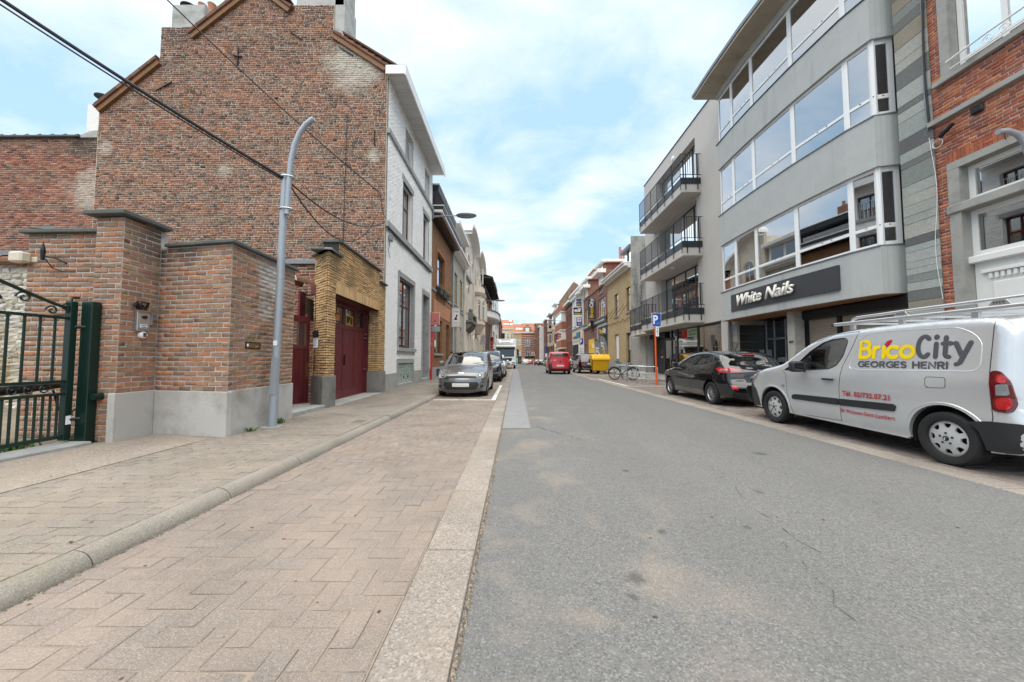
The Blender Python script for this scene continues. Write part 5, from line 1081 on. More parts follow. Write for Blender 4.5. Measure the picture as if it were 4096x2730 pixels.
fb(F, 'cellar_window', DARK, t, 20.6, 21.5, .2, .6, .02, .035); fb(F, 'window_poster', SWHITE, t, 20.5, 21.1, 1.9, 3.2, -.13, -.125); fb(F, 'window_poster', mat('magenta_print', (.35, .03, .10), .6, var=.5, vs=9), t, 20.55, 21.05, 2.3, 2.9, -.124, -.12)
fb(F, 'bell_box', STEEL, t, 25.0, 25.15, 1.7, 2.0, 0, .06, .01)
FLW = ((.55, .03, .02), (.60, .04, .20), (.70, .68, .65))
FM = [mat('petal_%s' % n, c, .6, var=.2, bump=0) for n, c in zip(('red', 'pink', 'white'), FLW)]; PLN = mat('planter_leaf', (.05, .12, .03), .6, var=.4, vs=12, bump=0)
for i, y in enumerate((20.75, 21.75, 22.75)):
    fx = thing('flower_box', ('nearest', 'middle', 'farthest')[i]+' grey flower box with red flowers under the orange house window', 'flower box', (-4.4, y, 5.0), 'flower boxes under the orange house window')
    bq = MB(); bq.prism([(-4.58, y-.4, 5.28), (-4.30, y-.4, 5.28), (-4.36, y-.38, 5.0), (-4.55, y-.38, 5.0)], (0, .8, 0)); bq.build('box', ANTH, fx)
    for nm, mm, n, s, z in (('leaves', PLN, 150, .045, 5.33), ('petals', FM[0 if i != 1 else 0], 40, .03, 5.42), ('petals', FM[1 if i == 0 else 2], 18, .03, 5.45)):
        q = MB()
        for _ in range(n):
            c = Vector((-4.42+random.gauss(0, .09), y+random.uniform(-.4, .4), z+random.gauss(0, .07))); a = Vector((random.gauss(0, 1), random.gauss(0, 1), random.gauss(0, 1))).normalized()*s; b2 = a.orthogonal().normalized()*s*.6; q.quad(c-a, c+b2, c+a, c-b2)
        q.build(nm, mm, fx)
t, F = hs('terraced_house', 'cream glazed brick house with white dormer and deep cornice', 'L', -4.62, 25.36, 31.1, 9.15, WB, wins=[(27.2, 1.25, 5.35, 7.8, 1), (29.85, 1.25, 5.35, 7.8, 1)], frame=mat('ribbed_yellow_blind', (.36, .30, .16), .6, var=.1), doors=[(27.2, 1.1, .1, 3.85, DARK), (29.9, .95, .1, 3.85, WHITE)], roof=(2.6, -.3, SLATE))
for a, b_, d in ((9.0, 9.12, .2), (9.122, 9.30, .45), (9.302, 9.48, .62)): fb(F, 'cornice', WHITE, t, 25.37, 31.2, a, b_, -.1, d, .02)
fb(F, 'dormer', WREN, t, 25.7, 30.9, 9.49, 11.1, -3, -.02); fb(F, 'dormer_roof', WREN, t, 25.5, 31.1, 11.102, 11.42, -3, .55, .02)
for k in range(3): fb(F, 'dormer_window', GLASSD, t, 26.1+1.6*k, 27.4+1.6*k, 9.8, 10.95, -.03, .0)
for y in (27.2, 29.85): 
    for j in range(26): fb(F, 'blind_slat', bpy.data.materials['ribbed_yellow_blind'], t, y-.55, y+.55, 5.45+.09*j, 5.51+.09*j, -.13, -.10)
fb(F, 'string_course', STONE, t, 25.37, 31.1, 5.0, 5.12, 0, .07)
dpz = thing('downpipe', 'grey round downpipe between the orange and cream brick houses', 'downpipe', (-4.5, 25.4, 0)); one('pipe', ZINC, dpz, 'cyl', (-4.54, 25.36, .6), (-4.54, 25.36, 8.9), .055, 10); one('hopper', ZINC, dpz, 'lathe', [(.06, 0), (.16, .3), (.16, .36)], (-4.52, 25.36, 8.7), n=12); one('shoe', BLACKM, dpz, 'cyl', (-4.54, 25.36, .1), (-4.54, 25.36, 1.7), .07, 10)
def archwin(par, F, yc, w, z0, zs, fm, d=.03, fr=.09):
    b = MB(); r = w/2; n = 12; A = [(yc+r*math.cos(PI*i/n), zs+r*math.sin(PI*i/n)) for i in range(n+1)]; pts = [(yc+r, z0)]+A+[(yc-r, z0)]
    b.prism([F.p(u, v, d-.02) for u, v in pts], tuple(F.n*.03)); o = b.build('window', GLASSD, par)
    b = MB(); b.tube([F.p(u, v, d+.02) for u, v in pts], fr*.6, 5); b.tube([F.p(yc, z0, d+.02), F.p(yc, zs+r, d+.02)], .04, 5); b.tube([F.p(yc-r, zs-.2, d+.02), F.p(yc+r, zs-.2, d+.02)], .04, 5); b.build('frame', fm, o)
    b = MB(); b.tube([F.p(yc+(u-yc)*1.22, v+(.12 if v > zs else 0), d+.06) for u, v in pts], .10, 6); b.build('arch_moulding', ARTS, par)
def gableart(par, F, y0, y1, zb, zt):
    n = 18; yc = (y0+y1)/2; r = (y1-y0)/2; pts = [(yc+r*math.cos(PI*i/n), zb+(zt-zb)*math.sin(PI*i/n)) for i in range(n+1)]
    b = MB(); b.prism([F.p(u, v, -.3) for u, v in pts], tuple(F.n*.3)); b.build('curved_gable', ARTS, par)
    b = MB(); out = [(yc+(u-yc)*1.02, v+.12) for u, v in pts]; b.grid([[F.p(u, v, -.3), F.p(u, v, .75), F.p(u2, v2, .75), F.p(u2, v2, -.3)] for (u, v), (u2, v2) in zip(out, [(yc+(u-yc)*1.06, v+.38) for u, v in pts])]); b.build('eyebrow_cornice', WREN, par, smooth=50)
t, F = hs('terraced_house', 'cream art nouveau house with curved gable and dark stone balcony', 'L', -4.62, 31.12, 38.9, 12.3, ARTS, doors=[(32.6, 1.1, .05, 3.0, DARK), (34.9, 1.1, .05, 3.0, DARK)])
gableart(t, F, 31.4, 38.7, 12.3, 13.7)
for yc, w, a, zs in ((33.4, 1.5, 9.2, 10.3), (33.2, 1.35, 5.5, 7.2), (36.6, 1.5, 9.2, 10.3), (32.6, 1.0, .2, 3.0), (34.9, 1.0, .2, 3.0)): archwin(t, F, yc, w, a, zs, WHITE)
fb(F, 'sill_band', STONE, t, 32.2, 35.6, 8.75, 8.95, 0, .25, .03)
for y in (31.4, 38.4): fb(F, 'pilaster', ARTS, t, y-.25, y+.25, 0, 12.3, 0, .18, .04)
fb(F, 'balcony_slab', DSTONE, t, 31.7, 35.4, 4.45, 4.68, 0, .75, .04)
for y in (31.95, 32.9, 34.1, 35.1): b = MB(); b.prism([F.p(y-.13, 4.44, 0), F.p(y-.13, 4.44, .68), F.p(y-.13, 4.1, .55), F.p(y-.13, 3.6, .02)], (0, .26, 0)); b.build('console', DSTONE, t, bevel=.03)
for y in (31.75, 35.2): fb(F, 'balcony_pier', DSTONE, t, y, y+.3, 4.69, 5.4, .35, .75, .03)
one('stone_ball', DSTONE, t, 'ball', (-4.05, 31.9, 5.55), .2, 10, smooth=60)
b = MB()
for k in range(7): b.tube([F.p(32.2+.45*k+.2*(1-.09*a)*math.cos(a), 5.02+.25*(1-.09*a)*math.sin(a), .66) for a in np.linspace(0, 8, 16)], .022, 5)
b.build('iron_railing', BLACKM, t); one('rail', BLACKM, t, 'tube', [F.p(32, 5.36, .66), F.p(35.3, 5.36, .66)], .03, 6)
t, F = hs('terraced_house', 'cream art nouveau house with round corner bay and small top balcony', 'L', -4.62, 38.92, 47.0, 12.3, ARTS)
gableart(t, F, 39.2, 46.8, 12.3, 13.7); archwin(t, F, 41.4, 1.6, 9.3, 10.7, WHITE); archwin(t, F, 44.6, 1.6, 9.3, 10.7, WHITE)
for yc in (37.6, 40.3, 43.6): archwin(t, F, yc+.9, 1.3, .1, 2.9, WHITE)
def bayring(z0, z1, r0, r1, m, nm, seg=(0, 1)):
    b = MB(); n = 14
    def ring(r, z): return [F.p(40.7-2.0*(r)*math.cos(PI*i/n), z, 1.05*r*math.sin(PI*i/n)**.6) for i in range(n+1)]
    b.grid([ring(r0, z0), ring(r1, z1)]); b.poly(ring(r1, z1)); b.poly(ring(r0, z0)); return b.build(nm, m, t, smooth=35)
for z0, z1, r0, r1, nm in ((4.0, 5.0, .55, 1.0, 'bay_corbel'), (5.0, 5.3, 1.07, 1.07, 'bay_moulding'), (5.3, 8.2, 1.0, 1.0, 'bay'), (8.2, 8.5, 1.08, 1.2, 'bay_cornice'), (8.5, 9.2, 1.05, 1.02, 'bay_parapet')): bayring(z0, z1, r0, r1, ARTS, nm)
for a in (-.62, .0, .62):
    c = 40.7+2.0*math.sin(a)*1.0; dd = 1.05*math.cos(a)**.6; nn_ = Vector((math.cos(a), math.sin(a)*-0, 0))
    Fb = Fr((F.p(c, 0, dd).x, c, 0), (math.sin(-a)*.8+.0, math.cos(a))) if a else Fr((F.p(c, 0, dd).x, c, 0), (0, 1)); archwin(t, Fb, 0, .62, 5.5, 7.3, PVC, .02, .12)
Fb = Fr((-4.15, 38.86, 0), (1, .25)); archwin(t, Fb, 0, .5, 5.5, 7.35, PVC, .03, .12)
b = MB()
for k in range(9): b.tube([F.p(39.3+.34*k+.14*(1-.09*a)*math.cos(a), 9.4+.16*(1-.09*a)*math.sin(a), .95) for a in np.linspace(0, 8, 12)], .02, 4)
b.build('iron_railing', BLACKM, t); one('flagpole', WHITE, t, 'cyl', F.p(43.2, 9.3, .6), F.p(43.2, 12.2, .6), .06, 8)
t, F = hs('apartment_house', 'terracotta rendered building with long eaves and curved white canopy', 'L', -4.62, 47.05, 66, 12.1, PEACH, wins=[(52, 4.5, 9.4, 11.0, 3), (58, 4.5, 9.4, 11.0, 3), (63, 3, 9.4, 11.0, 2)], frame=ANTH, roof=(2, 1.6, SLATE), sillm=ANTH)
fb(F, 'eaves', mat('brown_eaves', (.10, .075, .06), .7, var=.3), t, 47.1, 66, 12.05, 12.2, -.1, 1.6); fb(F, 'window_band', ANTH, t, 49, 65, 11.15, 11.4, 0, .4); fb(F, 'window_band', ANTH, t, 49, 65, 8.9, 9.2, 0, .3)
for i in range(16): fb(F, 'rafter_end', BLACKM, t, 47.6+1.15*i, 47.8+1.15*i, 11.9, 12.05, 0, 1.5)
b = MB(); n = 20; b.prism([F.p(56-6.8*math.cos(PI*i/n), 7.1, 2.1*math.sin(PI*i/n)) for i in range(n+1)], (0, 0, .95)); b.build('canopy', WREN, t, smooth=30, bevel=.06)
b = MB(); b.prism([F.p(56-7*math.cos(PI*i/n), 8.06, 2.25*math.sin(PI*i/n)) for i in range(n+1)], (0, 0, .10)); b.build('canopy_edge', ZINC, t)
fb(F, 'canopy_pier', CRM, t, 62.2, 65.2, 0, 7.1, 0, .5); fb(F, 'pier', CRM, t, 47.2, 49.2, 0, 8.0, 0, .4)
for k in range(22): fb(F, 'shutter_slat', ANTH if k % 2 else ZINC, t, 50, 62, .4+.27*k, .62+.27*k, .02, .12)
b = MB(); b.grid([[F.p(51.5+.6*i, z, .2+.12*math.sin(i*1.3)) for i in range(5)] for z in (3.2, 5.6)]); b.build('red_banner', REDP, t)
t, F = hs('apartment_house', 'tall white building with bracketed cornice beyond the curved canopy', 'L', -4.4, 66.05, 92, 15.6, WREN, wins=[(70, 3, 11.8, 13.4), (70, 3, 8, 9.8), (78, 3, 8, 9.8), (72, 5, 4.5, 6.6), (82, 5, 4.5, 6.6), (78, 3, 11.8, 13.4)], frame=ANTH)
for i in range(14): fb(F, 'cornice_bracket', ARTS, t, 66.5+.62*i, 66.8+.62*i, 14.9, 15.5, 0, .5)
fb(F, 'cornice', WREN, t, 66, 75.2, 15.5, 15.75, -.2, .6); fb(F, 'gable_wedge', BBX, t, 60, 66, 12.3, 14.8, -5, -.8)
fb(F, 'roof_balcony', ANTH, t, 80, 90, 9.9, 10.9, 0, .9)
t, F = hs('terraced_house', 'narrow red brick house with dark oriel at the far left end', 'L', -3.9, 92.1, 104, 10.2, RBH2, wins=[(97, 2, 5, 7), (101, 2, 5, 7)], roof=(2.5, .2, SLATE)); fb(F, 'oriel', ANTH, t, 97, 100, 5.6, 8.2, 0, .9)
# --- closing the view
def endhouse(name, label, x0, x1, y, zt, m, wins, rm, rh, sky=()):
    zb = -1.2; F = Fr((x0, y, 0), (1, 0)); t = thing(name, label, 'house', ((x0+x1)/2, y, 0), 'houses closing the end of the street'); W = x1-x0
    b = MB(); cells(b, F, 0, W, zb, zt, [(c-w/2, c+w/2, a, b_) for c, w, a, b_ in wins], 0, .25); b.quad((x0, y, zb), (x0, y, zt), (x0, y+9, zt), (x0, y+9, zb)); b.quad((x1, y, zb), (x1, y, zt), (x1, y+9, zt), (x1, y+9, zb)); b.build('front_wall', m, t)
    for c, w, a, b_ in wins: window(t, F, c-w/2+.01, c+w/2-.01, a, b_, PVC, GLASSD, d=-.12, fw=.12, mull=(c,), trans=(a+(b_-a)*.7,))
    b = MB(); b.prism([(x0, y-.3, zt), (x0, y+4.5, zt+rh), (x0, y+4.5, zt+rh+.1), (x0, y-.3, zt+.1)], (W, 0, 0)); b.prism([(x0, y+4.5, zt+rh), (x0, y+9, zt), (x0, y+9, zt+.1), (x0, y+4.5, zt+rh+.1)], (W, 0, 0)); b.build('roof', rm, t)
    b = MB()
    for x in (x0+.05, x1-.05): b.poly([(x, y, zt), (x, y+4.5, zt+rh-.05), (x, y+9, zt)])
    b.build('gable', BBX, t); fb(F, 'gutter', WHITE, t, 0, W, zt-.25, zt+.02, 0, .35)
    for sx, s in sky: b = MB(); k = rh/4.5; b.prism([(x0+sx, y+1+s, zt+k*(1.3+s)+.12), (x0+sx+1.0, y+1+s, zt+k*(1.3+s)+.12), (x0+sx+1.0, y+1.9+s, zt+k*(2.2+s)+.12), (x0+sx, y+1.9+s, zt+k*(2.2+s)+.12)], (0, 0, .08)); b.build('skylight', GLASSW, t)
    return t, F
YC = mat('pale_yellow_render', (.62, .55, .40), .8, var=.06, bump=.1)
endhouse('terraced_house', 'cream house with orange roof closing the street on the left', -5.6, -.75, 128, 12.0, YC, [(1.4, .9, 7.6, 10.2), (2.9, .9, 7.6, 10.2), (4.3, .8, 7.6, 10.2), (2, 1.2, 1.5, 4)], TILEO, 3.6, ((1.2, .3), (2.2, .3), (3.6, .3), (3.2, 2)))
YBX = facadebrick('ochre_end_brick', (.55, .36, .17), (.50, .32, .15), (.42, .34, .22), .21, .07, .01, axis='x'); STX = facadebrick('banded_end_brick', (.33, .13, .075), (.28, .11, .065), (.50, .44, .36), 60, .75, .12, axis='x')
t, F = endhouse('terraced_house', 'ochre brick house with arched windows beside the banded brick house', -.72, 2.1, 120, 10.0, YBX, [(.9, .75, 5.8, 8.2), (2.1, .75, 5.8, 8.2), (2.0, .9, 1.2, 4.2)], TILEO, 3.2, ((.8, 0), (2.0, 0)))
fb(F, 'shopfront', ANTH, t, .1, 2.7, -.6, 2.0, 0, .2); fb(F, 'shop_glass', mat('teal_glass', (.25, .45, .40), .3), t, .3, 1.5, -.3, 1.5, .2, .22)
t, F = endhouse('terraced_house', 'red and white banded brick house with pointed dormer', 2.13, 8.3, 120, 10.1, STX, [(1.9, 1.6, 5.5, 8.0), (4.9, 1.0, 5.5, 8.0), (1.9, 1.6, 1.6, 4.2), (4.9, 1.0, 1.6, 4.2)], TILEO, 3.4, ((4.9, 0),))
b = MB(); b.prism([F.p(.7, 9.6, .1), F.p(3.1, 9.6, .1), F.p(3.1, 11.8, .1), F.p(1.9, 13.0, .1), F.p(.7, 11.8, .1)], (0, 3, 0)); b.build('pointed_dormer', STX, t); fb(F, 'dormer_window', PVC, t, 1.3, 2.5, 9.9, 11.6, .1, .15); fb(F, 'shopfront', CRM, t, 0, 5.5, -.7, 1.3, 0, .3); fb(F, 'garage_opening', DARK, t, .8, 3.0, -.6, .8, .3, .32); fb(F, 'awning', YEL, t, .8, 3.0, .8, .95, .3, .5); fb(F, 'end_balcony', BLACKM, t, 1.0, 4.2, 1.5, 2.0, 0, .7)
# --- right row
t, F = hs('terraced_house', 'yellow brick house with green windows and white cornice beside the vine wall', 'R', 10.0, 30.52, 38.4, 9.3, YBH, wins=[(31.4, 1.15, 5.35, 7.55, 1, .7), (35.1, 1.25, 5.35, 7.6, 1, .7), (35.1, 1.35, 1.1, 3.6, 1)], frame=GREENW, doors=[(31.5, 1.3, .1, 3.5, GREENW)], roof=(3.2, .1, TILEO), sidem=CEM)
for a, b_, d in ((9.1, 9.25, .25), (9.252, 9.48, .6), (9.482, 9.62, .72)): fb(F, 'cornice', WHITE, t, 30.5, 38.45, a, b_, -.1, d, .03)
fb(F, 'dormer', WHITE, t, 31.0, 33.2, 9.63, 11.0, -2.5, -.3); fb(F, 'dormer_window', GLASSD, t, 31.2, 33.0, 9.8, 10.9, -.29, -.27); fb(F, 'dormer_roof', ZINC, t, 30.8, 33.5, 11.0, 11.3, -2.6, .05, .04); fb(F, 'dormer_post', GREENW, t, 32.0, 32.12, 9.7, 11.0, -.28, -.2)
fb(F, 'blind', SWHITE, t, 34.5, 35.7, 1.2, 3.5, -.135, -.13); fb(F, 'plinth', STONE, t, 30.6, 38.4, 0, .9, 0, .03); fb(F, 'door_surround', STONE, t, 30.75, 30.9, .1, 3.7, -.05, .03)
t, F = hs('party_wall', 'tall grey rendered party wall with bare climbing vine', 'R', 10.02, 30.46, 30.515, 11.85, CEM, cat='wall', group='walls between houses', depth=6)
vm = MB()
for k in range(14):
    x, z = 10.15+random.uniform(0, .9), 5+random.uniform(0, 1); P = [(x, 30.43, z)]
    for j in range(14): x += random.gauss(0, .07); z += random.uniform(.2, .55); P.append((min(max(x, 10.05), 11.2), 30.43, min(z, 11.7)))
    vm.tube(P, [.009-.0005*j for j in range(15)], 4)
vm.build('vine_stems', mat('vine_stem', (.10, .07, .055), .9), t)
for yc in (5,): pass
t, F = hs('shop_house', 'brown brick hardware shop house with white dormers and dark fascia', 'R', 10.0, 38.42, 51.9, 9.6, RBH, wins=[(41, 3.4, 6.1, 8.2, 4), (50.1, 2.0, 6.1, 8.2, 2), (41.4, 1.6, 9.75 if False else 8.9, 9.5, 2)], frame=PVC, doors=[(50.3, 1.2, .1, 3.2, PVC)], roof=(3.6, .1, TILEO), cat='shop')
for y in (41.5, 50.0):
    fb(F, 'dormer', RBH, t, y-1.6, y+1.2, 9.4, 11.9, -3, -.05); fb(F, 'dormer_window', PVC, t, y-1.3, y+.9, 9.9, 11.0, -.05, -.02); fb(F, 'dormer_balcony', WHITE, t, y-1.9, y+1.5, 10.9, 11.35, -.2, .75, .03); fb(F, 'dormer_roof', WHITE, t, y-2.0, y+1.8, 12.1, 12.4, -3.2, .35, .03); fb(F, 'dormer_side', RBH2, t, y-1.62, y-1.6, 11.4, 12.1, -3, -.4); fb(F, 'dormer_pane', GLASSD, t, y-1.2, y+.8, 11.45, 12.0, -.04, -.02)
for i, x in enumerate((11.2, 11.5, 12.0)): one('chimney_pot', POT if i < 2 else ZINC, t, 'cyl', (x+1, 41+.5*i, 12.6), (x+1, 41+.5*i, 14.2-.2*i), .14, 8)
fb(F, 'entrance', DARK, t, 38.7, 42.4, .1, 3.85, -.3, .012); fb(F, 'entrance_surround', STONE, t, 42.4, 42.9, .1, 5.1, 0, .15); fb(F, 'entrance_surround', STONE, t, 38.5, 42.4, 4.85, 5.15, 0, .15)
for y in (44, 45, 46, 47): fb(F, 'vent_brick', CEM, t, y, y+.12, 4.4, 4.6, 0, .02)
def sgn(name, label, cat='sign', loc=(9, 40, 5), group=None): return thing(name, label, cat, loc, group)
def nF(x, y): return Fr((x, y, 0), (1, 0))     # board facing down the street towards us
def brico(par, F, u, v, h, up=False, thick=.3, off=.01, c2=None, city=True):
    """two-tone shop lettering"""
    o = F.p(u, v, off); r = F.u; upv = Vector((0, 0, 1))
    if up: r, upv = Vector((0, 0, 1)), -F.u
    strokes('lettering', 'Brico', YEL, par, (o, r, upv), h, h*.115, .24, thick=thick); w = (sum(STROKE[c][0]+.24 for c in 'Brico'))*h
    if city: strokes('lettering', 'City', c2 or SWHITE, par, (o+r*w, r, upv), h, h*.125, .24, thick=thick)
    q = MB(); q.tube([o+r*(1.46*h)+upv*(.72*h), o+r*(1.58*h)+upv*(1.0*h)], h*.1, 6, flat=(r.cross(upv), thick)); q.build('red_tip', REDP, par); return w
vs_ = sgn('hanging_sign', 'tall charcoal hanging sign reading BricoCity upwards', loc=(9.5, 44, 7)); box('board', DGREY, vs_, 9.03, 9.9, 44.0, 44.3, 6.15, 8.65, bevel=.02); brico(vs_, nF(9.03, 44.0), .62, 6.3, .405, True)
fs = sgn('fascia_sign', 'long dark fascia sign of the hardware shop with small white words', loc=(9.8, 45, 5.6)); fb(F, 'board', DGREY, fs, 38.7, 51.7, 5.25, 5.92, .02, .14, .01)
FS = Fr((9.85, 51.6, 0), (0, -1)); textmesh('lettering', 'Bricolage Sanitaire Outillage', SWHITE, fs, (FS.p(2.5, 5.42, .012), FS.u, (0, 0, 1)), h=.30, w=4.6, off=.02); textmesh('lettering', 'Electricité Peinture Jardinage', SWHITE, fs, (FS.p(9.8, 5.42, .012), FS.u, (0, 0, 1)), h=.30, w=5.2, off=.02)
bx = box('logo_box', DGREY, fs, 9.45, 9.84, 45.0, 46.6, 5.15, 6.05); brico(fs, Fr((9.44, 46.6, 0), (0, -1)), .1, 5.4, .34, city=True)
es = sgn('entrance_sign', 'dark BricoCity panel above the hardware shop entrance', loc=(9.9, 40.5, 4.3)); fb(F, 'board', DGREY, es, 38.75, 42.35, 3.9, 4.8, .02, .06); brico(es, Fr((9.93, 42.2, 0), (0, -1)), .35, 4.15, .48)
yp = sgn('shop_poster', 'yellow BricoCity poster on the hardware shop front', 'poster', (9.9, 46.6, 2.5)); fb(F, 'sheet', YEL, yp, 44.7, 48.4, .9, 3.75, .01, .03); brico(yp, Fr((9.965, 48.2, 0), (0, -1)), .3, 2.6, .5, c2=SWHITE)
for i in range(4): fb(F, 'small_print', DGREY, yp, 45.2+(i % 2)*1.6, 46.2+(i % 2)*1.6, 1.3+.4*(i//2), 1.42+.4*(i//2), .031, .034)
t, F = hs('shop_house', 'white fronted motorcycle shop house with bracketed cornice', 'R', 10.0, 51.95, 62.3, 11.7, WREN, wins=[(54.5, 1.2, 6.6, 9.2, 1), (59.5, 1.6, 6.6, 9.2, 2)], doors=[(54.3, 1.6, .1, 3.4, PVC)], cat='shop', corn=((11.5, 11.75, .35), (11.752, 12.1, .6)), roof=(1.5, -.4, ZINC))
for i in range(22): fb(F, 'cornice_bracket', WREN, t, 52.1+.47*i, 52.35+.47*i, 11.05, 11.49, 0, .4)
fb(F, 'shop_band', CRM, t, 52, 62.2, 4.0, 6.0, 0, .06); fb(F, 'string_course', STONE, t, 52, 62.2, 6.0, 6.2, 0, .2); fb(F, 'shop_opening', DARK, t, 56.5, 61.8, .1, 3.5, -.1, .065); fb(F, 'shop_letters', ANTH, t, 56.5, 61, 4.5, 4.9, .06, .08); fb(F, 'attic_balcony', WHITE, t, 52.1, 54.2, 10.8, 11.2, .3, .9, .03)
ps = sgn('hanging_sign', 'blue square hanging sign with yellow moped and PEUGEOT', loc=(9.5, 53, 9.6)); box('board', SWHITE, ps, 9.05, 9.93, 53.0, 53.2, 9.02, 10.22, bevel=.02); Fp = nF(9.05, 53.0)
NAVY = mat('navy_sign', (.008, .035, .20), .4, var=.05); YELS = mat('sign_yellow', (.70, .55, .03), .4)
k = MB(); Fp.box(k, .06, .82, 9.75, 10.16, 0, .01); k.build('field', NAVY, ps); k = MB(); Fp.box(k, .06, .82, 9.08, 9.70, 0, .01); k.build('field', NAVY, ps); textmesh('lettering', 'PEUGEOT', YELS, ps, (Fp.p(.44, 9.80, .014), Fp.u, (0, 0, 1)), w=.68, h=.12, off=.03)
k = MB(); k.ball(Fp.p(.44, 10.05, .015), .06, 8); k.build('emblem', YELS, ps); k = MB()
for c in (.24, .64): k.tube([Fp.p(c+.12*math.cos(a), 9.27+.12*math.sin(a), .015) for a in np.linspace(0, 2*PI, 13)[:-1]], .022, 5, closed=True)
k.tube([Fp.p(.24, 9.27, .015), Fp.p(.34, 9.5, .015), Fp.p(.28, 9.6, .015)], .025, 5); k.tube([Fp.p(.33, 9.4, .015), Fp.p(.62, 9.45, .015), Fp.p(.64, 9.27, .015)], .035, 5); k.tube([Fp.p(.42, 9.33, .015), Fp.p(.56, 9.33, .015)], .05, 5); k.build('moped_emblem', YELS, ps)
el = sgn('hanging_sign', 'black and white hanging sign reading elf moto', loc=(9.4, 53, 8.2)); box('board', BLACKM, el, 8.72, 9.93, 53.0, 53.2, 7.75, 8.88, bevel=.03); box('lower_strip', SWHITE, el, 8.72, 9.93, 52.99, 53.2, 7.55, 7.745); Fe = nF(8.72, 53.0)
textmesh('lettering', 'elf', SWHITE, el, (Fe.p(.6, 8.18, .014), Fe.u, (0, 0, 1)), w=1.02, h=.60, off=.03); textmesh('lettering', 'moto', YELS, el, (Fe.p(.6, 7.82, .014), Fe.u, (0, 0, 1)), w=.95, h=.26, off=.025)
bl = sgn('hanging_sign', 'blue and white hanging sign with round badge under elf', loc=(9.5, 53, 6.8)); box('board', NAVY, bl, 9.15, 9.93, 53.0, 53.2, 6.1, 7.4, bevel=.02); Fq = nF(9.15, 53.0); k = MB(); Fq.box(k, .1, .68, 6.72, 7.32, 0, .01); k.build('field', SWHITE, bl); one('badge', NAVY, bl, 'lathe', [(.19, -.012), (0, -.014)], tuple(Fq.p(.39, 7.05, .01)), ax='y', n=6); one('badge_ring', SWHITE, bl, 'lathe', [(.09, -.016), (.13, -.016)], tuple(Fq.p(.39, 7.05, .01)), ax='y', n=12)
for i in range(3): k = MB(); Fq.box(k, .15, .63, 6.25+.12*i, 6.29+.12*i, 0, .01); k.build('small_print', SWHITE, bl)
ts = sgn('hanging_sign', 'hanging shop sign striped blue, teal and red', loc=(9.4, 52.6, 4.6))
for i, mm in enumerate((mat('stripe_blue', (.02, .22, .50), .4), mat('stripe_teal', (.02, .42, .36), .4), REDP, SWHITE)): box('stripe', mm, ts, 9.0+.2*i, 9.19+.2*i, 52.4, 52.6, 4.15+.07*i, 5.05+.07*i)
t, F = hs('terraced_house', 'dark red brick house with tall narrow windows', 'R', 10.0, 62.35, 69.7, 11.2, RBH2, wins=[(64, .9, 7, 9.4, 1), (66, .9, 7, 9.4, 1), (68, .9, 7, 9.4, 1), (64, .9, .8, 4.3, 1), (66, .9, .8, 4.3, 1), (68, .9, .8, 4.3, 1)], corn=((11.2, 11.6, .7),), roof=(2, .2, TILEO))
for y in (63.2, 64.9, 66.7, 68.6): one('tie_plate', SWHITE, t, 'lathe', [(.2, -.03), (0, -.05)], (10.0, y, 10.4), ax='x', n=10)
t, F = hs('apartment_house', 'orange brick house with projecting white window bays', 'R', 10.0, 69.75, 82, 11.8, OBH, corn=((11.6, 12.0, .1),))
for z in (8.6, 5.0): fb(F, 'window_bay', PVC, t, 70.5, 81, z, z+2.0, 0, .85); fb(F, 'bay_glass', GLASSD, t, 70.8, 80.6, z+.3, z+1.8, .84, .87)
for z in (10.65, 7.0, 3.4): fb(F, 'bay_band', OBH, t, 70.3, 81.2, z, z+1.55, 0, .95); fb(F, 'bay_trim', WHITE, t, 70.25, 81.25, z-.2, z, 0, 1.0)
STB = mat('sandstone', (.46, .39, .28), .8, var=.15, vs=2, bump=.2, dirt=(.25, .21, .16), da=.5)
for i, (a, c, m, lb, x, zt) in enumerate(((82.05, 91, STB, 'sandstone house with canted bays and balconies', 9.9, 12.6), (91.05, 100, RBH, 'brown brick house with sandstone bays beyond', 9.5, 13.0))):
    t, F = hs('terraced_house', lb, 'R', x, a, c, zt, m, wins=[(a+7, 1.4, 8.6, 11, 1, .7), (a+7, 1.4, 4.8, 7.2, 1, .7)], corn=((zt-.2, zt+.2, .8),), roof=(2.5, .3, SLATE))
    for z in (4.4, 8.2):
        for j, yb in enumerate((a+2.6,)):
            b = MB(); b.prism([F.p(yb-2, z, 0), F.p(yb-1.1, z, 1.0), F.p(yb+1.1, z, 1.0), F.p(yb+2, z, 0)], (0, 0, 3.3)); b.build('bay', STB, t); fb(F, 'bay_window', PVC, t, yb-.9, yb+.9, z+.9, z+3.0, 1.0, 1.03); fb(F, 'bay_glass', GLASSD, t, yb-.75, yb+.75, z+1.0, z+2.9, 1.03, 1.05)
            Fc = Fr(tuple(F.p(yb-2, 0, 0)[:2]), tuple((F.p(yb-1.1, 0, 1.0)-F.p(yb-2, 0, 0))[:2])); k = MB(); L_ = 1.345; [k.quad(Fc.p(.25, z+.9, s*.02), Fc.p(1.1, z+.9, s*.02), Fc.p(1.1, z+3, s*.02), Fc.p(.25, z+3, s*.02)) for s in (1, -1)]; k.build('bay_window', GLASSD, t)
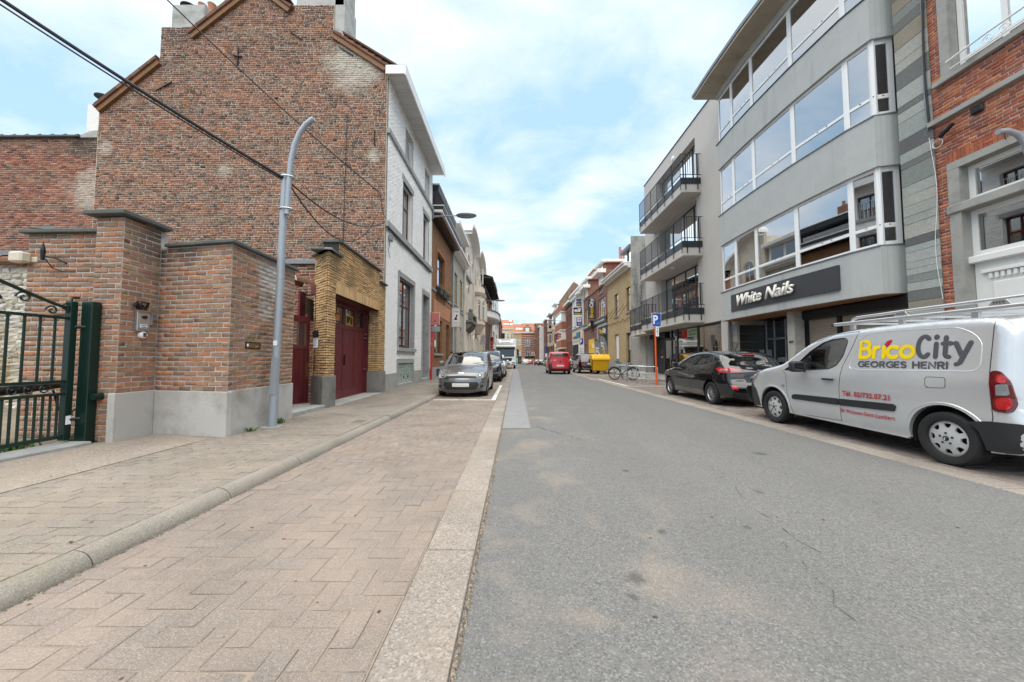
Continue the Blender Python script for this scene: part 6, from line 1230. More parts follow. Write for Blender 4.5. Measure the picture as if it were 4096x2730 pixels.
for (a, c, m, lb, x, zt, sm) in ((100.05, 108, RBH2, 'narrow dark brick house with iron balcony', 8.6, 12.2, None), (108.05, 112, WREN, 'narrow white and red banded house', 7.5, 11.0, None), (112.05, 119.4, RBH, 'brown brick modern block with wide dark windows', 6.4, 12.4, WREN)):
    t, F = hs('terraced_house', lb, 'R', x, a, c, zt, m, wins=[(a+2, 1.5, z, z+2, 1) for z in (2.6, 5.6, 8.6) if z+2 < zt]+[(a+3.9+(c-a > 6)*1.8, 1.2, z, z+2, 1) for z in (2.6, 5.6, 8.6) if c-a > 6], frame=ANTH, sidem=RBH if sm else None, corn=((zt-.1, zt+.3, .4),), glass=GLASSD)
# gables rising behind the right row
gh = thing('rear_house', 'orange brick gabled house rising behind the motorcycle shop', 'house', (12, 60, 10)); b = MB()
b.prism([(10.6, 57.5, 6), (10.6, 57.5, 12.9), (12.8, 57.5, 15.7), (14.0, 57.5, 15.0), (16, 57.5, 12.8), (16, 57.5, 6)], (0, 9, 0)); b.build('gable_wall', OBX, gh); box('attic_window', PVC, gh, 10.55, 10.6, 58.5, 60.5, 10.6, 12.4); b = MB(); b.prism([(10.5, 57.4, 12.9), (12.8, 57.4, 15.8), (12.8, 57.4, 15.95), (10.45, 57.4, 13.0)], (0, 9.2, 0)); b.prism([(12.8, 57.4, 15.8), (16.2, 57.4, 12.7), (16.2, 57.4, 12.85), (12.8, 57.4, 15.95)], (0, 9.2, 0)); b.build('roof', TILEO, gh)
gh = thing('rear_house', 'brown brick gable with sloping edge behind the orange brick house', 'house', (12, 88, 10)); b = MB(); b.prism([(10.0, 82.5, 8), (10.0, 82.5, 14.2), (13.6, 82.5, 19.2), (14.6, 82.5, 18.6), (17, 82.5, 15), (17, 82.5, 8)], (0, 6, 0)); b.build('gable_wall', BBX, gh); box('bay_front', WREN, gh, 9.7, 10, 82.6, 88, 8, 14.0); box('eaves', WHITE, gh, 9.0, 10.2, 82.3, 88.4, 14.0, 14.3); box('attic_window', GLASSD, gh, 9.66, 9.7, 83.5, 85, 11, 13.2)
gh = thing('rear_house', 'ochre brick attic block with square window behind the white shop', 'house', (11.5, 66, 10)); box('wall', facadebrick('ochre_attic_brick', (.42, .24, .12), (.36, .20, .10), (.30, .22, .15), .21, .07, .01, axis='x'), gh, 10.3, 14, 63.5, 66, 8, 13.6); box('white_window', PVC, gh, 10.25, 10.3, 64.2, 65.6, 11.4, 13.0); box('flat_roof', ZINC, gh, 10.2, 14, 63.4, 66.1, 13.6, 13.7)
# ---------------- vehicles
def paint(name, col, metal=.0, rough=.3, coat=.8, grime=.2):
    g = Nt(name); v = g.vec('obj'); c = g.mix(g.noise(v, 2.5, 4, .6), sc3(col, .93), sc3(col, 1.06))
    z = g.n('SeparateXYZ', {0: v}).outputs[2]      # road grime low on the body
    c = g.mix(g.math('MULTIPLY', g.ramp(g.math('ADD', z, g.math('MULTIPLY', g.noise(v, 5, 5, .7), .25)), [(.28, 1), (.55, 0)]), grime), c, (.20, .18, .16))
    g.done(c, rough, metal, .5); g.b.inputs['Coat Weight'].default_value = coat; g.b.inputs['Coat Roughness'].default_value = .03
    return g.m
P_SILVER = paint('silver_paint', (.62, .635, .65), .5, .24); P_BLACK = paint('black_paint', (.004, .0045, .007), 0, .10, 1, .06); P_GREY = paint('grey_metallic_paint', (.17, .17, .175), .5, .26)
P_NAVY = paint('dark_blue_paint', (.008, .010, .018), .1, .15, 1, .08); P_RED = paint('red_car_paint', (.50, .008, .012), 0, .3); P_WHITE = paint('white_car_paint', (.72, .73, .74), 0, .3); P_DGREY = paint('dark_grey_paint', (.05, .055, .06), .3, .28)
CGLASS = glassmat('car_glass', (.66, .74, .71), .95, .01, .10); CGLASSD = glassmat('dark_car_glass', (.10, .115, .115), .7, .008, .05)
LRED = mat('tail_lamp_red', (.42, .006, .008), .12, var=.2, vs=14, bump=0, kind='obj', coat=1); LCLR = mat('lamp_clear', (.20, .205, .215), .15, 0, var=.3, vs=18, bump=0, kind='obj', coat=.35); LAMB = mat('lamp_amber', (.5, .18, .02), .2, bump=0, kind='obj')
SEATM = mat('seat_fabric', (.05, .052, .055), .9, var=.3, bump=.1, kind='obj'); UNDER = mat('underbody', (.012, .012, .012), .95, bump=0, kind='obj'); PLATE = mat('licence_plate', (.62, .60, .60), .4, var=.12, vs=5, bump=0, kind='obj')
RIM = mat('alloy_rim', (.50, .51, .52), .3, .75, var=.1, bump=0, kind='obj'); CAPM = mat('hubcap_silver', (.55, .56, .57), .38, .35, var=.08, bump=0, kind='obj', dirt=(.25, .22, .18), da=.4)
def inside(P, poly):
    x, y = P[:, 0], P[:, 1]; c = np.zeros(len(P), bool); q = np.asarray(poly); n = len(q)
    for i in range(n):
        x0, y0 = q[i]; x1, y1 = q[(i+1) % n]
        if y0 == y1: continue
        m = (y0 > y) != (y1 > y); c ^= m & (x < (x1-x0)*(y-y0)/(y1-y0)+x0)
    return c
def pdist(P, L):
    L = np.asarray(L); A, B = L[:-1], L[1:]; d = B-A; l2 = (d*d).sum(1)+1e-12; out = np.full(len(P), 9.)
    for a, dd, l in zip(A, d, l2):
        t = np.clip(((P-a)@dd)/l, 0, 1); out = np.minimum(out, np.linalg.norm(P-a-t[:, None]*dd, axis=1))
    return out
def dense(poly, step, closed=True):
    q = list(poly)+([poly[0]] if closed else []); out = []
    for a, b_ in zip(q[:-1], q[1:]):
        n = max(1, int(math.hypot(b_[0]-a[0], b_[1]-a[1])/step)); out += [(a[0]+(b_[0]-a[0])*i/n, a[1]+(b_[1]-a[1])*i/n) for i in range(n)]
    if not closed: out.append(tuple(q[-1]))
    return out
def catmull(p, n=5):
    p = [np.array(x, float) for x in p]; out = []
    for i in range(len(p)-1):
        a, b_, c, d = p[max(i-1, 0)], p[i], p[i+1], p[min(i+2, len(p)-1)]; L = np.linalg.norm(c-b_); ta = (c-a); td = (d-b_)
        ta = ta/(np.linalg.norm(ta)+1e-9)*L; td = td/(np.linalg.norm(td)+1e-9)*L
        for j in range(n):
            t = j/n; out.append((2*t**3-3*t*t+1)*b_+(t**3-2*t*t+t)*ta+(-2*t**3+3*t*t)*c+(t**3-t*t)*td)
    out.append(p[-1]); return np.array(out)
def rounded(poly, r, n=4):
    out = []; m = len(poly)
    for i in range(m):
        p = np.array(poly[i], float); a = np.array(poly[i-1], float)-p; b_ = np.array(poly[(i+1) % m], float)-p; la, lb = np.linalg.norm(a), np.linalg.norm(b_); q = min(r, la*.45, lb*.45)
        A, B = p+a/la*q, p+b_/lb*q
        for j in range(n+1): t = j/n; out.append(tuple((1-t)**2*A+2*t*(1-t)*p+t*t*B))
    return out
def tri(outer, holes=(), grid=.08, extra=None):
    loops = [outer, *holes]; V = []; Eg = []
    for l in loops: o = len(V); V += [tuple(p) for p in l]; Eg += [(o+i, o+(i+1) % len(l)) for i in range(len(l))]
    q = np.array(outer); lo, hi = q.min(0), q.max(0)
    if grid:
        gx, gy = np.meshgrid(np.arange(lo[0]+grid*.4, hi[0], grid), np.arange(lo[1]+grid*.4, hi[1], grid)); G = np.c_[gx.ravel(), gy.ravel()]
        if extra is not None: G = np.r_[G, extra]
        k = inside(G, outer)
        for h in holes: k &= ~inside(G, h)
        G = G[k]
        if len(G):
            dd = np.min([pdist(G, list(l)+[l[0]]) for l in loops], axis=0); G = G[dd > (grid*.22 if extra is None else .006)]; V += [tuple(p) for p in G]
    vv, _, ff, *_ = delaunay_2d_cdt([Vector(p) for p in V], Eg, [], 0, 1e-6); vv = np.array([tuple(p) for p in vv]); ff = np.array([tuple(f) for f in ff if len(f) == 3])
    c = vv[ff].mean(1); k = inside(c, outer)
    for h in holes: k &= ~inside(c, h)
    return vv, ff[k]
class Car:
    def __init__(s, name, label, cat, pm, out, W, zs, fx, rx, rt, ws, rw, loc, rz, group=None, R_=None, sec=None, fr=(.55, .16), re=(.45, .10), r=.055, crown=(.03, .08), wins=(), tw=.2, detail=1, wheel='spoke', spokes=10, glass=None, bottom=None, seats=2):
        s.t = thing(name, label, cat, (*loc, gz(loc[1])+(loc[2] if len(loc) > 2 else 0)) if len(loc) == 2 else loc, group, rz, True)
        s.O = catmull(out, 5 if detail else 3); s.W = W; s.xo = fx; s.fx, s.rx, s.rt = fx, rx, rt; s.R = R_ or rt*1.2; s.zs = zs; s.r = r; s.pm = pm; s.L = max(p[0] for p in out); s.fr, s.re = fr, re
        s.sec = sec; s.crown = crown; s.detail = detail; s.gl = glass or CGLASS; st = .045 if detail else .10
        s.O = np.array(dense([tuple(p) for p in s.O], st, False)); O = s.O; d = np.gradient(O, axis=0); d /= np.linalg.norm(d, axis=1)[:, None]; s.n = np.c_[-d[:, 1], d[:, 0]]
        s.top = np.argmax(O[:, 1]); s.ye = s.half(O[:, 0], O[:, 1])-r; s.c = crown[0]+(crown[1]-crown[0])*np.abs(s.n[:, 0])
        rr = s.R; zc = rt; a0 = math.degrees(math.asin(max(-.95, (zs-zc)/rr))); bot = []
        for xc in (rx, fx): bot += [(xc+rr*math.cos(R(a)), zc+rr*math.sin(R(a))) for a in np.linspace(a0, 180-a0, 22 if detail else 12)]
        poly = [tuple(p) for p in O]+dense([tuple(O[-1]), bot[0]], .08, False)[1:-1]; nb = len(poly)
        h = len(bot)//2; poly += bot[:h]+dense([bot[h-1], bot[h]], .08, False)[1:-1]+bot[h:]+dense([bot[-1], tuple(O[0])], .08, False)[1:-1]
        s.poly = poly; hol = [dense(rounded(w, .035), .04) for w in wins]; s.hol = hol; ring = []
        for dist in (.012, .032, r): ring.append(O[1:-1:(1 if detail else 2)]-s.n[1:-1:(1 if detail else 2)]*dist)
        vv, ff = tri(poly, hol, .075 if detail else .16, np.concatenate(ring)); y = s.yside(vv[:, 0], vv[:, 1]); b = MB(); top = s.top
        for sg in (1, -1): b.add([(fx-x, sg*yy, z) for (x, z), yy in zip(vv, y)], [tuple(f) if sg < 0 else tuple(f[::-1]) for f in ff])
        # inner lip along sill and arches
        bl = poly[nb-1:]+[poly[0]]; by = s.yside(np.array([p[0] for p in bl]), np.array([p[1] for p in bl]))
        for sg in (1, -1): b.grid([[(fx-p[0], sg*(yy-q), p[1]) for p, yy in zip(bl, by)] for q in (0, .07)])
        # wrap-over strip
        ls = np.array(sorted({*np.linspace(-1, 1, 15 if detail else 9), -.93, .93})); K = len(O); kk = lambda p: int(np.argmin(((O-np.array(p))**2).sum(1)))
        off = s.c[:, None]*(1-np.abs(ls)[None]**2.4); Y = s.ye[:, None]*ls[None]; X = O[:, 0:1]+s.n[:, 0:1]*off; Z = O[:, 1:2]+s.n[:, 1:2]*off
        s.ws = (kk(ws[0]), kk(ws[1])); s.rw = (kk(rw[0]), kk(rw[1])) if rw else (-1, -1); gb = [MB(), MB()]; base = len(b.v); m = len(ls); b.v += [(fx-X[i, j], Y[i, j], Z[i, j]) for i in range(K) for j in range(m)]; nf = 0
        for i in range(K-1):
            for j in range(m-1):
                g = None
                if abs(ls[j]+ls[j+1])/2 < .93:
                    if s.ws[0] < i < s.ws[1]-1: g = 0
                    if s.rw[0] < i < s.rw[1]-1: g = 1
                if g is None: b.f.append((base+i*m+j, base+(i+1)*m+j, base+(i+1)*m+j+1, base+i*m+j+1)); nf += 1
                else:
                    q = [(i, j), (i+1, j), (i+1, j+1), (i, j+1)]; gb[g].add([(fx-X[a, c]+s.n[a, 0]*.006, Y[a, c], Z[a, c]-s.n[a, 1]*.006) for a, c in q], [(0, 1, 2, 3)])
        b.mi += [0]*nf
        def weld(mb, nm, mt, par):
            o = mb.build(nm, mt, par); bm = bmesh.new(); bm.from_mesh(o.data); bmesh.ops.remove_doubles(bm, verts=bm.verts, dist=.0008); bmesh.ops.recalc_face_normals(bm, faces=bm.faces)
            for f in bm.faces: f.smooth = True
            bm.to_mesh(o.data); bm.free(); o.data.set_sharp_from_angle(angle=R(50)); return o
        s.body = weld(b, 'body', pm, s.t)
        s.screens = [weld(g, nm, s.gl, s.t) for g, nm in zip(gb, ('windscreen', 'rear_window')) if g.v]
        for w in hol:
            vv, ff = tri(w, (), .12); y = s.yside(vv[:, 0], vv[:, 1])-.012; xm = np.mean([p[0] for p in w])
            for sg in (1, -1):
                g = MB(); g.add([(fx-x, sg*yy, z) for (x, z), yy in zip(vv, y)], [tuple(f) for f in ff]); g = g.build('side_window', s.gl, s.t, smooth=60)
                if detail:
                    wy = s.yside(np.array(w)[:, 0], np.array(w)[:, 1]); f = MB(); f.tube([(fx-p[0], sg*(yy-.003), p[1]) for p, yy in zip(w, wy)], .009, 5, closed=True); f.build('window_seal', BLACKP, g)
        q = MB(); hw = W/2*.86; q.box(fx-(s.L-.25), fx-.25, -hw, hw, zs-.03, zs+.03)
        for xc in (rx, fx):
            for sg in (1, -1): q.lathe([(rr-.004, sg*(W/2-.05)), (rr-.004, sg*(W/2-.34)), (.02, sg*(W/2-.34))], (fx-xc, 0, rt), 'y', 14, R(-15), R(195))
        q.build('underbody', UNDER, s.t)
        s.wheels(tw, wheel, spokes)
        if detail and seats: s.interior(seats)
    def half(s, x, z):
        x = np.asarray(x, float); a = np.interp(z, [p[0] for p in s.sec], [p[1] for p in s.sec]); fl, fa = s.fr; rl, ra = s.re
        p = 1-fa*(np.clip((fl-x)/fl, 0, 1.2))**2.2-ra*(np.clip((x-(s.L-rl))/rl, 0, 1.2))**2.2; return s.W/2*a*p
    def yside(s, x, z):
        x, z = np.asarray(x, float), np.asarray(z, float); d = pdist(np.c_[x, z], s.O); r = s.r; e = np.clip(r-d, 0, r); return s.half(x, z)-(r-np.sqrt(np.maximum(r*r-e*e, 0)))
    def endx(s, y, z, rear):
        O = s.O; k = (slice(s.top, None) if rear else slice(0, s.top+1)); y, z = np.atleast_1d(y).astype(float), np.atleast_1d(z).astype(float); o = np.zeros(len(y))
        for i in range(len(y)):
            q = s.c[k]*(1-np.clip(np.abs(y[i])/s.ye[k], 0, 1)**2.4); zz, xx = O[k, 1]+s.n[k, 1]*q, O[k, 0]+s.n[k, 0]*q
            if rear: zz, xx = zz[::-1], xx[::-1]
            o[i] = np.interp(z[i], zz, xx)
        return o
    def patch(s, nm, mt, poly, where='side', off=.004, sides=(1, -1), rnd=.02, grid=.06, parent=None, th=.012, label=None):
        """a shaped piece laid on the body: side (x,z) or front/rear (y,z)"""
        w = dense(rounded(poly, rnd) if rnd else poly, .03); vv, ff = tri(w, (), grid); n = len(vv); out = None
        for sg in sides:
            if where == 'side': y = s.yside(vv[:, 0], vv[:, 1]); P = [np.c_[s.xo-vv[:, 0], sg*(y+o), vv[:, 1]] for o in (off, -th)]
            else:
                rr = where == 'rear'; x = s.endx(vv[:, 0], vv[:, 1], rr); e = 1 if rr else -1; P = [np.c_[s.xo-(x+e*o), sg*vv[:, 0], vv[:, 1]] for o in (off, -th)]
            ecount = {}
            for f in ff:
                for a, c in ((f[0], f[1]), (f[1], f[2]), (f[2], f[0])): ecount[(a, c)] = 1
            bd = [(a, c) for a, c in ecount if (c, a) not in ecount]; b = MB(); b.add([tuple(p) for p in P[0]]+[tuple(p) for p in P[1]], [tuple(f) for f in ff]+[(a, c, c+n, a+n) for a, c in bd]); o = b.build(nm, mt, parent or s.t, smooth=40, label=label)
            bm = bmesh.new(); bm.from_mesh(o.data); bmesh.ops.recalc_face_normals(bm, faces=bm.faces); bm.to_mesh(o.data); bm.free(); out = o
        return out
    def seam(s, pts, sides=(1, -1), r=.0035, mt=None, nm='panel_gap', off=.0):
        p = np.array(dense(pts, .05, False)); y = s.yside(p[:, 0], p[:, 1])+off
        for sg in sides: one(nm, mt or BLACKP, s.t, 'tube', [(s.xo-a[0], sg*(yy), a[1]) for a, yy in zip(p, y)], r, 5)
    def text(s, txt, mt, x0, z0, w=None, h=None, off=.004, sg=1, bold=0, **k):
        y = float(s.half(x0, z0))+off; return textmesh('lettering', txt, mt, s.t, ((s.xo-x0, sg*y, z0), (-1 if sg > 0 else 1, 0, 0), (0, 0, 1)), w, h, align='LEFT', off=bold, **k)
    def wheels(s, tw, style, n):
        R_ = s.rt; first = None
        for sg in (1, -1):
            p = []
            b = MB(); w = tw/2; b.lathe([(R_*.60, -w*sg), (R_*.90, -w*sg), (R_*.985, -w*.8*sg), (R_, -w*.5*sg), (R_, w*.5*sg), (R_*.985, w*.8*sg), (R_*.93, w*.98*sg), (R_*.80, w*1.02*sg), (R_*.68, w*.9*sg), (R_*.655, w*.6*sg)], ax='y', n=32 if s.detail else 16)
            if s.detail:
                for k in (-.35, 0, .35): b.lathe([(R_*1.001, w*(k-.05)), (R_*1.0035, w*k), (R_*1.001, w*(k+.05))], ax='y', n=32)
            wl = b.build('wheel', RUBBER, s.t, smooth=40); f = w*.62*sg; r1 = R_*.67
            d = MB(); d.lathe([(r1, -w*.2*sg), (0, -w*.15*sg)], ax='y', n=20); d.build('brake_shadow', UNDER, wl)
            if style == 'cap':
                ho = []
                for k in range(8):
                    a = 2*PI*k/8; ho.append(dense(rounded([(r*math.cos(a+t), r*math.sin(a+t)) for r, t in ((r1*.60, -.17), (r1*.86, -.24), (r1*.86, .24), (r1*.60, .17))], .018), .02))
                o = dense([(r1*math.cos(2*PI*k/40), r1*math.sin(2*PI*k/40)) for k in range(40)], 1); vv, ff = tri(o, ho, r1*.16); rad = np.linalg.norm(vv, axis=1)/r1
                dep = f+sg*(.018+.016*np.cos(rad*PI*.9)-.03*np.clip(rad-.9, 0, 1)*3-.012*((rad > .58)&(rad < .88))*0); rim = MB(); nn = len(vv); rim.add([(x, y, z) for (x, z), y in zip(vv, dep)]+[(x, y-sg*.02, z) for (x, z), y in zip(vv, dep)], [tuple(q) for q in ff])
                for l in ho:
                    i0 = [int(np.argmin(((vv-np.array(p_))**2).sum(1))) for p_ in l]
                    for a, c in zip(i0, i0[1:]+i0[:1]): rim.f.append((a, c, c+nn, a+nn)); rim.mi.append(0)
                rm = rim.build('hubcap', CAPM, wl, smooth=45); hb = MB(); hb.lathe([(r1*.15, f+sg*.030), (r1*.13, f+sg*.042), (0, f+sg*.044)], ax='y', n=16); hb.build('centre_cap', BLACKP, rm, smooth=40)
                q = MB()
                for k in range(5): a = 2*PI*k/5+.3; q.cyl((r1*.30*math.cos(a), f+sg*.02, r1*.30*math.sin(a)), (r1*.30*math.cos(a), f+sg*.037, r1*.30*math.sin(a)), r1*.055, 8)
                q.build('bolt_hole', BLACKP, rm); em = MB(); em.tube([(.0, f+sg*.046, -.018), (.006, f+sg*.046, .0), (-.004, f+sg*.046, .018)], .006, 5); em.tube([(-.014, f+sg*.046, .012), (.014, f+sg*.046, -.002)], .004, 5); em.build('lion_mark', CHROME, rm)
            else:
                b = MB(); b.lathe([(r1, f*.2), (r1*1.0, f+sg*.006), (r1*.95, f+sg*.01), (r1*.90, f-sg*.01), (r1*.90, f*.1)], ax='y', n=28 if s.detail else 14)
                for k in range(n):
                    for q in ((-.085, .085),) if n > 6 else ((-.18, -.06), (.06, .18)):
                        a = 2*PI*k/n; P = []
                        for r, sp_, yy in ((r1*.16, 1.5, f+sg*.012), (r1*.92, 1.0, f)):
                            for t in q: P.append((r*math.cos(a+t*sp_*(.55 if r > r1*.5 else 1.3)), yy, r*math.sin(a+t*sp_*(.55 if r > r1*.5 else 1.3))))
                        b.hexa([(x, y-sg*.03, z) for x, y, z in (P[0], P[1], P[3], P[2])]+[P[0], P[1], P[3], P[2]])
                b.lathe([(r1*.24, f-sg*.01), (r1*.22, f+sg*.018), (0, f+sg*.02)], ax='y', n=14); rm = b.build('rim', RIM, wl, smooth=35); c = MB(); c.lathe([(r1*.11, f+sg*.021), (0, f+sg*.026)], ax='y', n=12); c.build('centre_cap', NAVY if n == 10 else BLACKP, rm)
            yy = sg*(s.W/2-tw/2-.012); wl.location = (0, yy, s.rt); c = copy_tree(wl, s.t); c.location = (s.xo-s.rx, yy, s.rt)
    def interior(s, rows):
        hw = s.W/2; k0 = s.O[s.ws[0]]; zb = k0[1]; xd = s.xo-k0[0]
        b = MB(); b.prism([(xd+.05, -hw*.8, zb-.02), (xd-.5, -hw*.8, zb+.02), (xd-.62, -hw*.8, zb-.12), (xd-.55, -hw*.8, zb-.45), (xd, -hw*.8, zb-.45)], (0, hw*1.6, 0)); b.build('dashboard', BLACKP, s.t, bevel=.03)
        c = (xd-.78, hw*.42, zb-.04); one('steering_wheel', BLACKP, s.t, 'tube', [(c[0]-.19*math.cos(a)*.42, c[1]+.19*math.sin(a), c[2]+.19*math.cos(a)*.9) for a in np.linspace(0, 2*PI, 20)[:-1]], .016, 6, closed=True); one('steering_column', BLACKP, s.t, 'cyl', c, (c[0]+.2, c[1], c[2]-.1), .05, 8)
        for r_ in range(rows):
            for sg in (1, -1):
                x = xd-1.25-.9*r_; y = sg*hw*.42; q = MB(); q.box(x-.25, x+.27, y-.23, y+.23, s.zs+.15, zb-.42)
                q.prism([(x-.25, y-.22, zb-.45), (x-.08, y-.22, zb-.45), (x-.22, y-.22, zb+.18), (x-.36, y-.22, zb+.18)], (0, .44, 0)); q.prism([(x-.27, y-.12, zb+.20), (x-.20, y-.12, zb+.20), (x-.26, y-.12, zb+.38), (x-.33, y-.12, zb+.38)], (0, .24, 0)); q.build('seat', SEATM, s.t, bevel=.05, seg=2)
    def mirror(s, x, z, m, sz=1, sides=(1, -1)):
        for sg in sides:
            y = float(s.half(x, z-.05)); b = MB(); b.box(s.xo-x-.07*sz, s.xo-x+.06*sz, sg*(y+.05), sg*(y+.23*sz), z-.01, z+.16*sz); o = b.build('mirror', m, s.t, bevel=.045*sz, seg=3); g = MB(); g.box(s.xo-x-.072*sz, s.xo-x-.07*sz, sg*(y+.08), sg*(y+.21*sz), z+.02, z+.13*sz); g.build('mirror_glass', CGLASSD, o)
            one('mirror_foot', BLACKP, s.t, 'tube', [(s.xo-x+.02, sg*(y-.02), z+.01), (s.xo-x+.01, sg*(y+.09), z+.03)], .025, 6)
    def handle(s, x, z, m=None, sides=(1, -1), w=.20):
        for sg in sides:
            y = float(s.half(x, z)); b = MB(); b.box(s.xo-x-w/2, s.xo-x+w/2, sg*(y+.012), sg*(y+.04), z-.016, z+.016); b.build('door_handle', m or s.pm, s.t, bevel=.012, seg=2)
            c = MB(); c.ball((s.xo-x+.01, sg*(y-.012), z), .05, 12, (1, .3, 1)); c.build('handle_cup', s.pm, s.t, smooth=60)
    def plate(s, z, rear=False, w=.26, dx=0.0):
        s.patch('licence_plate', PLATE, [(dx-w, z-.055), (dx+w, z-.055), (dx+w, z+.055), (dx-w, z+.055)], 'rear' if rear else 'front', .012, (1,), .012)
# --- silver delivery van, parked right, pointing away
V = Car('delivery_van', 'silver delivery van with yellow and grey lettering and roof rack', 'van', P_SILVER,
  [(.16, .24), (.05, .36), (.0, .52), (.04, .68), (.14, .80), (.38, .92), (.70, 1.01), (1.0, 1.07), (1.2, 1.13), (1.5, 1.32), (1.78, 1.475), (2.05, 1.565), (2.35, 1.615), (2.8, 1.645), (3.4, 1.66), (3.9, 1.65), (4.11, 1.615), (4.20, 1.50), (4.225, 1.2), (4.24, .9), (4.26, .66), (4.29, .52), (4.27, .36), (4.20, .25)],
  1.80, .235, .96, 3.655, .300, ((1.2, 1.13), (2.05, 1.565)), None, (5.775, 6.83, 0), PI/2, R_=.375, sec=[(.2, .955), (.35, .985), (.6, 1.0), (.95, .995), (1.1, .965), (1.55, .895), (1.7, .87)], fr=(.95, .26), re=(.28, .06), r=.07, crown=(.035, .10), tw=.205, wheel='cap', glass=CGLASS,
  wins=[[(1.50, 1.04), (1.56, 1.13), (1.80, 1.33), (2.02, 1.455), (2.20, 1.505), (2.40, 1.515), (2.455, 1.475), (2.40, 1.25), (2.30, 1.10), (2.18, 1.045), (1.8, 1.015)], [(1.26, 1.0), (1.45, 1.10), (1.43, 1.0)]], seats=1)
V.patch('mirror_base', BLACKP, [(1.10, .95), (1.24, 1.06), (1.52, 1.20), (1.47, 1.02), (1.46, .96)], off=.002, th=.004, rnd=.01) if False else None
for pts in ([(2.61, 1.60), (2.55, 1.42), (2.40, 1.08), (2.36, .80), (2.36, .28)], [(2.36, .275), (1.42, .25)], [(1.42, .25), (1.33, .60), (1.31, .92), (1.22, 1.0)], [(2.61, 1.60), (2.2, 1.575), (1.9, 1.48)], [(4.07, 1.60), (4.06, 1.1), (4.08, .60), (4.06, .50)]): V.seam(pts)
V.seam(rounded([(2.50, 1.06), (2.53, 1.20), (2.62, 1.46), (2.74, 1.545), (3.0, 1.57), (3.78, 1.555), (3.92, 1.47), (3.985, 1.37), (3.985, 1.07), (2.7, 1.045)], .10)+[(2.55, 1.08)], r=.008, mt=P_SILVER, nm='panel_rib', off=-.0045)
V.seam(rounded([(3.49, .87), (3.49, .99), (3.69, .99), (3.69, .87)], .03)+[(3.50, .865)], nm='fuel_flap', r=.003, sides=(1,))
V.patch('side_moulding', BLACKP, [(1.44, .50), (1.46, .575), (1.54, .59), (2.352, .605), (2.352, .505)], off=.016, rnd=.03); V.patch('side_moulding', BLACKP, [(2.365, .605), (3.13, .62), (3.16, .60), (3.14, .525), (2.365, .505)], off=.016, rnd=.025)
V.patch('rear_bumper', BLACKP, [(4.00, .25), (3.99, .35), (3.96, .44), (3.88, .53), (4.05, .56), (4.265, .565), (4.285, .45), (4.26, .33), (4.20, .26)], off=.012, rnd=.02); V.patch('rear_bumper', BLACKP, [(-.80, .27), (.80, .27), (.80, .565), (-.80, .565)], 'rear', .03, (1,), .03)
V.patch('front_bumper', BLACKP, [(.03, .40), (.06, .70), (.20, .71), (.42, .58), (.52, .40), (.54, .26), (.16, .25)], off=.008, rnd=.03); V.patch('front_bumper', BLACKP, [(-.76, .28), (.76, .28), (.76, .62), (-.76, .62)], 'front', .01, (1,), .03)
V.patch('headlight', LCLR, [(.05, .70), (.14, .84), (.42, .93), (.58, .955), (.40, .80), (.2, .71)], off=.006); V.patch('headlight', LCLR, [(.42, .70), (.74, .72), (.74, .84), (.46, .80)], 'front', .006)
V.patch('tail_lamp', mat('deep_red_lens', (.10, .004, .006), .12, bump=0, kind='obj', coat=1), [(4.085, .67), (4.07, 1.08), (4.14, 1.085), (4.205, .98), (4.235, .75), (4.21, .66)], off=.012, rnd=.04)
V.patch('tail_lamp_lens', LRED, [(4.12, .96), (4.12, 1.05), (4.175, 1.03), (4.195, .96)], off=.018, rnd=.03); V.patch('tail_lamp_lens', LRED, [(4.12, .69), (4.11, .80), (4.205, .82), (4.215, .70)], off=.018, rnd=.04); V.patch('reverse_lamp', LCLR, [(4.12, .83), (4.12, .94), (4.19, .95), (4.20, .84)], off=.018, rnd=.015)
V.patch('rear_door_panel', P_SILVER, [(-.70, 1.08), (.70, 1.08), (.62, 1.50), (-.62, 1.50)], 'rear', .004, (1,), .06)
V.patch('side_repeater', LCLR, [(1.20, .70), (1.21, .73), (1.27, .735), (1.27, .705)], off=.008, rnd=.01)
V.handle(2.19, .885, BLACKP); V.mirror(1.74, .99, BLACKP, 1.08)
for xx in (.96, 3.655): 
    a = np.linspace(R(10), R(170), 26); V.seam([(xx+.415*math.cos(t), .300+.40*math.sin(t)) for t in a][::-1], r=.014, mt=P_SILVER, nm='arch_flare', off=-.009)
V.seam([(1.45, .245), (3.26, .225)], r=.02, mt=P_SILVER, nm='sill_rib', off=-.008)
DTX = mat('vinyl_grey', (.075, .075, .085), .4, bump=0, kind='obj'); DTY = mat('vinyl_yellow', (.78, .56, .006), .4, bump=0, kind='obj'); DTR = mat('vinyl_red', (.42, .012, .03), .4, bump=0, kind='obj')
yv = lambda x, z: float(V.half(x, z)); Fv = Vector((-1, 0, 0))
up1 = Vector((0, -(yv(3, 1.2)-yv(3, 1.45)), .25)).normalized()
hB = .225; n1 = strokes('lettering', 'Brico', DTY, V.t, ((V.xo-2.665, yv(2.9, 1.222)+.004, 1.222), Fv, up1), hB, .026, .20, thick=.03, width=.675)
for ch_, xl, wd in (('C', 3.388, .10), ('i', 3.575, None), ('j', 3.575, None), ('t', 3.642, .075), ('y', 3.762, .13)):
    strokes('lettering', ch_, DTX, V.t, ((V.xo-xl, yv(3.4, 1.225)+.004, 1.225), Fv, up1), hB*1.12, .026 if ch_ != 'j' else .031, .2, thick=.03, width=wd)
k = MB(); o_ = Vector((V.xo-3.005, yv(3, 1.40)+.006, 1.375)); k.tube([o_, o_+Fv*.035+up1*.045, o_+Fv*.07+up1*.075], [.03, .03, .012], 6, flat=(Vector((0, 1, .2)).normalized(), .12)); k.build('red_tip', DTR, V.t)
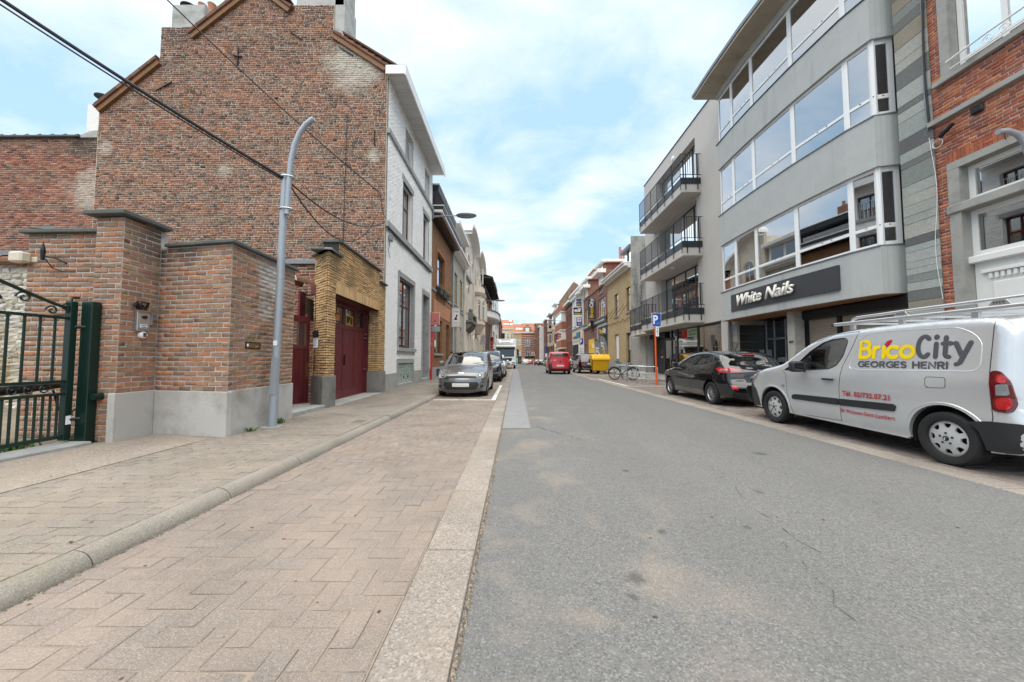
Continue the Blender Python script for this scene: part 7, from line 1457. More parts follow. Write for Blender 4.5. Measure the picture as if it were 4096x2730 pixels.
strokes('lettering', 'GEORGES HENRI', DTX, V.t, ((V.xo-2.655, yv(3, 1.10)+.004, 1.092), Fv, Vector((0, -.06, 1)).normalized()), .072, .0105, .30, thick=.04, width=1.04)
V.text('Tél. 02/732.07.21', DTR, 2.42, .655, w=.67, h=.075, off=.007, space=1.1, bold=.03); V.text('00 Woluwe-Saint-Lambert', DTR, 2.362, .405, w=.77, h=.058, off=.006, space=1.1, bold=.015)
strokes('lettering', 'Brico', DTY, V.t, ((V.xo-float(V.endx(.3, 1.25, True)[0])-.012, .60, 1.16), (0, -1, 0), (0, 0, 1)), .24, .03, .2, thick=.05, width=1.05)
# roof rack
rk = MB(); ALU = mat('aluminium_rail', (.60, .61, .62), .32, .8, var=.08, bump=.02, kind='obj')
for sg in (1, -1):
    box('rack_rail', ALU, V.t, V.xo-4.28, V.xo-2.12, sg*.70-.03, sg*.70+.03, 1.715, 1.765, bevel=.012); box('rail_cap', BLACKP, V.t, V.xo-4.33, V.xo-4.28, sg*.70-.032, sg*.70+.032, 1.713, 1.767, bevel=.015); box('rail_cap', BLACKP, V.t, V.xo-2.12, V.xo-2.07, sg*.70-.032, sg*.70+.032, 1.713, 1.767, bevel=.015)
    for x in (2.42, 3.1, 3.85): box('rack_foot', ALU, V.t, V.xo-x-.03, V.xo-x+.03, sg*.70-.02, sg*.70+.02, 1.64, 1.716)
    one('ladder_tube', ALU, V.t, 'tube', [(V.xo-2.24, sg*.55, 1.76), (V.xo-2.27, sg*.55, 1.81), (V.xo-2.34, sg*.55, 1.83), (V.xo-3.2, sg*.55, 1.845), (V.xo-4.22, sg*.55, 1.85)], .022, 8)
for x in (2.3, 2.75, 3.2, 3.65, 4.1): box('cross_bar', ALU, V.t, V.xo-x-.02, V.xo-x+.02, -.70, .70, 1.725, 1.75)
for x in (3.1, 4.05): b = MB(); b.prism([(V.xo-x+.09, .705, 1.766), (V.xo-x-.09, .705, 1.766), (V.xo-x-.05, .705, 1.82), (V.xo-x+.05, .705, 1.82)], (0, .01, 0)); o = b.build('maker_bracket', ALU, V.t); textmesh('lettering', 'MTS', BLACKP, o, ((V.xo-x, .716, 1.778), (-1, 0, 0), (0, 0, 1)), w=.09, h=.03, ext=.002)
# --- black hatchback
B = Car('parked_car', 'glossy black hatchback parked in front of the silver van', 'car', P_BLACK,
  [(.12, .22), (.04, .33), (.0, .47), (.04, .60), (.13, .70), (.42, .80), (.75, .875), (1.0, .93), (1.3, 1.085), (1.65, 1.24), (1.95, 1.335), (2.3, 1.385), (2.75, 1.40), (3.12, 1.375), (3.40, 1.325), (3.50, 1.28), (3.68, 1.11), (3.83, .985), (3.91, .88), (3.94, .72), (3.99, .58), (4.03, .48), (4.02, .34), (3.94, .24)],
  1.72, .20, .80, 3.30, .295, ((1.0, .93), (1.95, 1.335)), ((3.46, 1.30), (3.82, .99)), (6.0, 12.0, 0), PI/2, glass=CGLASSD, R_=.36, sec=[(.2, .95), (.4, .99), (.6, 1.0), (.85, .985), (1.0, .93), (1.3, .80), (1.45, .76)], fr=(.8, .24), re=(.7, .20), r=.07, crown=(.03, .09), tw=.20, spokes=10,
  wins=[[(1.46, .97), (1.75, 1.13), (2.03, 1.255), (2.30, 1.315), (2.60, 1.335), (2.30, 1.0), (1.9, .975)], [(2.40, 1.005), (2.69, 1.335), (3.05, 1.325), (3.24, 1.29), (3.29, 1.10), (2.95, 1.045)], [(3.35, 1.13), (3.32, 1.25), (3.42, 1.215), (3.47, 1.16)]])
B.seam([(1.40, .945), (2.0, .965), (2.95, 1.03), (3.40, 1.105), (3.58, 1.16)], r=.008, mt=CHROME, nm='chrome_strip')
for p in ([(2.64, 1.34), (2.37, 1.0), (2.22, .62), (2.22, .28)], [(3.30, 1.10), (3.15, .8), (2.98, .48), (2.90, .26)], [(1.35, .95), (1.16, .60), (1.18, .30)], [(1.18, .24), (2.9, .235)], [(3.6, 1.25), (3.66, .95)]): B.seam(p)
B.patch('body_crease', P_BLACK, [(1.25, .335), (2.85, .335), (2.8, .37), (1.3, .38)], off=.006, rnd=.01)
B.patch('tail_lamp', LRED, [(3.53, .945), (3.60, .985), (3.92, .965), (3.92, .86), (3.7, .85)], off=.008); B.patch('tail_lamp', LRED, [(.44, .87), (.44, .945), (.66, .98), (.66, .87)], 'rear', .008); B.patch('reverse_lamp', LCLR, [(3.66, .905), (3.72, .945), (3.9, .935), (3.9, .905)], off=.012); B.patch('reverse_lamp', LCLR, [(.48, .90), (.48, .925), (.62, .945), (.62, .90)], 'rear', .012)
B.patch('rear_reflector', LRED, [(.56, .43), (.60, .545), (.72, .555), (.70, .45)], 'rear', .006); B.patch('rear_bumper_lip', BLACKP, [(-.66, .24), (.66, .24), (.70, .36), (-.70, .36)], 'rear', .006, (1,)); B.patch('plate_recess', BLACKP, [(-.36, .62), (.36, .62), (.40, .80), (-.40, .80)], 'rear', .002, (1,)); B.plate(.70, True)
B.patch('blue_band', BLUE, [(.20, .65), (.26, .65), (.26, .75), (.20, .75)], 'rear', .016, (1,), .005)
B.patch('badge', CHROME, [(.07*math.cos(a), .905+.033*math.sin(a)) for a in np.linspace(0, 2*PI, 15)[:-1]], 'rear', .010, (1,), 0); B.patch('badge_field', NAVY, [(.058*math.cos(a), .905+.025*math.sin(a)) for a in np.linspace(0, 2*PI, 15)[:-1]], 'rear', .013, (1,), 0)
textmesh('lettering', 'Ford', SWHITE, B.t, ((B.xo-float(*B.endx(0, .9, True))-.015, 0, .893), (0, -1, 0), (0, 0, 1)), w=.07, h=.024, ext=.001, shear=.2); textmesh('lettering', 'Fiesta', CHROME, B.t, ((B.xo-float(*B.endx(.45, .66, True))-.006, .47, .65), (0, -1, 0), (0, 0, 1)), w=.20, h=.035, ext=.003, off=.01)
B.patch('headlight', LCLR, [(.12, .66), (.20, .75), (.55, .84), (.62, .80), (.35, .68)], off=.005); B.patch('brake_light', LRED, [(-.16, 1.296), (.16, 1.296), (.16, 1.312), (-.16, 1.312)], 'rear', .012, (1,), .005)
B.handle(2.05, .88); B.handle(2.83, .925); B.mirror(1.52, .955, P_BLACK, .95)
one('aerial', BLACKP, B.t, 'tube', [(B.xo-3.05, 0, 1.43), (B.xo-3.18, 0, 1.64)], [.012, .005], 6); one('rear_wiper', BLACKP, B.t, 'tube', [(B.xo-3.89, .0, 1.03), (B.xo-3.85, -.22, 1.06)], .014, 6); one('bumper_seam', BLACKP, B.t, 'tube', [(B.xo-float(*B.endx(y, .56, True)), y, .56) for y in np.linspace(-.7, .7, 15)], .004, 5)
# --- grey hatchback facing us
K = Car('parked_car', 'grey hatchback facing us, first in the left parking bay', 'car', P_GREY,
  [(.10, .19), (.02, .30), (.0, .44), (.02, .56), (.06, .66), (.16, .74), (.45, .84), (.75, .91), (.95, .96), (1.25, 1.13), (1.55, 1.30), (1.80, 1.40), (2.2, 1.455), (2.7, 1.47), (3.1, 1.45), (3.30, 1.40), (3.42, 1.20), (3.52, .98), (3.56, .75), (3.59, .52), (3.57, .32), (3.5, .22)],
  1.60, .18, .68, 3.08, .285, ((.95, .96), (1.80, 1.40)), ((3.32, 1.38), (3.5, 1.0)), (-1.69, 11.72, 0), -PI/2, R_=.335, sec=[(.18, .95), (.35, .99), (.6, 1.0), (.85, .985), (1.0, .94), (1.35, .83), (1.5, .80)], fr=(.60, .20), re=(.5, .12), r=.075, crown=(.03, .11), tw=.18, spokes=8,
  wins=[[(1.35, .99), (1.62, 1.17), (1.9, 1.31), (2.15, 1.36), (2.12, 1.0)], [(2.2, 1.0), (2.23, 1.365), (2.7, 1.37), (3.0, 1.33), (3.08, 1.08), (2.8, 1.01)]])
for p in ([(2.17, 1.38), (2.14, .98), (2.1, .26)], [(1.28, .96), (1.14, .6), (1.14, .26)], [(3.1, 1.1), (2.9, .7), (2.75, .45), (2.72, .26)]): K.seam(p)
GR = BLACKP
K.patch('upper_grille', GR, [(-.50, .585), (.50, .585), (.47, .66), (.0, .685), (-.47, .66)], 'front', .005, (1,)); K.patch('grille_trim', CHROME, [(-.50, .578), (.50, .578), (.49, .588), (-.49, .588)], 'front', .010, (1,), .003)
K.patch('lower_grille', GR, [(-.46, .25), (.46, .25), (.56, .40), (.50, .48), (-.50, .48), (-.56, .40)], 'front', .004, (1,)); 
for i in range(5): K.patch('grille_bar', P_DGREY, [(-.46, .275+.04*i), (.46, .275+.04*i), (.46, .283+.04*i), (-.46, .283+.04*i)], 'front', .008, (1,), 0, th=.004)
K.patch('headlight', LCLR, [(.46, .63), (.48, .72), (.66, .80), (.70, .70), (.68, .60)], 'front', .006); K.patch('headlight', LCLR, [(.03, .58), (.10, .72), (.34, .81), (.52, .85), (.40, .72), (.22, .62)], off=.006); K.patch('lamp_bowl', BLACKP, [(.53, .645), (.53, .72), (.63, .74), (.64, .64)], 'front', .010, rnd=.03); K.patch('lamp_lens', STEEL, [(.55, .66), (.55, .71), (.60, .72), (.61, .66)], 'front', .014, rnd=.025)
K.patch('fog_surround', GR, [(.60, .30), (.62, .46), (.69, .49), (.69, .32)], 'front', .005); K.patch('fog_lamp', LCLR, [(.635, .40), (.635, .45), (.675, .45), (.675, .40)], 'front', .011, rnd=.02); K.plate(.395, False, .26)
textmesh('lettering', 'KIA', CHROME, K.t, ((K.xo-float(*K.endx(0, .755, False))+.014, 0, .748), (0, 1, 0), (-.35, 0, 1)), w=.17, h=.034, ext=.003, off=.012, shear=.15)
K.mirror(1.42, .97, P_GREY, .95); K.handle(1.95, .86); one('rear_view_mirror', BLACKP, K.t, 'ball', (K.xo-1.72, 0, 1.31), .09, 10, (.3, 1, .35), smooth=60)
for y in (-.35, .25): one('wiper', BLACKP, K.t, 'tube', [(K.xo-1.0, y, 1.05), (K.xo-1.04, y+.5, 1.07)], .008, 5)
box('bonnet_gap', BLACKP, K.t, K.xo-1.0, K.xo-.96, -.62, .62, .985, .992)
# --- other vehicles: an SUV shape, a saloon/hatch shape
SUVO = [(.12, .30), (.03, .42), (.0, .58), (.03, .75), (.12, .88), (.45, .99), (.85, 1.06), (1.1, 1.10), (1.45, 1.32), (1.8, 1.51), (2.1, 1.60), (2.7, 1.645), (3.4, 1.62), (3.9, 1.55), (4.02, 1.48), (4.22, 1.22), (4.34, 1.05), (4.40, .80), (4.42, .60), (4.38, .42), (4.28, .32)]
HATO = [(.10, .2), (.02, .32), (.0, .46), (.05, .62), (.2, .74), (.6, .85), (.95, .93), (1.3, 1.13), (1.65, 1.33), (1.95, 1.42), (2.5, 1.47), (3.1, 1.44), (3.5, 1.36), (3.78, 1.10), (3.92, .95), (3.98, .72), (4.02, .5), (3.99, .32), (3.9, .22)]
SW = [[(1.5, 1.16), (1.85, 1.40), (2.15, 1.50), (2.3, 1.51), (2.28, 1.14)], [(2.36, 1.14), (2.38, 1.515), (3.0, 1.52), (3.2, 1.48), (3.25, 1.16)], [(3.34, 1.18), (3.30, 1.46), (3.6, 1.42), (3.85, 1.30), (3.8, 1.22)]]
HW = [[(1.4, .98), (1.75, 1.2), (2.05, 1.34), (2.25, 1.365), (2.2, .99)], [(2.28, .99), (2.32, 1.37), (2.9, 1.36), (3.15, 1.30), (3.2, 1.03)]]
SSEC = [(.3, .95), (.5, .99), (.8, 1.0), (1.05, .96), (1.5, .84), (1.65, .80)]; HSEC = [(.2, .95), (.4, .99), (.65, 1.0), (.9, .96), (1.35, .82), (1.5, .78)]
def suv(lb, pm, loc, rz, W=1.82, sc=1.0, detail=1, group='cars parked along the street'):
    c = Car('parked_car', lb, 'car', pm, SUVO, W, .30, .86, 3.5, .345, ((1.1, 1.10), (2.1, 1.60)), ((3.95, 1.53), (4.3, 1.1)), loc, rz, group, R_=.41, sec=SSEC, fr=(.75, .20), re=(.6, .15), r=.08, crown=(.03, .10), tw=.22, wins=SW, detail=detail, spokes=5, glass=CGLASSD if detail else GLASSD, seats=1)
    c.patch('headlight', LCLR, [(.46, .80), (.48, .88), (.76, .93), (.78, .82)], 'front', .006); c.patch('grille', BLACKP, [(-.42, .66), (.42, .66), (.46, .90), (-.46, .90)], 'front', .005, (1,)); c.patch('grille_trim', CHROME, [(-.42, .87), (.42, .87), (.44, .895), (-.44, .895)], 'front', .009, (1,), .004); c.patch('lower_grille', BLACKP, [(-.6, .38), (.6, .38), (.55, .52), (-.55, .52)], 'front', .005, (1,)); c.plate(.60, False)
    c.patch('tail_lamp', LRED, [(.42, .96), (.42, 1.02), (.76, 1.06), (.78, .95)], 'rear', .006); c.patch('tail_lamp', LRED, [(4.05, .97), (4.08, 1.06), (4.30, 1.03), (4.32, .95)], off=.006); c.plate(.80, True); c.patch('rear_bumper_trim', BLACKP, [(-.70, .38), (.70, .38), (.74, .58), (-.74, .58)], 'rear', .006, (1,)); c.mirror(1.55, 1.10, pm)
    c.seam([(2.32, 1.5), (2.30, 1.1), (2.3, .4)]); c.seam([(3.3, 1.15), (3.1, .8), (3.05, .4)]); c.seam([(1.35, 1.1), (1.3, .7), (1.35, .4)]); c.patch('sill_cladding', BLACKP, [(1.30, .31), (3.05, .31), (3.05, .40), (1.30, .40)], off=.006, rnd=.01); return c
S1 = suv('dark navy sport utility car facing us behind the grey hatchback', P_NAVY, (-1.63, 18.85, 0), -PI/2)
S1.patch('daytime_lamp', CHROME, [(.52, .46), (.52, .48), (.80, .50), (.80, .47)], 'front', .012, rnd=.003)
T1 = suv('glossy black sport utility car parked behind the yellow container', P_BLACK, (6.03, 32.15, 0), PI/2); T1.patch('fog_reflector', LRED, [(.50, .64), (.50, .74), (.74, .74), (.72, .62)], 'rear', .010); T1.patch('fog_reflector', BLACKP, [(.54, .66), (.54, .72), (.70, .72), (.69, .65)], 'rear', .013); T1.patch('skid_plate', RIM, [(-.55, .36), (.55, .36), (.66, .48), (.60, .49), (.5, .42), (-.5, .42)], 'rear', .010, (1,), .01)
for sg in (1, -1): one('roof_rail', RIM, T1.t, 'tube', [(T1.xo-2.3, sg*.62, 1.69), (T1.xo-3.0, sg*.62, 1.70), (T1.xo-3.7, sg*.6, 1.64)], .018, 6)
def hatch(lb, pm, loc, rz, detail=0, group='cars parked along the street', W=1.76):
    c = Car('parked_car', lb, 'car', pm, HATO, W, .2, .82, 3.36, .30, ((.95, .93), (1.95, 1.42)), ((3.55, 1.33), (3.9, .97)), loc, rz, group, R_=.36, sec=HSEC, fr=(.7, .2), re=(.5, .14), r=.07, crown=(.03, .10), tw=.2, wins=HW, detail=detail, spokes=5, glass=CGLASS if detail else GLASSD, seats=1)
    c.patch('headlight', LCLR, [(.46, .64), (.48, .72), (.74, .76), (.74, .64)], 'front', .006); c.patch('headlight', LCLR, [(.06, .62), (.14, .72), (.5, .80), (.3, .66)], off=.006); c.patch('grille', BLACKP, [(-.4, .52), (.4, .52), (.42, .68), (-.42, .68)], 'front', .005, (1,)); c.plate(.42, False); c.patch('tail_lamp', LRED, [(.5, .78), (.5, .92), (.74, .94), (.76, .78)], 'rear', .006); c.patch('tail_lamp', LRED, [(3.74, .80), (3.72, .95), (3.9, .93), (3.92, .8)], off=.006); c.plate(.66, True); c.mirror(1.45, .96, pm, .95, ); return c
hatch('silver hatchback facing us just ahead of the white lorry', P_SILVER, (-1.52, 23.65, 0), -PI/2, 1)
hatch('dark car nose tip between red van and black sport utility car', P_DGREY, (5.7, 38.6, 0), -PI/2, 0)
far = [('silver grey hatchback parked far right behind the red van', P_SILVER, 6.3, 56), ('dark red hatchback parked far right beyond the silver grey one', paint('maroon_car_paint', (.16, .012, .02), .1), 6.3, 63.5), ('grey hatchback parked far right beyond the dark red one', P_GREY, 6.35, 70), ('black hatchback parked far right beyond the grey one', P_BLACK, 5.9, 81), ('dark grey hatchback, farthest parked on the right', P_DGREY, 5.5, 89)]
pr = None
for lb, pm, x, y in far:
    if pr is None: pr = hatch(lb, pm, (x, y, gz(y)), PI/2); 
    else:
        c = copy_tree(pr.t); c.location = (x, y, gz(y)); c['label'] = lb
        for ch in c.children:
            if ch.name.split('.')[0] in ('body', 'mirror', 'handle_cup', 'door_handle'):
                ch.data = ch.data.copy(); ch.data.materials[0] = pm
c = copy_tree(pr.t); c.location = (2.9, 104, gz(104)); c.rotation_euler[2] = PI/2; c['label'] = 'pale car crossing the far end of the street'; c['group'] = 'cars at the far end'
for ch in c.children:
    if ch.name.split('.')[0] in ('body', 'mirror'): ch.data = ch.data.copy(); ch.data.materials[0] = P_WHITE
c = copy_tree(pr.t); c.location = (4.3, 108, gz(108)); c.rotation_euler[2] = PI/2; c['label'] = 'red car behind the pale car at the far end'; c['group'] = 'cars at the far end'
for ch in c.children:
    if ch.name.split('.')[0] in ('body', 'mirror'): ch.data = ch.data.copy(); ch.data.materials[0] = P_RED
# --- red van driving away
Q = Car('red_van', 'small red van driving away with dark rear window and bumper', 'van', P_RED,
  [(.12, .25), (.03, .4), (.0, .55), (.06, .72), (.2, .86), (.6, .98), (1.0, 1.08), (1.35, 1.32), (1.7, 1.55), (2.0, 1.66), (2.6, 1.715), (3.3, 1.72), (3.7, 1.68), (3.79, 1.60), (3.83, 1.2), (3.86, .85), (3.89, .6), (3.90, .45), (3.86, .33), (3.8, .26)],
  1.70, .24, .80, 3.31, .30, ((1.0, 1.08), (2.0, 1.66)), ((3.76, 1.64), (3.82, 1.24)), (3.45, 30.55, 0), PI/2, R_=.365, sec=[(.2, .96), (.5, 1.0), (.9, .99), (1.1, .96), (1.6, .86), (1.75, .83)], fr=(.7, .2), re=(.3, .05), r=.09, crown=(.03, .08), tw=.19, wins=[[(1.4, 1.1), (1.8, 1.42), (2.1, 1.55), (2.25, 1.55), (2.2, 1.08)], [(2.4, 1.1), (2.42, 1.52), (3.2, 1.52), (3.22, 1.12)]], glass=CGLASSD, wheel='spoke', spokes=5, seats=1)
Q.patch('rear_bumper', BLACKP, [(-.79, .27), (.79, .27), (.79, .44), (-.79, .44)], 'rear', .03, (1,), .03); Q.patch('bumper_corner', BLACKP, [(.60, .40), (.79, .40), (.79, .84), (.66, .84)], 'rear', .016, rnd=.03); Q.patch('bumper_corner', BLACKP, [(3.62, .27), (3.60, .45), (3.70, .82), (3.86, .82), (3.89, .5), (3.8, .27)], off=.012); Q.patch('tail_lamp', LRED, [(.63, .86), (.63, 1.22), (.76, 1.22), (.78, .86)], 'rear', .010); Q.patch('reverse_lamp', LCLR, [(.64, .98), (.64, 1.14), (.75, 1.14), (.76, .98)], 'rear', .014)
Q.plate(.66, True, .28); Q.patch('tailgate_handle', BLACKP, [(-.05, .90), (.05, .90), (.04, 1.06), (-.04, 1.06)], 'rear', .03, (1,)); Q.patch('badge_strip', SWHITE, [(.30, 1.08), (.56, 1.08), (.56, 1.105), (.30, 1.105)], 'rear', .006, (1,), .004); Q.patch('badge_strip', CHROME, [(-.56, 1.08), (-.36, 1.08), (-.36, 1.10), (-.56, 1.10)], 'rear', .006, (1,), .004); Q.mirror(1.55, 1.10, BLACKP, 1.05); Q.seam([(2.3, 1.55), (2.28, .35)]); Q.seam([(3.3, 1.5), (3.28, .75)])
one('tow_hitch', BLACKP, Q.t, 'tube', [(Q.xo-3.85, 0, .42), (Q.xo-3.95, 0, .36), (Q.xo-3.95, 0, .44)], .025, 6)
# --- white refrigerated lorry
tk = thing('lorry', 'white refrigerated box lorry facing us in the left lane', 'lorry', (-1.2, 43, gz(43)), None, -PI/2, True); LW = paint('lorry_white', (.74, .75, .75), 0, .35)
box('cargo_box', LW, tk, -9.5, -2.35, -1.28, 1.28, .95, 3.75, bevel=.05)
b = MB(); b.prism([(-.05, -1.22, .55), (0, -1.22, 1.35), (-.25, -1.22, 2.62), (-.55, -1.22, 2.85), (-2.2, -1.22, 2.85), (-2.2, -1.22, .55)], (0, 2.44, 0)); b.build('cab', LW, tk, bevel=.10, seg=3)
b = MB(); b.prism([(.02, -1.05, 1.48), (-.165, -1.05, 2.42), (-.165, 1.05, 2.42), (.02, 1.05, 1.48)], (-.03, 0, 0)); b.build('windscreen', CGLASSD, tk, bevel=.0); box('cab_inside', UNDER, tk, -1.2, -1.1, -1.05, 1.05, 1.4, 2.5)
b = MB(); b.prism([(.05, -1.16, 2.42), (.12, -1.16, 2.52), (-.1, -1.16, 2.74), (-.4, -1.16, 2.70), (-.25, -1.16, 2.45)], (0, 2.32, 0)); b.build('sun_visor', BLACKP, tk, bevel=.04)
b = MB(); b.prism([(-1.9, -.95, 2.86), (-.9, -.95, 2.90), (-.75, -.95, 3.15), (-.95, -.95, 3.55), (-1.9, -.95, 3.72)], (0, 1.9, 0)); o = b.build('cooling_unit', LW, tk, bevel=.13, seg=3); box('unit_grille', BLACKP, o, -1.02, -.93, -.62, .62, 3.42, 3.60, bevel=.05); box('unit_slot', BLACKP, o, -.78, -.755, -.55, .55, 3.19, 3.23); textmesh('lettering', 'THERMO KING', NAVY, o, ((-.83, 0, 3.27), (0, 1, 0), (-.2, 0, 1)), w=.7, h=.07)
box('grille', BLACKP, tk, -.04, .035, -.30, .75, 1.0, 1.30, bevel=.03); b = MB(); b.prism([(.03, -.2, .75), (.03, .6, .75), (.04, .8, 1.28), (.04, -.4, 1.28)], (.012, 0, 0)); b.build('grille_panel', BLACKP, tk)
box('bumper', LW, tk, -.4, .10, -1.22, 1.22, .42, .95, bevel=.08, seg=2) if False else one('bumper', LW, tk, 'box', -.4, .10, -1.22, 1.22, .42, .95, bevel=.08)
for sg in (1, -1):
    box('headlight', LCLR, tk, .05, .112, sg*.78, sg*1.14, .66, .84, bevel=.02); box('mirror', BLACKP, tk, -.15, .02, sg*1.36, sg*1.60, 1.55, 2.35, bevel=.05); one('mirror_arm', BLACKP, tk, 'tube', [(-.2, sg*1.2, 2.3), (-.05, sg*1.45, 2.38)], .03, 6); box('fog_lamp', BLACKP, tk, .06, .108, sg*.72, sg*1.1, .50, .58)
    for x in (-1.3, -6.8): one('wheel', RUBBER, tk, 'lathe', [(.25, sg*.95), (.48, sg*.95), (.50, sg*1.0), (.50, sg*1.16), (.48, sg*1.2), (.28, sg*1.2), (.26, sg*1.1), (0, sg*1.12)], (x, 0, .5), ax='y', n=18, smooth=40)
box('lower_grille', BLACKP, tk, .07, .106, -.55, .55, .50, .70, bevel=.02); box('licence_plate', PLATE, tk, .10, .113, -.26, .26, .44, .50); box('chassis', UNDER, tk, -9.3, -.3, -.9, .9, .45, .95)
b = MB(); b.prism([(-.45, -.62, 1.6), (-.45, -.82, 1.6), (-.48, -.80, 1.95), (-.48, -.66, 2.05), (-.5, -.5, 1.95)], (-.03, 0, 0)); b.build('hi_vis_vest', mat('hi_vis', (.35, .75, .05), .7), tk)
# ---------------- street furniture
POLE = mat('pole_grey_paint', (.30, .335, .375), .42, .25, var=.08, vs=2, bump=.04, dirt=(.42, .43, .44), da=.4, ds=3)
lp = thing('lamp_post', 'grey steel post with curved top bracket beside the garden wall', 'lamp post', (-3.98, 5.83, .09))
one('post', POLE, lp, 'tube', [(-3.985, 5.83, .09), (-3.975, 5.83, .35), (-3.955, 5.83, 1.2), (-3.92, 5.83, 2.9), (-3.90, 5.83, 4.33)], [.070, .066, .062, .056, .052], 12, smooth=50)
one('bracket', POLE, lp, 'tube', [(-3.83, 5.80, 3.62), (-3.815, 5.80, 4.25), (-3.79, 5.80, 4.55), (-3.74, 5.80, 4.82), (-3.66, 5.80, 5.02), (-3.56, 5.80, 5.17), (-3.46, 5.80, 5.25), (-3.425, 5.80, 5.27)], [.042]*8, 12, smooth=50)
for z in (3.72, 4.27): one('clamp', STEEL, lp, 'tube', [(-3.86+.115*math.cos(a), 5.82+.07*math.sin(a), z) for a in np.linspace(0, 2*PI, 17)[:-1]], .013, 6, closed=True)
one('hook', BLACKM, lp, 'tube', [(-3.47, 5.80, 5.20), (-3.47, 5.80, 5.14), (-3.45, 5.80, 5.10), (-3.44, 5.80, 5.14)], .008, 5)
box('sticker', SWHITE, lp, -3.965, -3.90, 5.764, 5.766, 1.42, 1.5)
b = MB(); b.prism([(-4.0, 5.762, .62), (-3.90, 5.762, .62), (-3.885, 5.762, 1.22), (-3.98, 5.762, 1.22)], (0, -.004, 0)); b.build('service_door', POLE, lp)
one('base_plate', CONC, lp, 'lathe', [(.16, .0), (.16, .012), (.06, .014)], (-3.985, 5.83, .088), n=20)
l2 = thing('lamp_post', 'curved grey pole top entering at the right edge before the red house', 'lamp post', (8.55, 5.83, 0))
one('bracket', POLE, l2, 'tube', [(8.56, 5.83, 3.9), (8.56, 5.83, 4.5), (8.50, 5.83, 4.8), (8.38, 5.83, 4.95), (8.22, 5.83, 5.0), (8.06, 5.83, 4.99)], [.045]*6, 12, smooth=50); one('post', POLE, l2, 'tube', [(8.66, 5.83, .1), (8.66, 5.83, 4.4)], [.07, .055], 12, smooth=50); one('hook', BLACKM, l2, 'tube', [(8.17, 5.83, 4.96), (8.17, 5.83, 4.88), (8.19, 5.83, 4.86)], .008, 5)
def hang(name, label, a, b_, sag, r, m=BLACKM, n=24, extra=()):
    A, B2 = Vector(a), Vector(b_); P = [A.lerp(B2, i/n)-Vector((0, 0, sag*4*(i/n)*(1-i/n))) for i in range(n+1)]; return one(name, m, None, 'tube', P, r, 6, label=label, cat='cable', group='overhead cables')
hang('overhead_cable', 'thick black bundled cable running from upper left to the lamp post', (-9.2, .35, 7.8), (-3.90, 5.80, 4.24), .28, .024)
hang('overhead_cable', 'thinner black wire twisted under the thick bundled cable', (-9.2, .37, 7.74), (-3.90, 5.80, 4.20), .30, .011)
hang('overhead_cable', 'thin black wire crossing the gable high up to the white house corner', (-11.5, 4.6, 13.1), (-4.75, 12.05, 7.0), .45, .016)
hang('overhead_cable', 'upper drooping cable from the lamp post to the white house corner', (-3.86, 5.84, 4.22), (-4.52, 12.05, 5.95), .42, .016); hang('overhead_cable', 'lower drooping cable from the lamp post to the gable edge', (-3.86, 5.84, 4.2), (-4.9, 12.05, 5.95), .85, .014)
hang('loose_wire', 'loose wire hanging down the gable behind the lamp post', (-5.95, 12.08, 9.8), (-6.0, 12.1, 5.0), .0, .012)
one('cable_loop', BLACKM, None, 'tube', [(-4.75+.02*i, 12.06, 7.0-.09*i+.1*math.sin(i*.7)) for i in range(12)], .012, 5, label='short wire tail dropping beside the white house corner', cat='cable')
for k, (dz, r, lb) in enumerate(((-.03, .022, 'upper black cable clipped under the white house string course'), (-.10, .016, 'lower black cable clipped under the white house string course'))): one('facade_cable', BLACKM, None, 'tube', [(-4.455+.01*math.sin(i*1.9), 12.1+.45*i, 5.80+dz+.025*math.sin(i*1.3+k)) for i in range(15)], r, 6, label=lb, cat='cable')
jb = thing('cable_splice', 'grey cable splice box at the white house corner', 'cable box', (-4.42, 12.3, 5.5)); box('body', ZINC, jb, -4.46, -4.38, 12.25, 12.5, 5.36, 5.62, bevel=.03); one('tail', BLACKM, jb, 'tube', [(-4.42, 12.3, 5.4), (-4.44, 12.2, 5.0), (-4.44, 12.35, 4.75)], .01, 5)
LAMPG = mat('lamp_grey', (.26, .29, .32), .4, .3, var=.1); LENS = mat('lamp_lens', (.45, .46, .43), .15, var=.15, bump=0)
def walllamp(x, y, z, s, L, label):
    t = thing('street_lamp', label, 'street lamp', (x, y, z), 'street lamps on house fronts')
    box('bracket', LAMPG, t, x, x+s*.05, y-.04, y+.04, z-.12, z+.45); one('arm', LAMPG, t, 'tube', [(x, y, z), (x+s*L*.55, y, z+.04)], [.05, .03], 8); one('stay', LAMPG, t, 'cyl', (x, y, z+.3), (x+s*L*.4, y, z+.06), .008, 5)
    q = MB(); c = (x+s*L*.77, y, z+.045); q.ball(c, L*.24, 16, (1, .6, .20)); q.build('head', LAMPG, t, smooth=60); q = MB(); q.ball((c[0]+s*.05, y, z+.005), L*.15, 12, (1, .62, .16)); q.build('lens', LENS, t, smooth=60)
walllamp(-4.45, 18.72, 8.85, 1, 2.35, 'grey arm street lamp on the far corner of the white house'); walllamp(-4.4, 49.4, 9.3, 1, 2.9, 'grey arm street lamp on the left fronts near the curved canopy'); walllamp(9.9, 78, 9.6, -1, 2.9, 'grey arm street lamp on the right fronts above the red van'); walllamp(-3.9, 93, 8.6, 1, 2.2, 'small far street lamp on the left near the end of the street'); walllamp(7.6, 108, 7.2, -1, 2.2, 'small far street lamp on the right near the end of the street')
rs = thing('red_sign_post', 'red post with back of a salmon sign by the orange house', 'sign post', (-4.42, 18.63, .09)); one('post', REDP, rs, 'cyl', (-4.42, 18.63, .09), (-4.42, 18.63, 3.68), .055, 12)
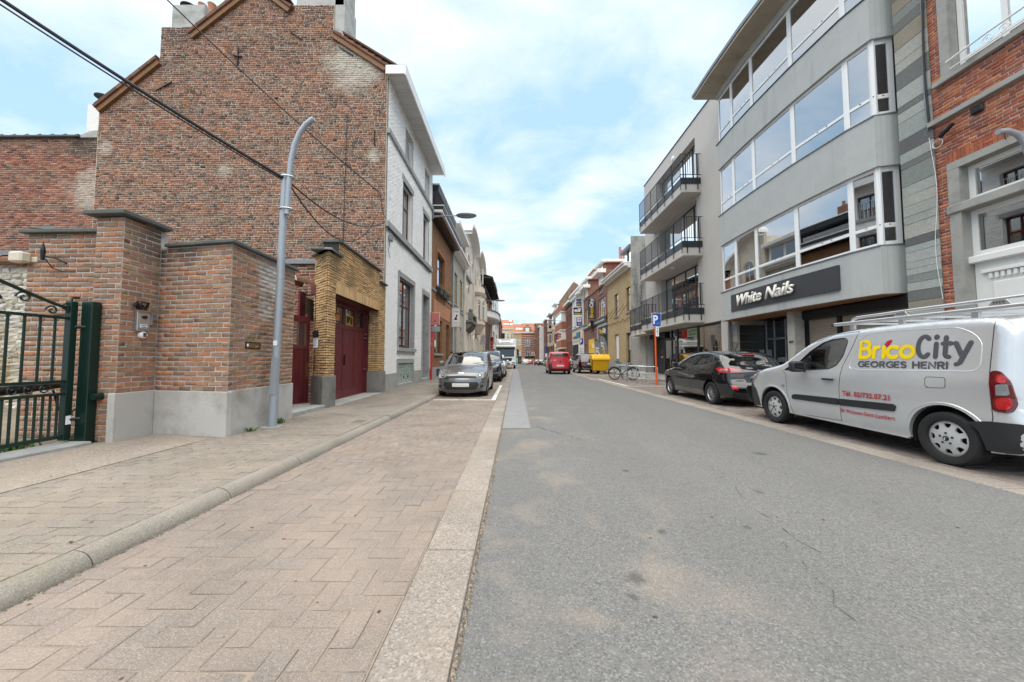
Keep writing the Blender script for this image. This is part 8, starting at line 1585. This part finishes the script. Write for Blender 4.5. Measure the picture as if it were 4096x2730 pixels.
SALM = mat('salmon_sign_back', (.52, .17, .13), .5, var=.06); box('sign_back', SALM, rs, -4.41, -4.0, 18.55, 18.57, 2.98, 3.62, bevel=.03); box('sign_rim', SWHITE, rs, -4.42, -3.99, 18.571, 18.576, 2.97, 3.63, bevel=.002); box('small_sign_back', STEEL, rs, -4.38, -3.97, 18.55, 18.57, 2.62, 2.90, bevel=.03); box('sticker', DGREY, rs, -4.28, -4.20, 18.545, 18.549, 3.14, 3.2)
for z in (2.66, 2.82, 3.05, 1.95): one('clamp', STEEL, rs, 'cyl', (-4.42, 18.63, z), (-4.42, 18.63, z+.04), .062, 12)
ds = thing('dog_salon_sign', 'white projecting sign with sitting black dog silhouette', 'sign', (-4.1, 24.9, 4.0)); PY = 24.6; Fd = Fr((-4.42, PY, 0), (1, 0)); SG = 1.30
x0 = pxx = -4.42; W_ = .52
box('board', SWHITE, ds, -4.43, -3.88, PY, PY+.03, 3.42, 4.72); 
for z in (3.40, 4.74): one('rail', STEEL, ds, 'cyl', (-4.6, PY+.015, z), (-3.84, PY+.015, z), .022, 8)
for q in ((.05, .50, 4.64, 4.65), (.05, .50, 3.50, 3.51), (.05, .06, 3.50, 4.65), (.49, .50, 3.50, 4.65)): b = MB(); Fd.box(b, *q, .001, .006); b.build('border', DGREY, ds)
textmesh('lettering', 'Le Pelage', BLACKM, ds, (Fd.p(.27, 4.42, .004), Fd.u, (0, 0, 1)), w=.34, h=.12, shear=.3); b = MB(); b.poly([tuple(Fd.p(.27+dx*.36, 3.90+dz*.42, .005)) for dx, dz in ((-.30, 0), (.28, 0), (.26, .10), (.16, .12), (.18, .40), (.22, .62), (.34, .70), (.36, .80), (.20, .92), (.06, .90), (.0, .70), (-.05, .55), (-.22, .32), (-.30, .14), (-.42, .12))]); b.build('dog_silhouette', BLACKM, ds)
for z, w in ((3.74, .34), (3.64, .26)): b = MB(); Fd.box(b, .27-w/2, .27+w/2, z, z+.018, .001, .005); b.build('small_print', DGREY, ds)
def parksign(x, y, zt, label, pw=.42, orange=True, bike=True):
    t = thing('parking_sign', label, 'parking sign', (x, y, gz(y))); one('post', ORANGE if orange else STEEL, t, 'cyl', (x, y, 0), (x, y, zt), .040 if orange else .035, 14, smooth=50)
    f = Fr((x-pw/2+.03, y-.09, 0), (1, 0)); h = pw*1.48; z0 = zt-.06-h; b = MB(); b.prism([tuple(f.p(u, v, -.02)) for u, v in rounded([(0, z0), (pw, z0), (pw, z0+h), (0, z0+h)], .05)], tuple(f.n*.02)); b.build('plate', SWHITE, t); b = MB(); b.prism([tuple(f.p(u, v, 0)) for u, v in rounded([(.015, z0+.015), (pw-.015, z0+.015), (pw-.015, z0+h-.015), (.015, z0+h-.015)], .04)], tuple(f.n*.002)); b.build('blue_field', BLUE, t)
    textmesh('letter', 'P', SWHITE, t, (f.p(pw*.40, z0+h*.18, .004), f.u, (0, 0, 1)), h=h*.66, w=pw*.52, off=.03)
    if bike:
        b = MB(); LB = bpy.data.materials.get('light_blue_print') or mat('light_blue_print', (.20, .45, .75), .4, bump=0); c0, c1, z = pw*.56, pw*.82, z0+h*.19
        for c in (c0, c1): b.tube([f.p(c+.042*math.cos(a), z+.042*math.sin(a), .005) for a in np.linspace(0, 2*PI, 15)[:-1]], .005, 4, closed=True)
        b.tube([f.p(c0, z, .005), f.p(c0+.04, z+.07, .005), f.p(c1-.02, z+.07, .005), f.p(c1, z, .005)], .005, 4); b.tube([f.p(c0+.04, z+.07, .005), f.p((c0+c1)/2, z, .005), f.p(c1-.02, z+.07, .005)], .005, 4); b.build('bicycle_pictogram', LB, t)
    return t, f, z0
t, f, z0 = parksign(6.37, 16.2, 3.34, 'blue P bicycle parking sign on an orange post before the black car'); b = MB(); b.prism([tuple(f.p(u, v, 0)) for u, v in rounded([(.16, z0-.45), (.30, z0-.45), (.30, z0-.02), (.16, z0-.02)], .03)], tuple(f.n*.012)); b.build('arrow_plate', SWHITE, t); k = MB(); k.poly([tuple(f.p(u, v, .014)) for u, v in ((.222, z0-.40), (.238, z0-.40), (.238, z0-.24), (.262, z0-.24), (.23, z0-.17), (.198, z0-.24), (.222, z0-.24))]); k.build('arrow', BLACKM, t); textmesh('letter', '6', BLACKM, t, (f.p(.23, z0-.11, .014), f.u, (0, 0, 1)), h=.06); textmesh('letter', 'm', BLACKM, t, (f.p(.23, z0-.155, .014), f.u, (0, 0, 1)), h=.03)
t, f, z0 = parksign(8.1, 44, 3.75, 'blue P sign on a grey post in front of the motorcycle shop', .50, False, False); box('white_plate', SWHITE, t, 7.9, 8.42, 43.9, 43.93, 2.25, 2.85); box('orange_drum', ORANGE, t, 7.95, 8.3, 44.2, 44.5, .2, 1.5, bevel=.05)
for q in ((8.05, .1), (8.26, .1)): one('pictogram', BLACKM, t, 'lathe', [(.09, -.002), (.06, -.004)], (q[0], 43.9, 2.45), ax='y', n=14)
bs = thing('blue_sign', 'blue round and rectangular signs on an orange topped post far right', 'sign', (7.6, 88, 0)); one('post', ORANGE, bs, 'cyl', (7.6, 88, -.5), (7.6, 88, 4.6), .1, 8); box('plate', BLUE, bs, 7.4, 7.85, 87.85, 87.9, 2.6, 3.9); one('disc', BLUE, bs, 'lathe', [(.3, -.1), (0, -.1)], (7.6, 87.9, 4.1), ax='y', n=16); box('white_plate', SWHITE, bs, 7.35, 7.85, 87.8, 87.85, 1.6, 2.5)
for nm, lb, m, x0, x1, y, za, zb2 in (('hanging_sign', 'small dark red upright hanging sign on the sandstone house', mat('wine_sign', (.22, .01, .02), .4), 8.75, 9.4, 79.5, 4.9, 6.6), ('hanging_sign', 'white and red hanging sign above the wine red sign', SWHITE, 8.5, 9.4, 80.5, 7.6, 8.3), ('hanging_sign', 'plain white box sign under the wine red sign', SWHITE, 8.7, 9.6, 79, 3.7, 4.5), ('hanging_sign', 'white sign with dark disc on the far brown block', SWHITE, 5.1, 6.0, 112, 2.2, 3.1)):
    t = thing(nm, lb, 'sign', (x0, y, za)); box('board', m, t, x0, x1, y, y+.12, za, zb2, bevel=.02)
    if 'wine' in lb[:20] or 'dark red' in lb: 
        for i in range(2): textmesh('lettering', 'PITTA', SWHITE, t, ((x0+.28+.25*i, y-.005, (za+zb2)/2), (0, 0, 1), (-1, 0, 0)), w=1.1, h=.14)
    elif 'above' in lb: box('band', REDP, t, x0+.05, x1-.05, y-.006, y, za+.05, za+.18); textmesh('lettering', 'CLOSED', REDP, t, ((x0+.45, y-.006, za+.3), (1, 0, 0), (0, 0, 1)), w=.7, h=.25)
    elif 'disc' in lb: one('disc', BLACKM, t, 'lathe', [(.32, -.01), (0, -.01)], ((x0+x1)/2, y, (za+zb2)/2), ax='y', n=16)
rv = thing('red_totem', 'tall red shop sign with a round head beside the lorry', 'sign', (-4.0, 60, 3)); box('board', REDP, rv, -4.25, -3.75, 60, 60.15, 1.5, 4.5); one('head', REDP, rv, 'lathe', [(.30, 0), (.30, -.12), (0, -.12)], (-4.0, 60.12, 4.6), ax='y', n=18)
for i in range(5): one('light_disc', mat('pale_disc', (.6, .5, .4), .5) if i == 0 else bpy.data.materials['pale_disc'], rv, 'lathe', [(.1, -.02), (0, -.02)], (-3.88, 60, 1.9+.5*i), ax='y', n=10); box('groove', SWHITE, rv, -4.25, -4.0, 59.98, 60, 1.7+.55*i, 1.74+.55*i)
gs = thing('grey_sign', 'plain grey back of a traffic sign before the curved canopy', 'sign', (-3.9, 44, 3)); one('post', STEEL, gs, 'cyl', (-3.95, 44, .05), (-3.95, 44, 4.2), .04, 8); box('plate', STEEL, gs, -4.25, -3.72, 43.9, 43.94, 2.9, 4.1)
# --- bike stands
def rack(x, y, label):
    t = thing('bike_stand', label, 'bike stand', (x, y, 0), 'steel bike stands in the right bay', R(-32), True)
    one('hoop', STEEL, t, 'tube', [(0, 0, 0), (0, 0, .72)]+[(.1-.1*math.cos(R(a)), 0, .72+.1*math.sin(R(a))) for a in (30, 60, 90)]+[(.87-.1*math.cos(R(a)), 0, .72+.1*math.sin(R(a))) for a in (90, 120, 150)]+[(.87+.1, 0, .72), (.97, 0, 0)], .024, 8, smooth=50)
    for z in (.22, .50): one('cross_bar', STEEL, t, 'cyl', (0, 0, z), (.97, 0, z), .02, 8)
    return t
rack(5.93, 17.5, 'steel hoop bike stand nearest us, its end behind the orange post'); rack(5.95, 19.1, 'middle steel hoop bike stand in front of the bicycle'); rack(5.75, 20.75, 'farthest steel hoop bike stand behind the parked bicycle')
# --- bicycle (local: rear wheel at 0, front at 1.04)
bk = thing('bicycle', 'dark blue trekking bicycle leaning at the steel stands', 'bicycle', (5.66, 20.45, 0), None, math.atan2(-.54, .87), True); BF = paint('bike_frame_blue', (.035, .06, .085), .3, .35)
for x in (0, 1.05):
    w = one('wheel', RUBBER, bk, 'tube', [(x+.335*math.cos(a), 0, .35+.335*math.sin(a)) for a in np.linspace(0, 2*PI, 33)[:-1]], .022, 8, closed=True); one('rim', BLACKM, w, 'tube', [(x+.31*math.cos(a), 0, .35+.31*math.sin(a)) for a in np.linspace(0, 2*PI, 33)[:-1]], .010, 5, closed=True)
    q = MB()
    for k in range(16): a = 2*PI*k/16; q.cyl((x+.02*math.cos(a+.6), .02*(-1)**k, .35+.02*math.sin(a+.6)), (x+.305*math.cos(a), 0, .35+.305*math.sin(a)), .0022, 4)
    q.cyl((x, -.05, .35), (x, .05, .35), .02, 8); q.build('spokes', STEEL, w); one('mudguard', BLACKM, bk, 'tube', [(x+.375*math.cos(R(a)), 0, .35+.375*math.sin(R(a))) for a in ((range(20, 200, 12)) if x == 0 else range(40, 190, 12))], .020, 6)
    one('reflector', LAMB, w, 'box', x+.1, x+.17, -.012, .012, .20, .225)
fr_ = MB()
for a, c, r in (((.42, 0, .30), (.30, 0, .80), .018), ((.42, 0, .30), (.86, 0, .78), .022), ((.30, 0, .74), (.84, 0, .86), .020), ((.0, .05, .35), (.42, .03, .30), .011), ((.0, -.05, .35), (.42, -.03, .30), .011), ((.0, .05, .35), (.31, .02, .72), .010), ((.0, -.05, .35), (.31, -.02, .72), .010), ((.88, 0, .72), (.82, 0, .92), .022), ((.88, .05, .72), (1.05, .06, .35), .014), ((.88, -.05, .72), (1.05, -.06, .35), .014)): fr_.cyl(a, c, r, 8)
fr_.build('frame', BF, bk, smooth=40)
one('seat_post', STEEL, bk, 'cyl', (.30, 0, .8), (.27, 0, .93), .014, 6); b = MB(); b.prism([(.12, -.08, .94), (.12, .08, .94), (.25, .06, .93), (.42, .015, .935), (.42, -.015, .935), (.25, -.06, .93)], (0, 0, .05)); b.build('saddle', BLACKM, bk, bevel=.02)
one('stem', BLACKM, bk, 'tube', [(.82, 0, .92), (.80, 0, 1.0), (.84, 0, 1.02)], .016, 6); one('handlebar', BLACKM, bk, 'tube', [(.74, .31, 1.0), (.80, .2, 1.03), (.84, 0, 1.03), (.80, -.2, 1.03), (.74, -.31, 1.0)], .014, 8)
one('carrier', BLACKM, bk, 'tube', [(.26, .06, .70), (-.22, .06, .74), (-.22, -.06, .74), (.26, -.06, .70)], .008, 5); one('carrier_stay', BLACKM, bk, 'tube', [(-.1, .06, .73), (0, .06, .36)], .007, 5); one('chainring', BLACKM, bk, 'tube', [(.42+.09*math.cos(a), -.05, .30+.09*math.sin(a)) for a in np.linspace(0, 2*PI, 17)[:-1]], .009, 5, closed=True)
one('crank', BLACKM, bk, 'tube', [(.36, .07, .45), (.42, .06, .30), (.42, -.07, .30), (.49, -.08, .15)], .012, 6); one('pedal', BLACKM, bk, 'box', .44, .54, -.16, -.08, .14, .165); one('kickstand', BLACKM, bk, 'cyl', (.36, .06, .28), (.44, .22, .02), .012, 6); one('tail_light', LRED, bk, 'box', -.25, -.22, -.03, .03, .70, .75); one('headlight', BLACKM, bk, 'ball', (.93, 0, .90), .04, 8)
# --- yellow wheeled container
yc_ = thing('waste_container', 'yellow wheeled waste container with round lid in the right bay', 'waste container', (6.62, 28.05, 0)); YELB = mat('bin_yellow', (.72, .40, .004), .38, var=.05, bump=.03); YELD = mat('bin_yellow_body', (.60, .34, .005), .42, var=.05, bump=.03)
b = MB(); b.hexa([(6.06, 27.72, .26), (7.18, 27.72, .26), (7.15, 28.55, .26), (6.09, 28.55, .26), (5.98, 27.58, 1.12), (7.28, 27.58, 1.12), (7.28, 28.65, 1.12), (5.98, 28.65, 1.12)]); b.build('body', YELD, yc_, bevel=.05, seg=2)
for x in (6.20, 6.62, 7.0): b = MB(); b.hexa([(x, 27.69, .34), (x+.04, 27.69, .34), (x+.04, 27.74, .34), (x, 27.74, .34), (x, 27.57, 1.06), (x+.04, 27.57, 1.06), (x+.04, 27.62, 1.06), (x, 27.62, 1.06)]); b.build('rib', YELD, yc_)
b = MB(); b.prism([(5.93, 27.50, 1.08), (5.93, 27.52, 1.22), (5.93, 27.66, 1.42), (5.93, 27.90, 1.53), (5.93, 28.35, 1.54), (5.93, 28.7, 1.40), (5.93, 28.72, 1.12)], (1.40, 0, 0)); b.build('lid', YELB, yc_, bevel=.04, seg=2)
for x in (6.28, 6.85): box('lid_rib', YELB, yc_, x, x+.05, 27.60, 28.4, 1.50, 1.555, bevel=.015)
for sg, x in ((1, 5.95), (-1, 7.31)): one('lift_pin', STEEL, yc_, 'cyl', (x-.06*sg, 28.1, 1.0), (x, 28.1, 1.0), .035, 8); b = MB(); b.prism([(x, 27.75, 1.08), (x, 28.5, 1.08), (x, 28.3, .62), (x, 28.0, .62)], (.03*sg, 0, 0)); b.build('side_flank', YELD, yc_)
for x in (6.18, 7.06):
    for y in (27.85, 28.45): c = one('castor', RUBBER, yc_, 'lathe', [(.03, -.03), (.1, -.028), (.1, .028), (.03, .03)], (x, y, .10), ax='x', n=14); box('castor_fork', STEEL, c, x-.045, x+.045, y-.03, y+.05, .10, .28)
# --- feather flags
def flag(x, y, h, label):
    t = thing('feather_flag', label, 'flag', (x, y, 0), 'grey feather flags of the hardware shop'); GREYF = bpy.data.materials.get('flag_grey') or mat('flag_grey', (.21, .215, .23), .8, var=.1, bump=.05)
    P = [(x+.02+.62*t_**3.2, h*(.12+.88*(1-(1-t_)**1.2)) if False else .3+(h-.3)*(t_**.72)) for t_ in np.linspace(0, 1, 14)]
    edge = [(x-.55+.10*(1-s)+0.0, .55+(h-.55)*s) for s in np.linspace(0, 1, 10)]; out = [(x-.50, h), (x-.30, h-.02), (x-.08, h-.18), (x+.10, h-.5), (x+.24, h-1.0), (x+.32, h-1.7), (x+.35, .55)]; inn = [(x-.5, h), (x-.45, h-.5), (x-.40, h-1.2), (x-.37, .55)]
    b = MB(); n = 12; ip = lambda L, s: (np.interp(s, np.linspace(0, 1, len(L)), [p[0] for p in L]), np.interp(s, np.linspace(0, 1, len(L)), [p[1] for p in L]))
    b.grid([[(ip(inn, s)[0]*(1-u)+ip(out, s)[0]*u, y+.05*math.sin(3*u+2*s), ip(inn, s)[1]*(1-u)+ip(out, s)[1]*u) for u in np.linspace(0, 1, 6)] for s in np.linspace(0, 1, n)]); b.build('banner', GREYF, t, smooth=60)
    one('pole', BLACKM, t, 'tube', [(p[0], y, p[1]) for p in out]+[(x+.35, y, .0)], .025, 6); box('foot', BLACKM, t, x+.1, x+.6, y-.2, y+.2, .12, .16)
    d = Vector((.22, 0, -1)).normalized(); strokes('lettering', 'Brico', YEL, t, (Vector((x+.16, y-.06, h-2.35)), -d, Vector((-1, 0, -.22))), .30, .034, .25, thick=.15); strokes('lettering', 'City', SWHITE, t, (Vector((x-.04, y-.06, h-1.45)), -d, Vector((-1, 0, -.22))), .30, .036, .25, thick=.15)
flag(7.85, 33.2, 3.0, 'nearer grey feather flag behind the yellow container'); flag(8.65, 34.6, 3.55, 'taller grey feather flag by the hardware shop entrance')
# --- wires across, tv aerials
hang('overhead_cable', 'thin black cable on the right fronts above the hanging signs', (9.9, 60, 11.2), (8.0, 73, 11.3), .3, .03)
ir = thing('sign_stays', 'row of thin iron stays leaning from the yellow brick house', 'bracket', (9.6, 35, 5))
for i in range(5): one('stay', BLACKM, ir, 'cyl', (9.98, 31.2+1.6*i, 6.2), (9.2, 31.6+1.6*i, 4.95), .018, 5)
one('festoon_cable', BLACKM, ir, 'tube', [(9.93, 30.8+.5*i, 4.75+.1*math.sin(i*1.9)) for i in range(16)], .022, 5)
for i, (x, y, z) in enumerate(((-9.0, 22, 13.2), (14.5, 37, 13.8), (14.3, 58, 15.6), (-8.8, 44, 14.6))):
    t = thing('roof_aerial', ('thin roof aerial behind the orange ribbed house', 'thin roof aerial above the yellow brick house', 'thin roof aerial above the rear orange gable', 'thin roof aerial above the curved gables')[i], 'aerial', (x, y, z), 'roof aerials'); one('mast', STEEL, t, 'cyl', (x, y, z-1.5), (x, y, z+1.2), .025, 5)
    for k in range(5): one('rod', STEEL, t, 'cyl', (x-.35+.04*k, y, z+.5+.15*k), (x+.35-.04*k, y, z+.5+.15*k), .012, 4)
# --- bare street tree at the end
tr_ = thing('street_tree', 'small bare street tree before the banded brick house', 'tree', (4.3, 112, gz(112))); BARK = mat('bark', (.10, .08, .065), .95, var=.3, bump=.5); b = MB(); z0 = gz(112); b.tube([(4.3, 112, z0), (4.35, 112, z0+2.2), (4.3, 112, z0+4.6)], [.14, .11, .05], 7); b.build('trunk', BARK, tr_); b = MB()
def twig(p, d, l, r, k):
    q = p+d*l; b.tube([p, q], [r, r*.6], 4)
    if k:
        for _ in range(3): twig(p.lerp(q, random.uniform(.5, 1)), (d+Vector((random.gauss(0, .5), random.gauss(0, .5), random.uniform(0, .3)))).normalized(), l*.68, r*.6, k-1)
for _ in range(6): twig(Vector((4.33, 112, z0+random.uniform(2, 4.3))), Vector((random.gauss(0, .6), random.gauss(0, .6), .9)).normalized(), 1.5, .05, 3)
b.build('crown', BARK, tr_)
# roof terrace bush
bu = thing('terrace_shrub', 'green shrub on the roof terrace behind the white shop', 'shrub', (10.6, 65, 11.2)); b = MB()
for _ in range(900):
    c = Vector((10.8+random.gauss(0, .6), 66+random.gauss(0, .9), 11.9+random.gauss(0, .5))); a = Vector((random.gauss(0, 1), random.gauss(0, 1), random.gauss(0, 1))).normalized()*.16; d = a.orthogonal().normalized()*.07; b.quad(c-a, c+d, c+a, c-d)
b.build('foliage', mat('shrub_leaf', (.08, .10, .04), .7, var=.5, vs=6, bump=0), bu); one('stem', BARK, bu, 'cyl', (10.8, 66, 11.2), (10.8, 66, 11.9), .05, 6)
# --- person walking far down the road
pe = thing('person', 'person in grey coat and dark trousers standing far down the road', 'person', (1.22, 97, gz(97)))
def skin(name, m, verts, edges, rad, par):
    me = bpy.data.meshes.new(name); me.from_pydata(verts, edges, []); o = bpy.data.objects.new(name, me); COL.objects.link(o); o.modifiers.new('s', 'SKIN')
    for v, r in zip(me.skin_vertices[0].data, rad): v.radius = (r, r)
    me.skin_vertices[0].data[0].use_root = True; o.modifiers.new('u', 'SUBSURF').render_levels = 1; dg = bpy.context.evaluated_depsgraph_get(); dg.update(); m2 = bpy.data.meshes.new_from_object(o.evaluated_get(dg)); bpy.data.objects.remove(o); m2.name = name; m2.materials.clear(); m2.materials.append(m); q = bpy.data.objects.new(name, m2); COL.objects.link(q); setparent(q, par); return q
zz = gz(97); px_, py_ = 1.22, 97; J = [(0, 0, .95), (0, 0, 1.2), (0, 0, 1.42), (0, 0, 1.52), (0, 0, 1.60), (0, 0, 1.70), (.10, 0, .88), (.12, .04, .48), (.13, 0, .08), (.14, -.14, .04), (-.10, 0, .88), (-.12, -.06, .48), (-.12, .04, .08), (-.13, -.10, .04), (.21, 0, 1.40), (.26, .03, 1.12), (.24, -.10, .90), (.24, -.14, .80), (-.21, 0, 1.40), (-.26, -.03, 1.12), (-.25, -.12, .90), (-.25, -.16, .80)]
skin('body', mat('grey_clothes', (.10, .10, .105), .9, var=.2), [(px_+a, py_+b_, zz+c) for a, b_, c in J], [(0, 1), (1, 2), (2, 3), (3, 4), (4, 5), (0, 6), (6, 7), (7, 8), (8, 9), (0, 10), (10, 11), (11, 12), (12, 13), (2, 14), (14, 15), (15, 16), (16, 17), (2, 18), (18, 19), (19, 20), (20, 21)], [.15, .15, .15, .06, .09, .08, .10, .07, .05, .035, .10, .07, .05, .035, .08, .055, .042, .035, .08, .055, .042, .035], pe)
one('head', mat('skin_tone', (.45, .28, .20), .7), pe, 'ball', (px_, py_-.01, zz+1.635), .085, 10, (.9, 1, 1.25), smooth=60); one('hair', mat('hair_grey', (.09, .08, .075), .9), pe, 'ball', (px_, py_+.02, zz+1.67), .09, 10, (.95, 1, 1.05), smooth=60)
q = MB(); q.lathe([(.17, 1.42), (.21, 1.2), (.20, 1.0), (.23, .72)], (px_, py_, zz), n=12); q.build('coat', mat('grey_coat', (.16, .16, .165), .9, var=.2), pe, smooth=60)
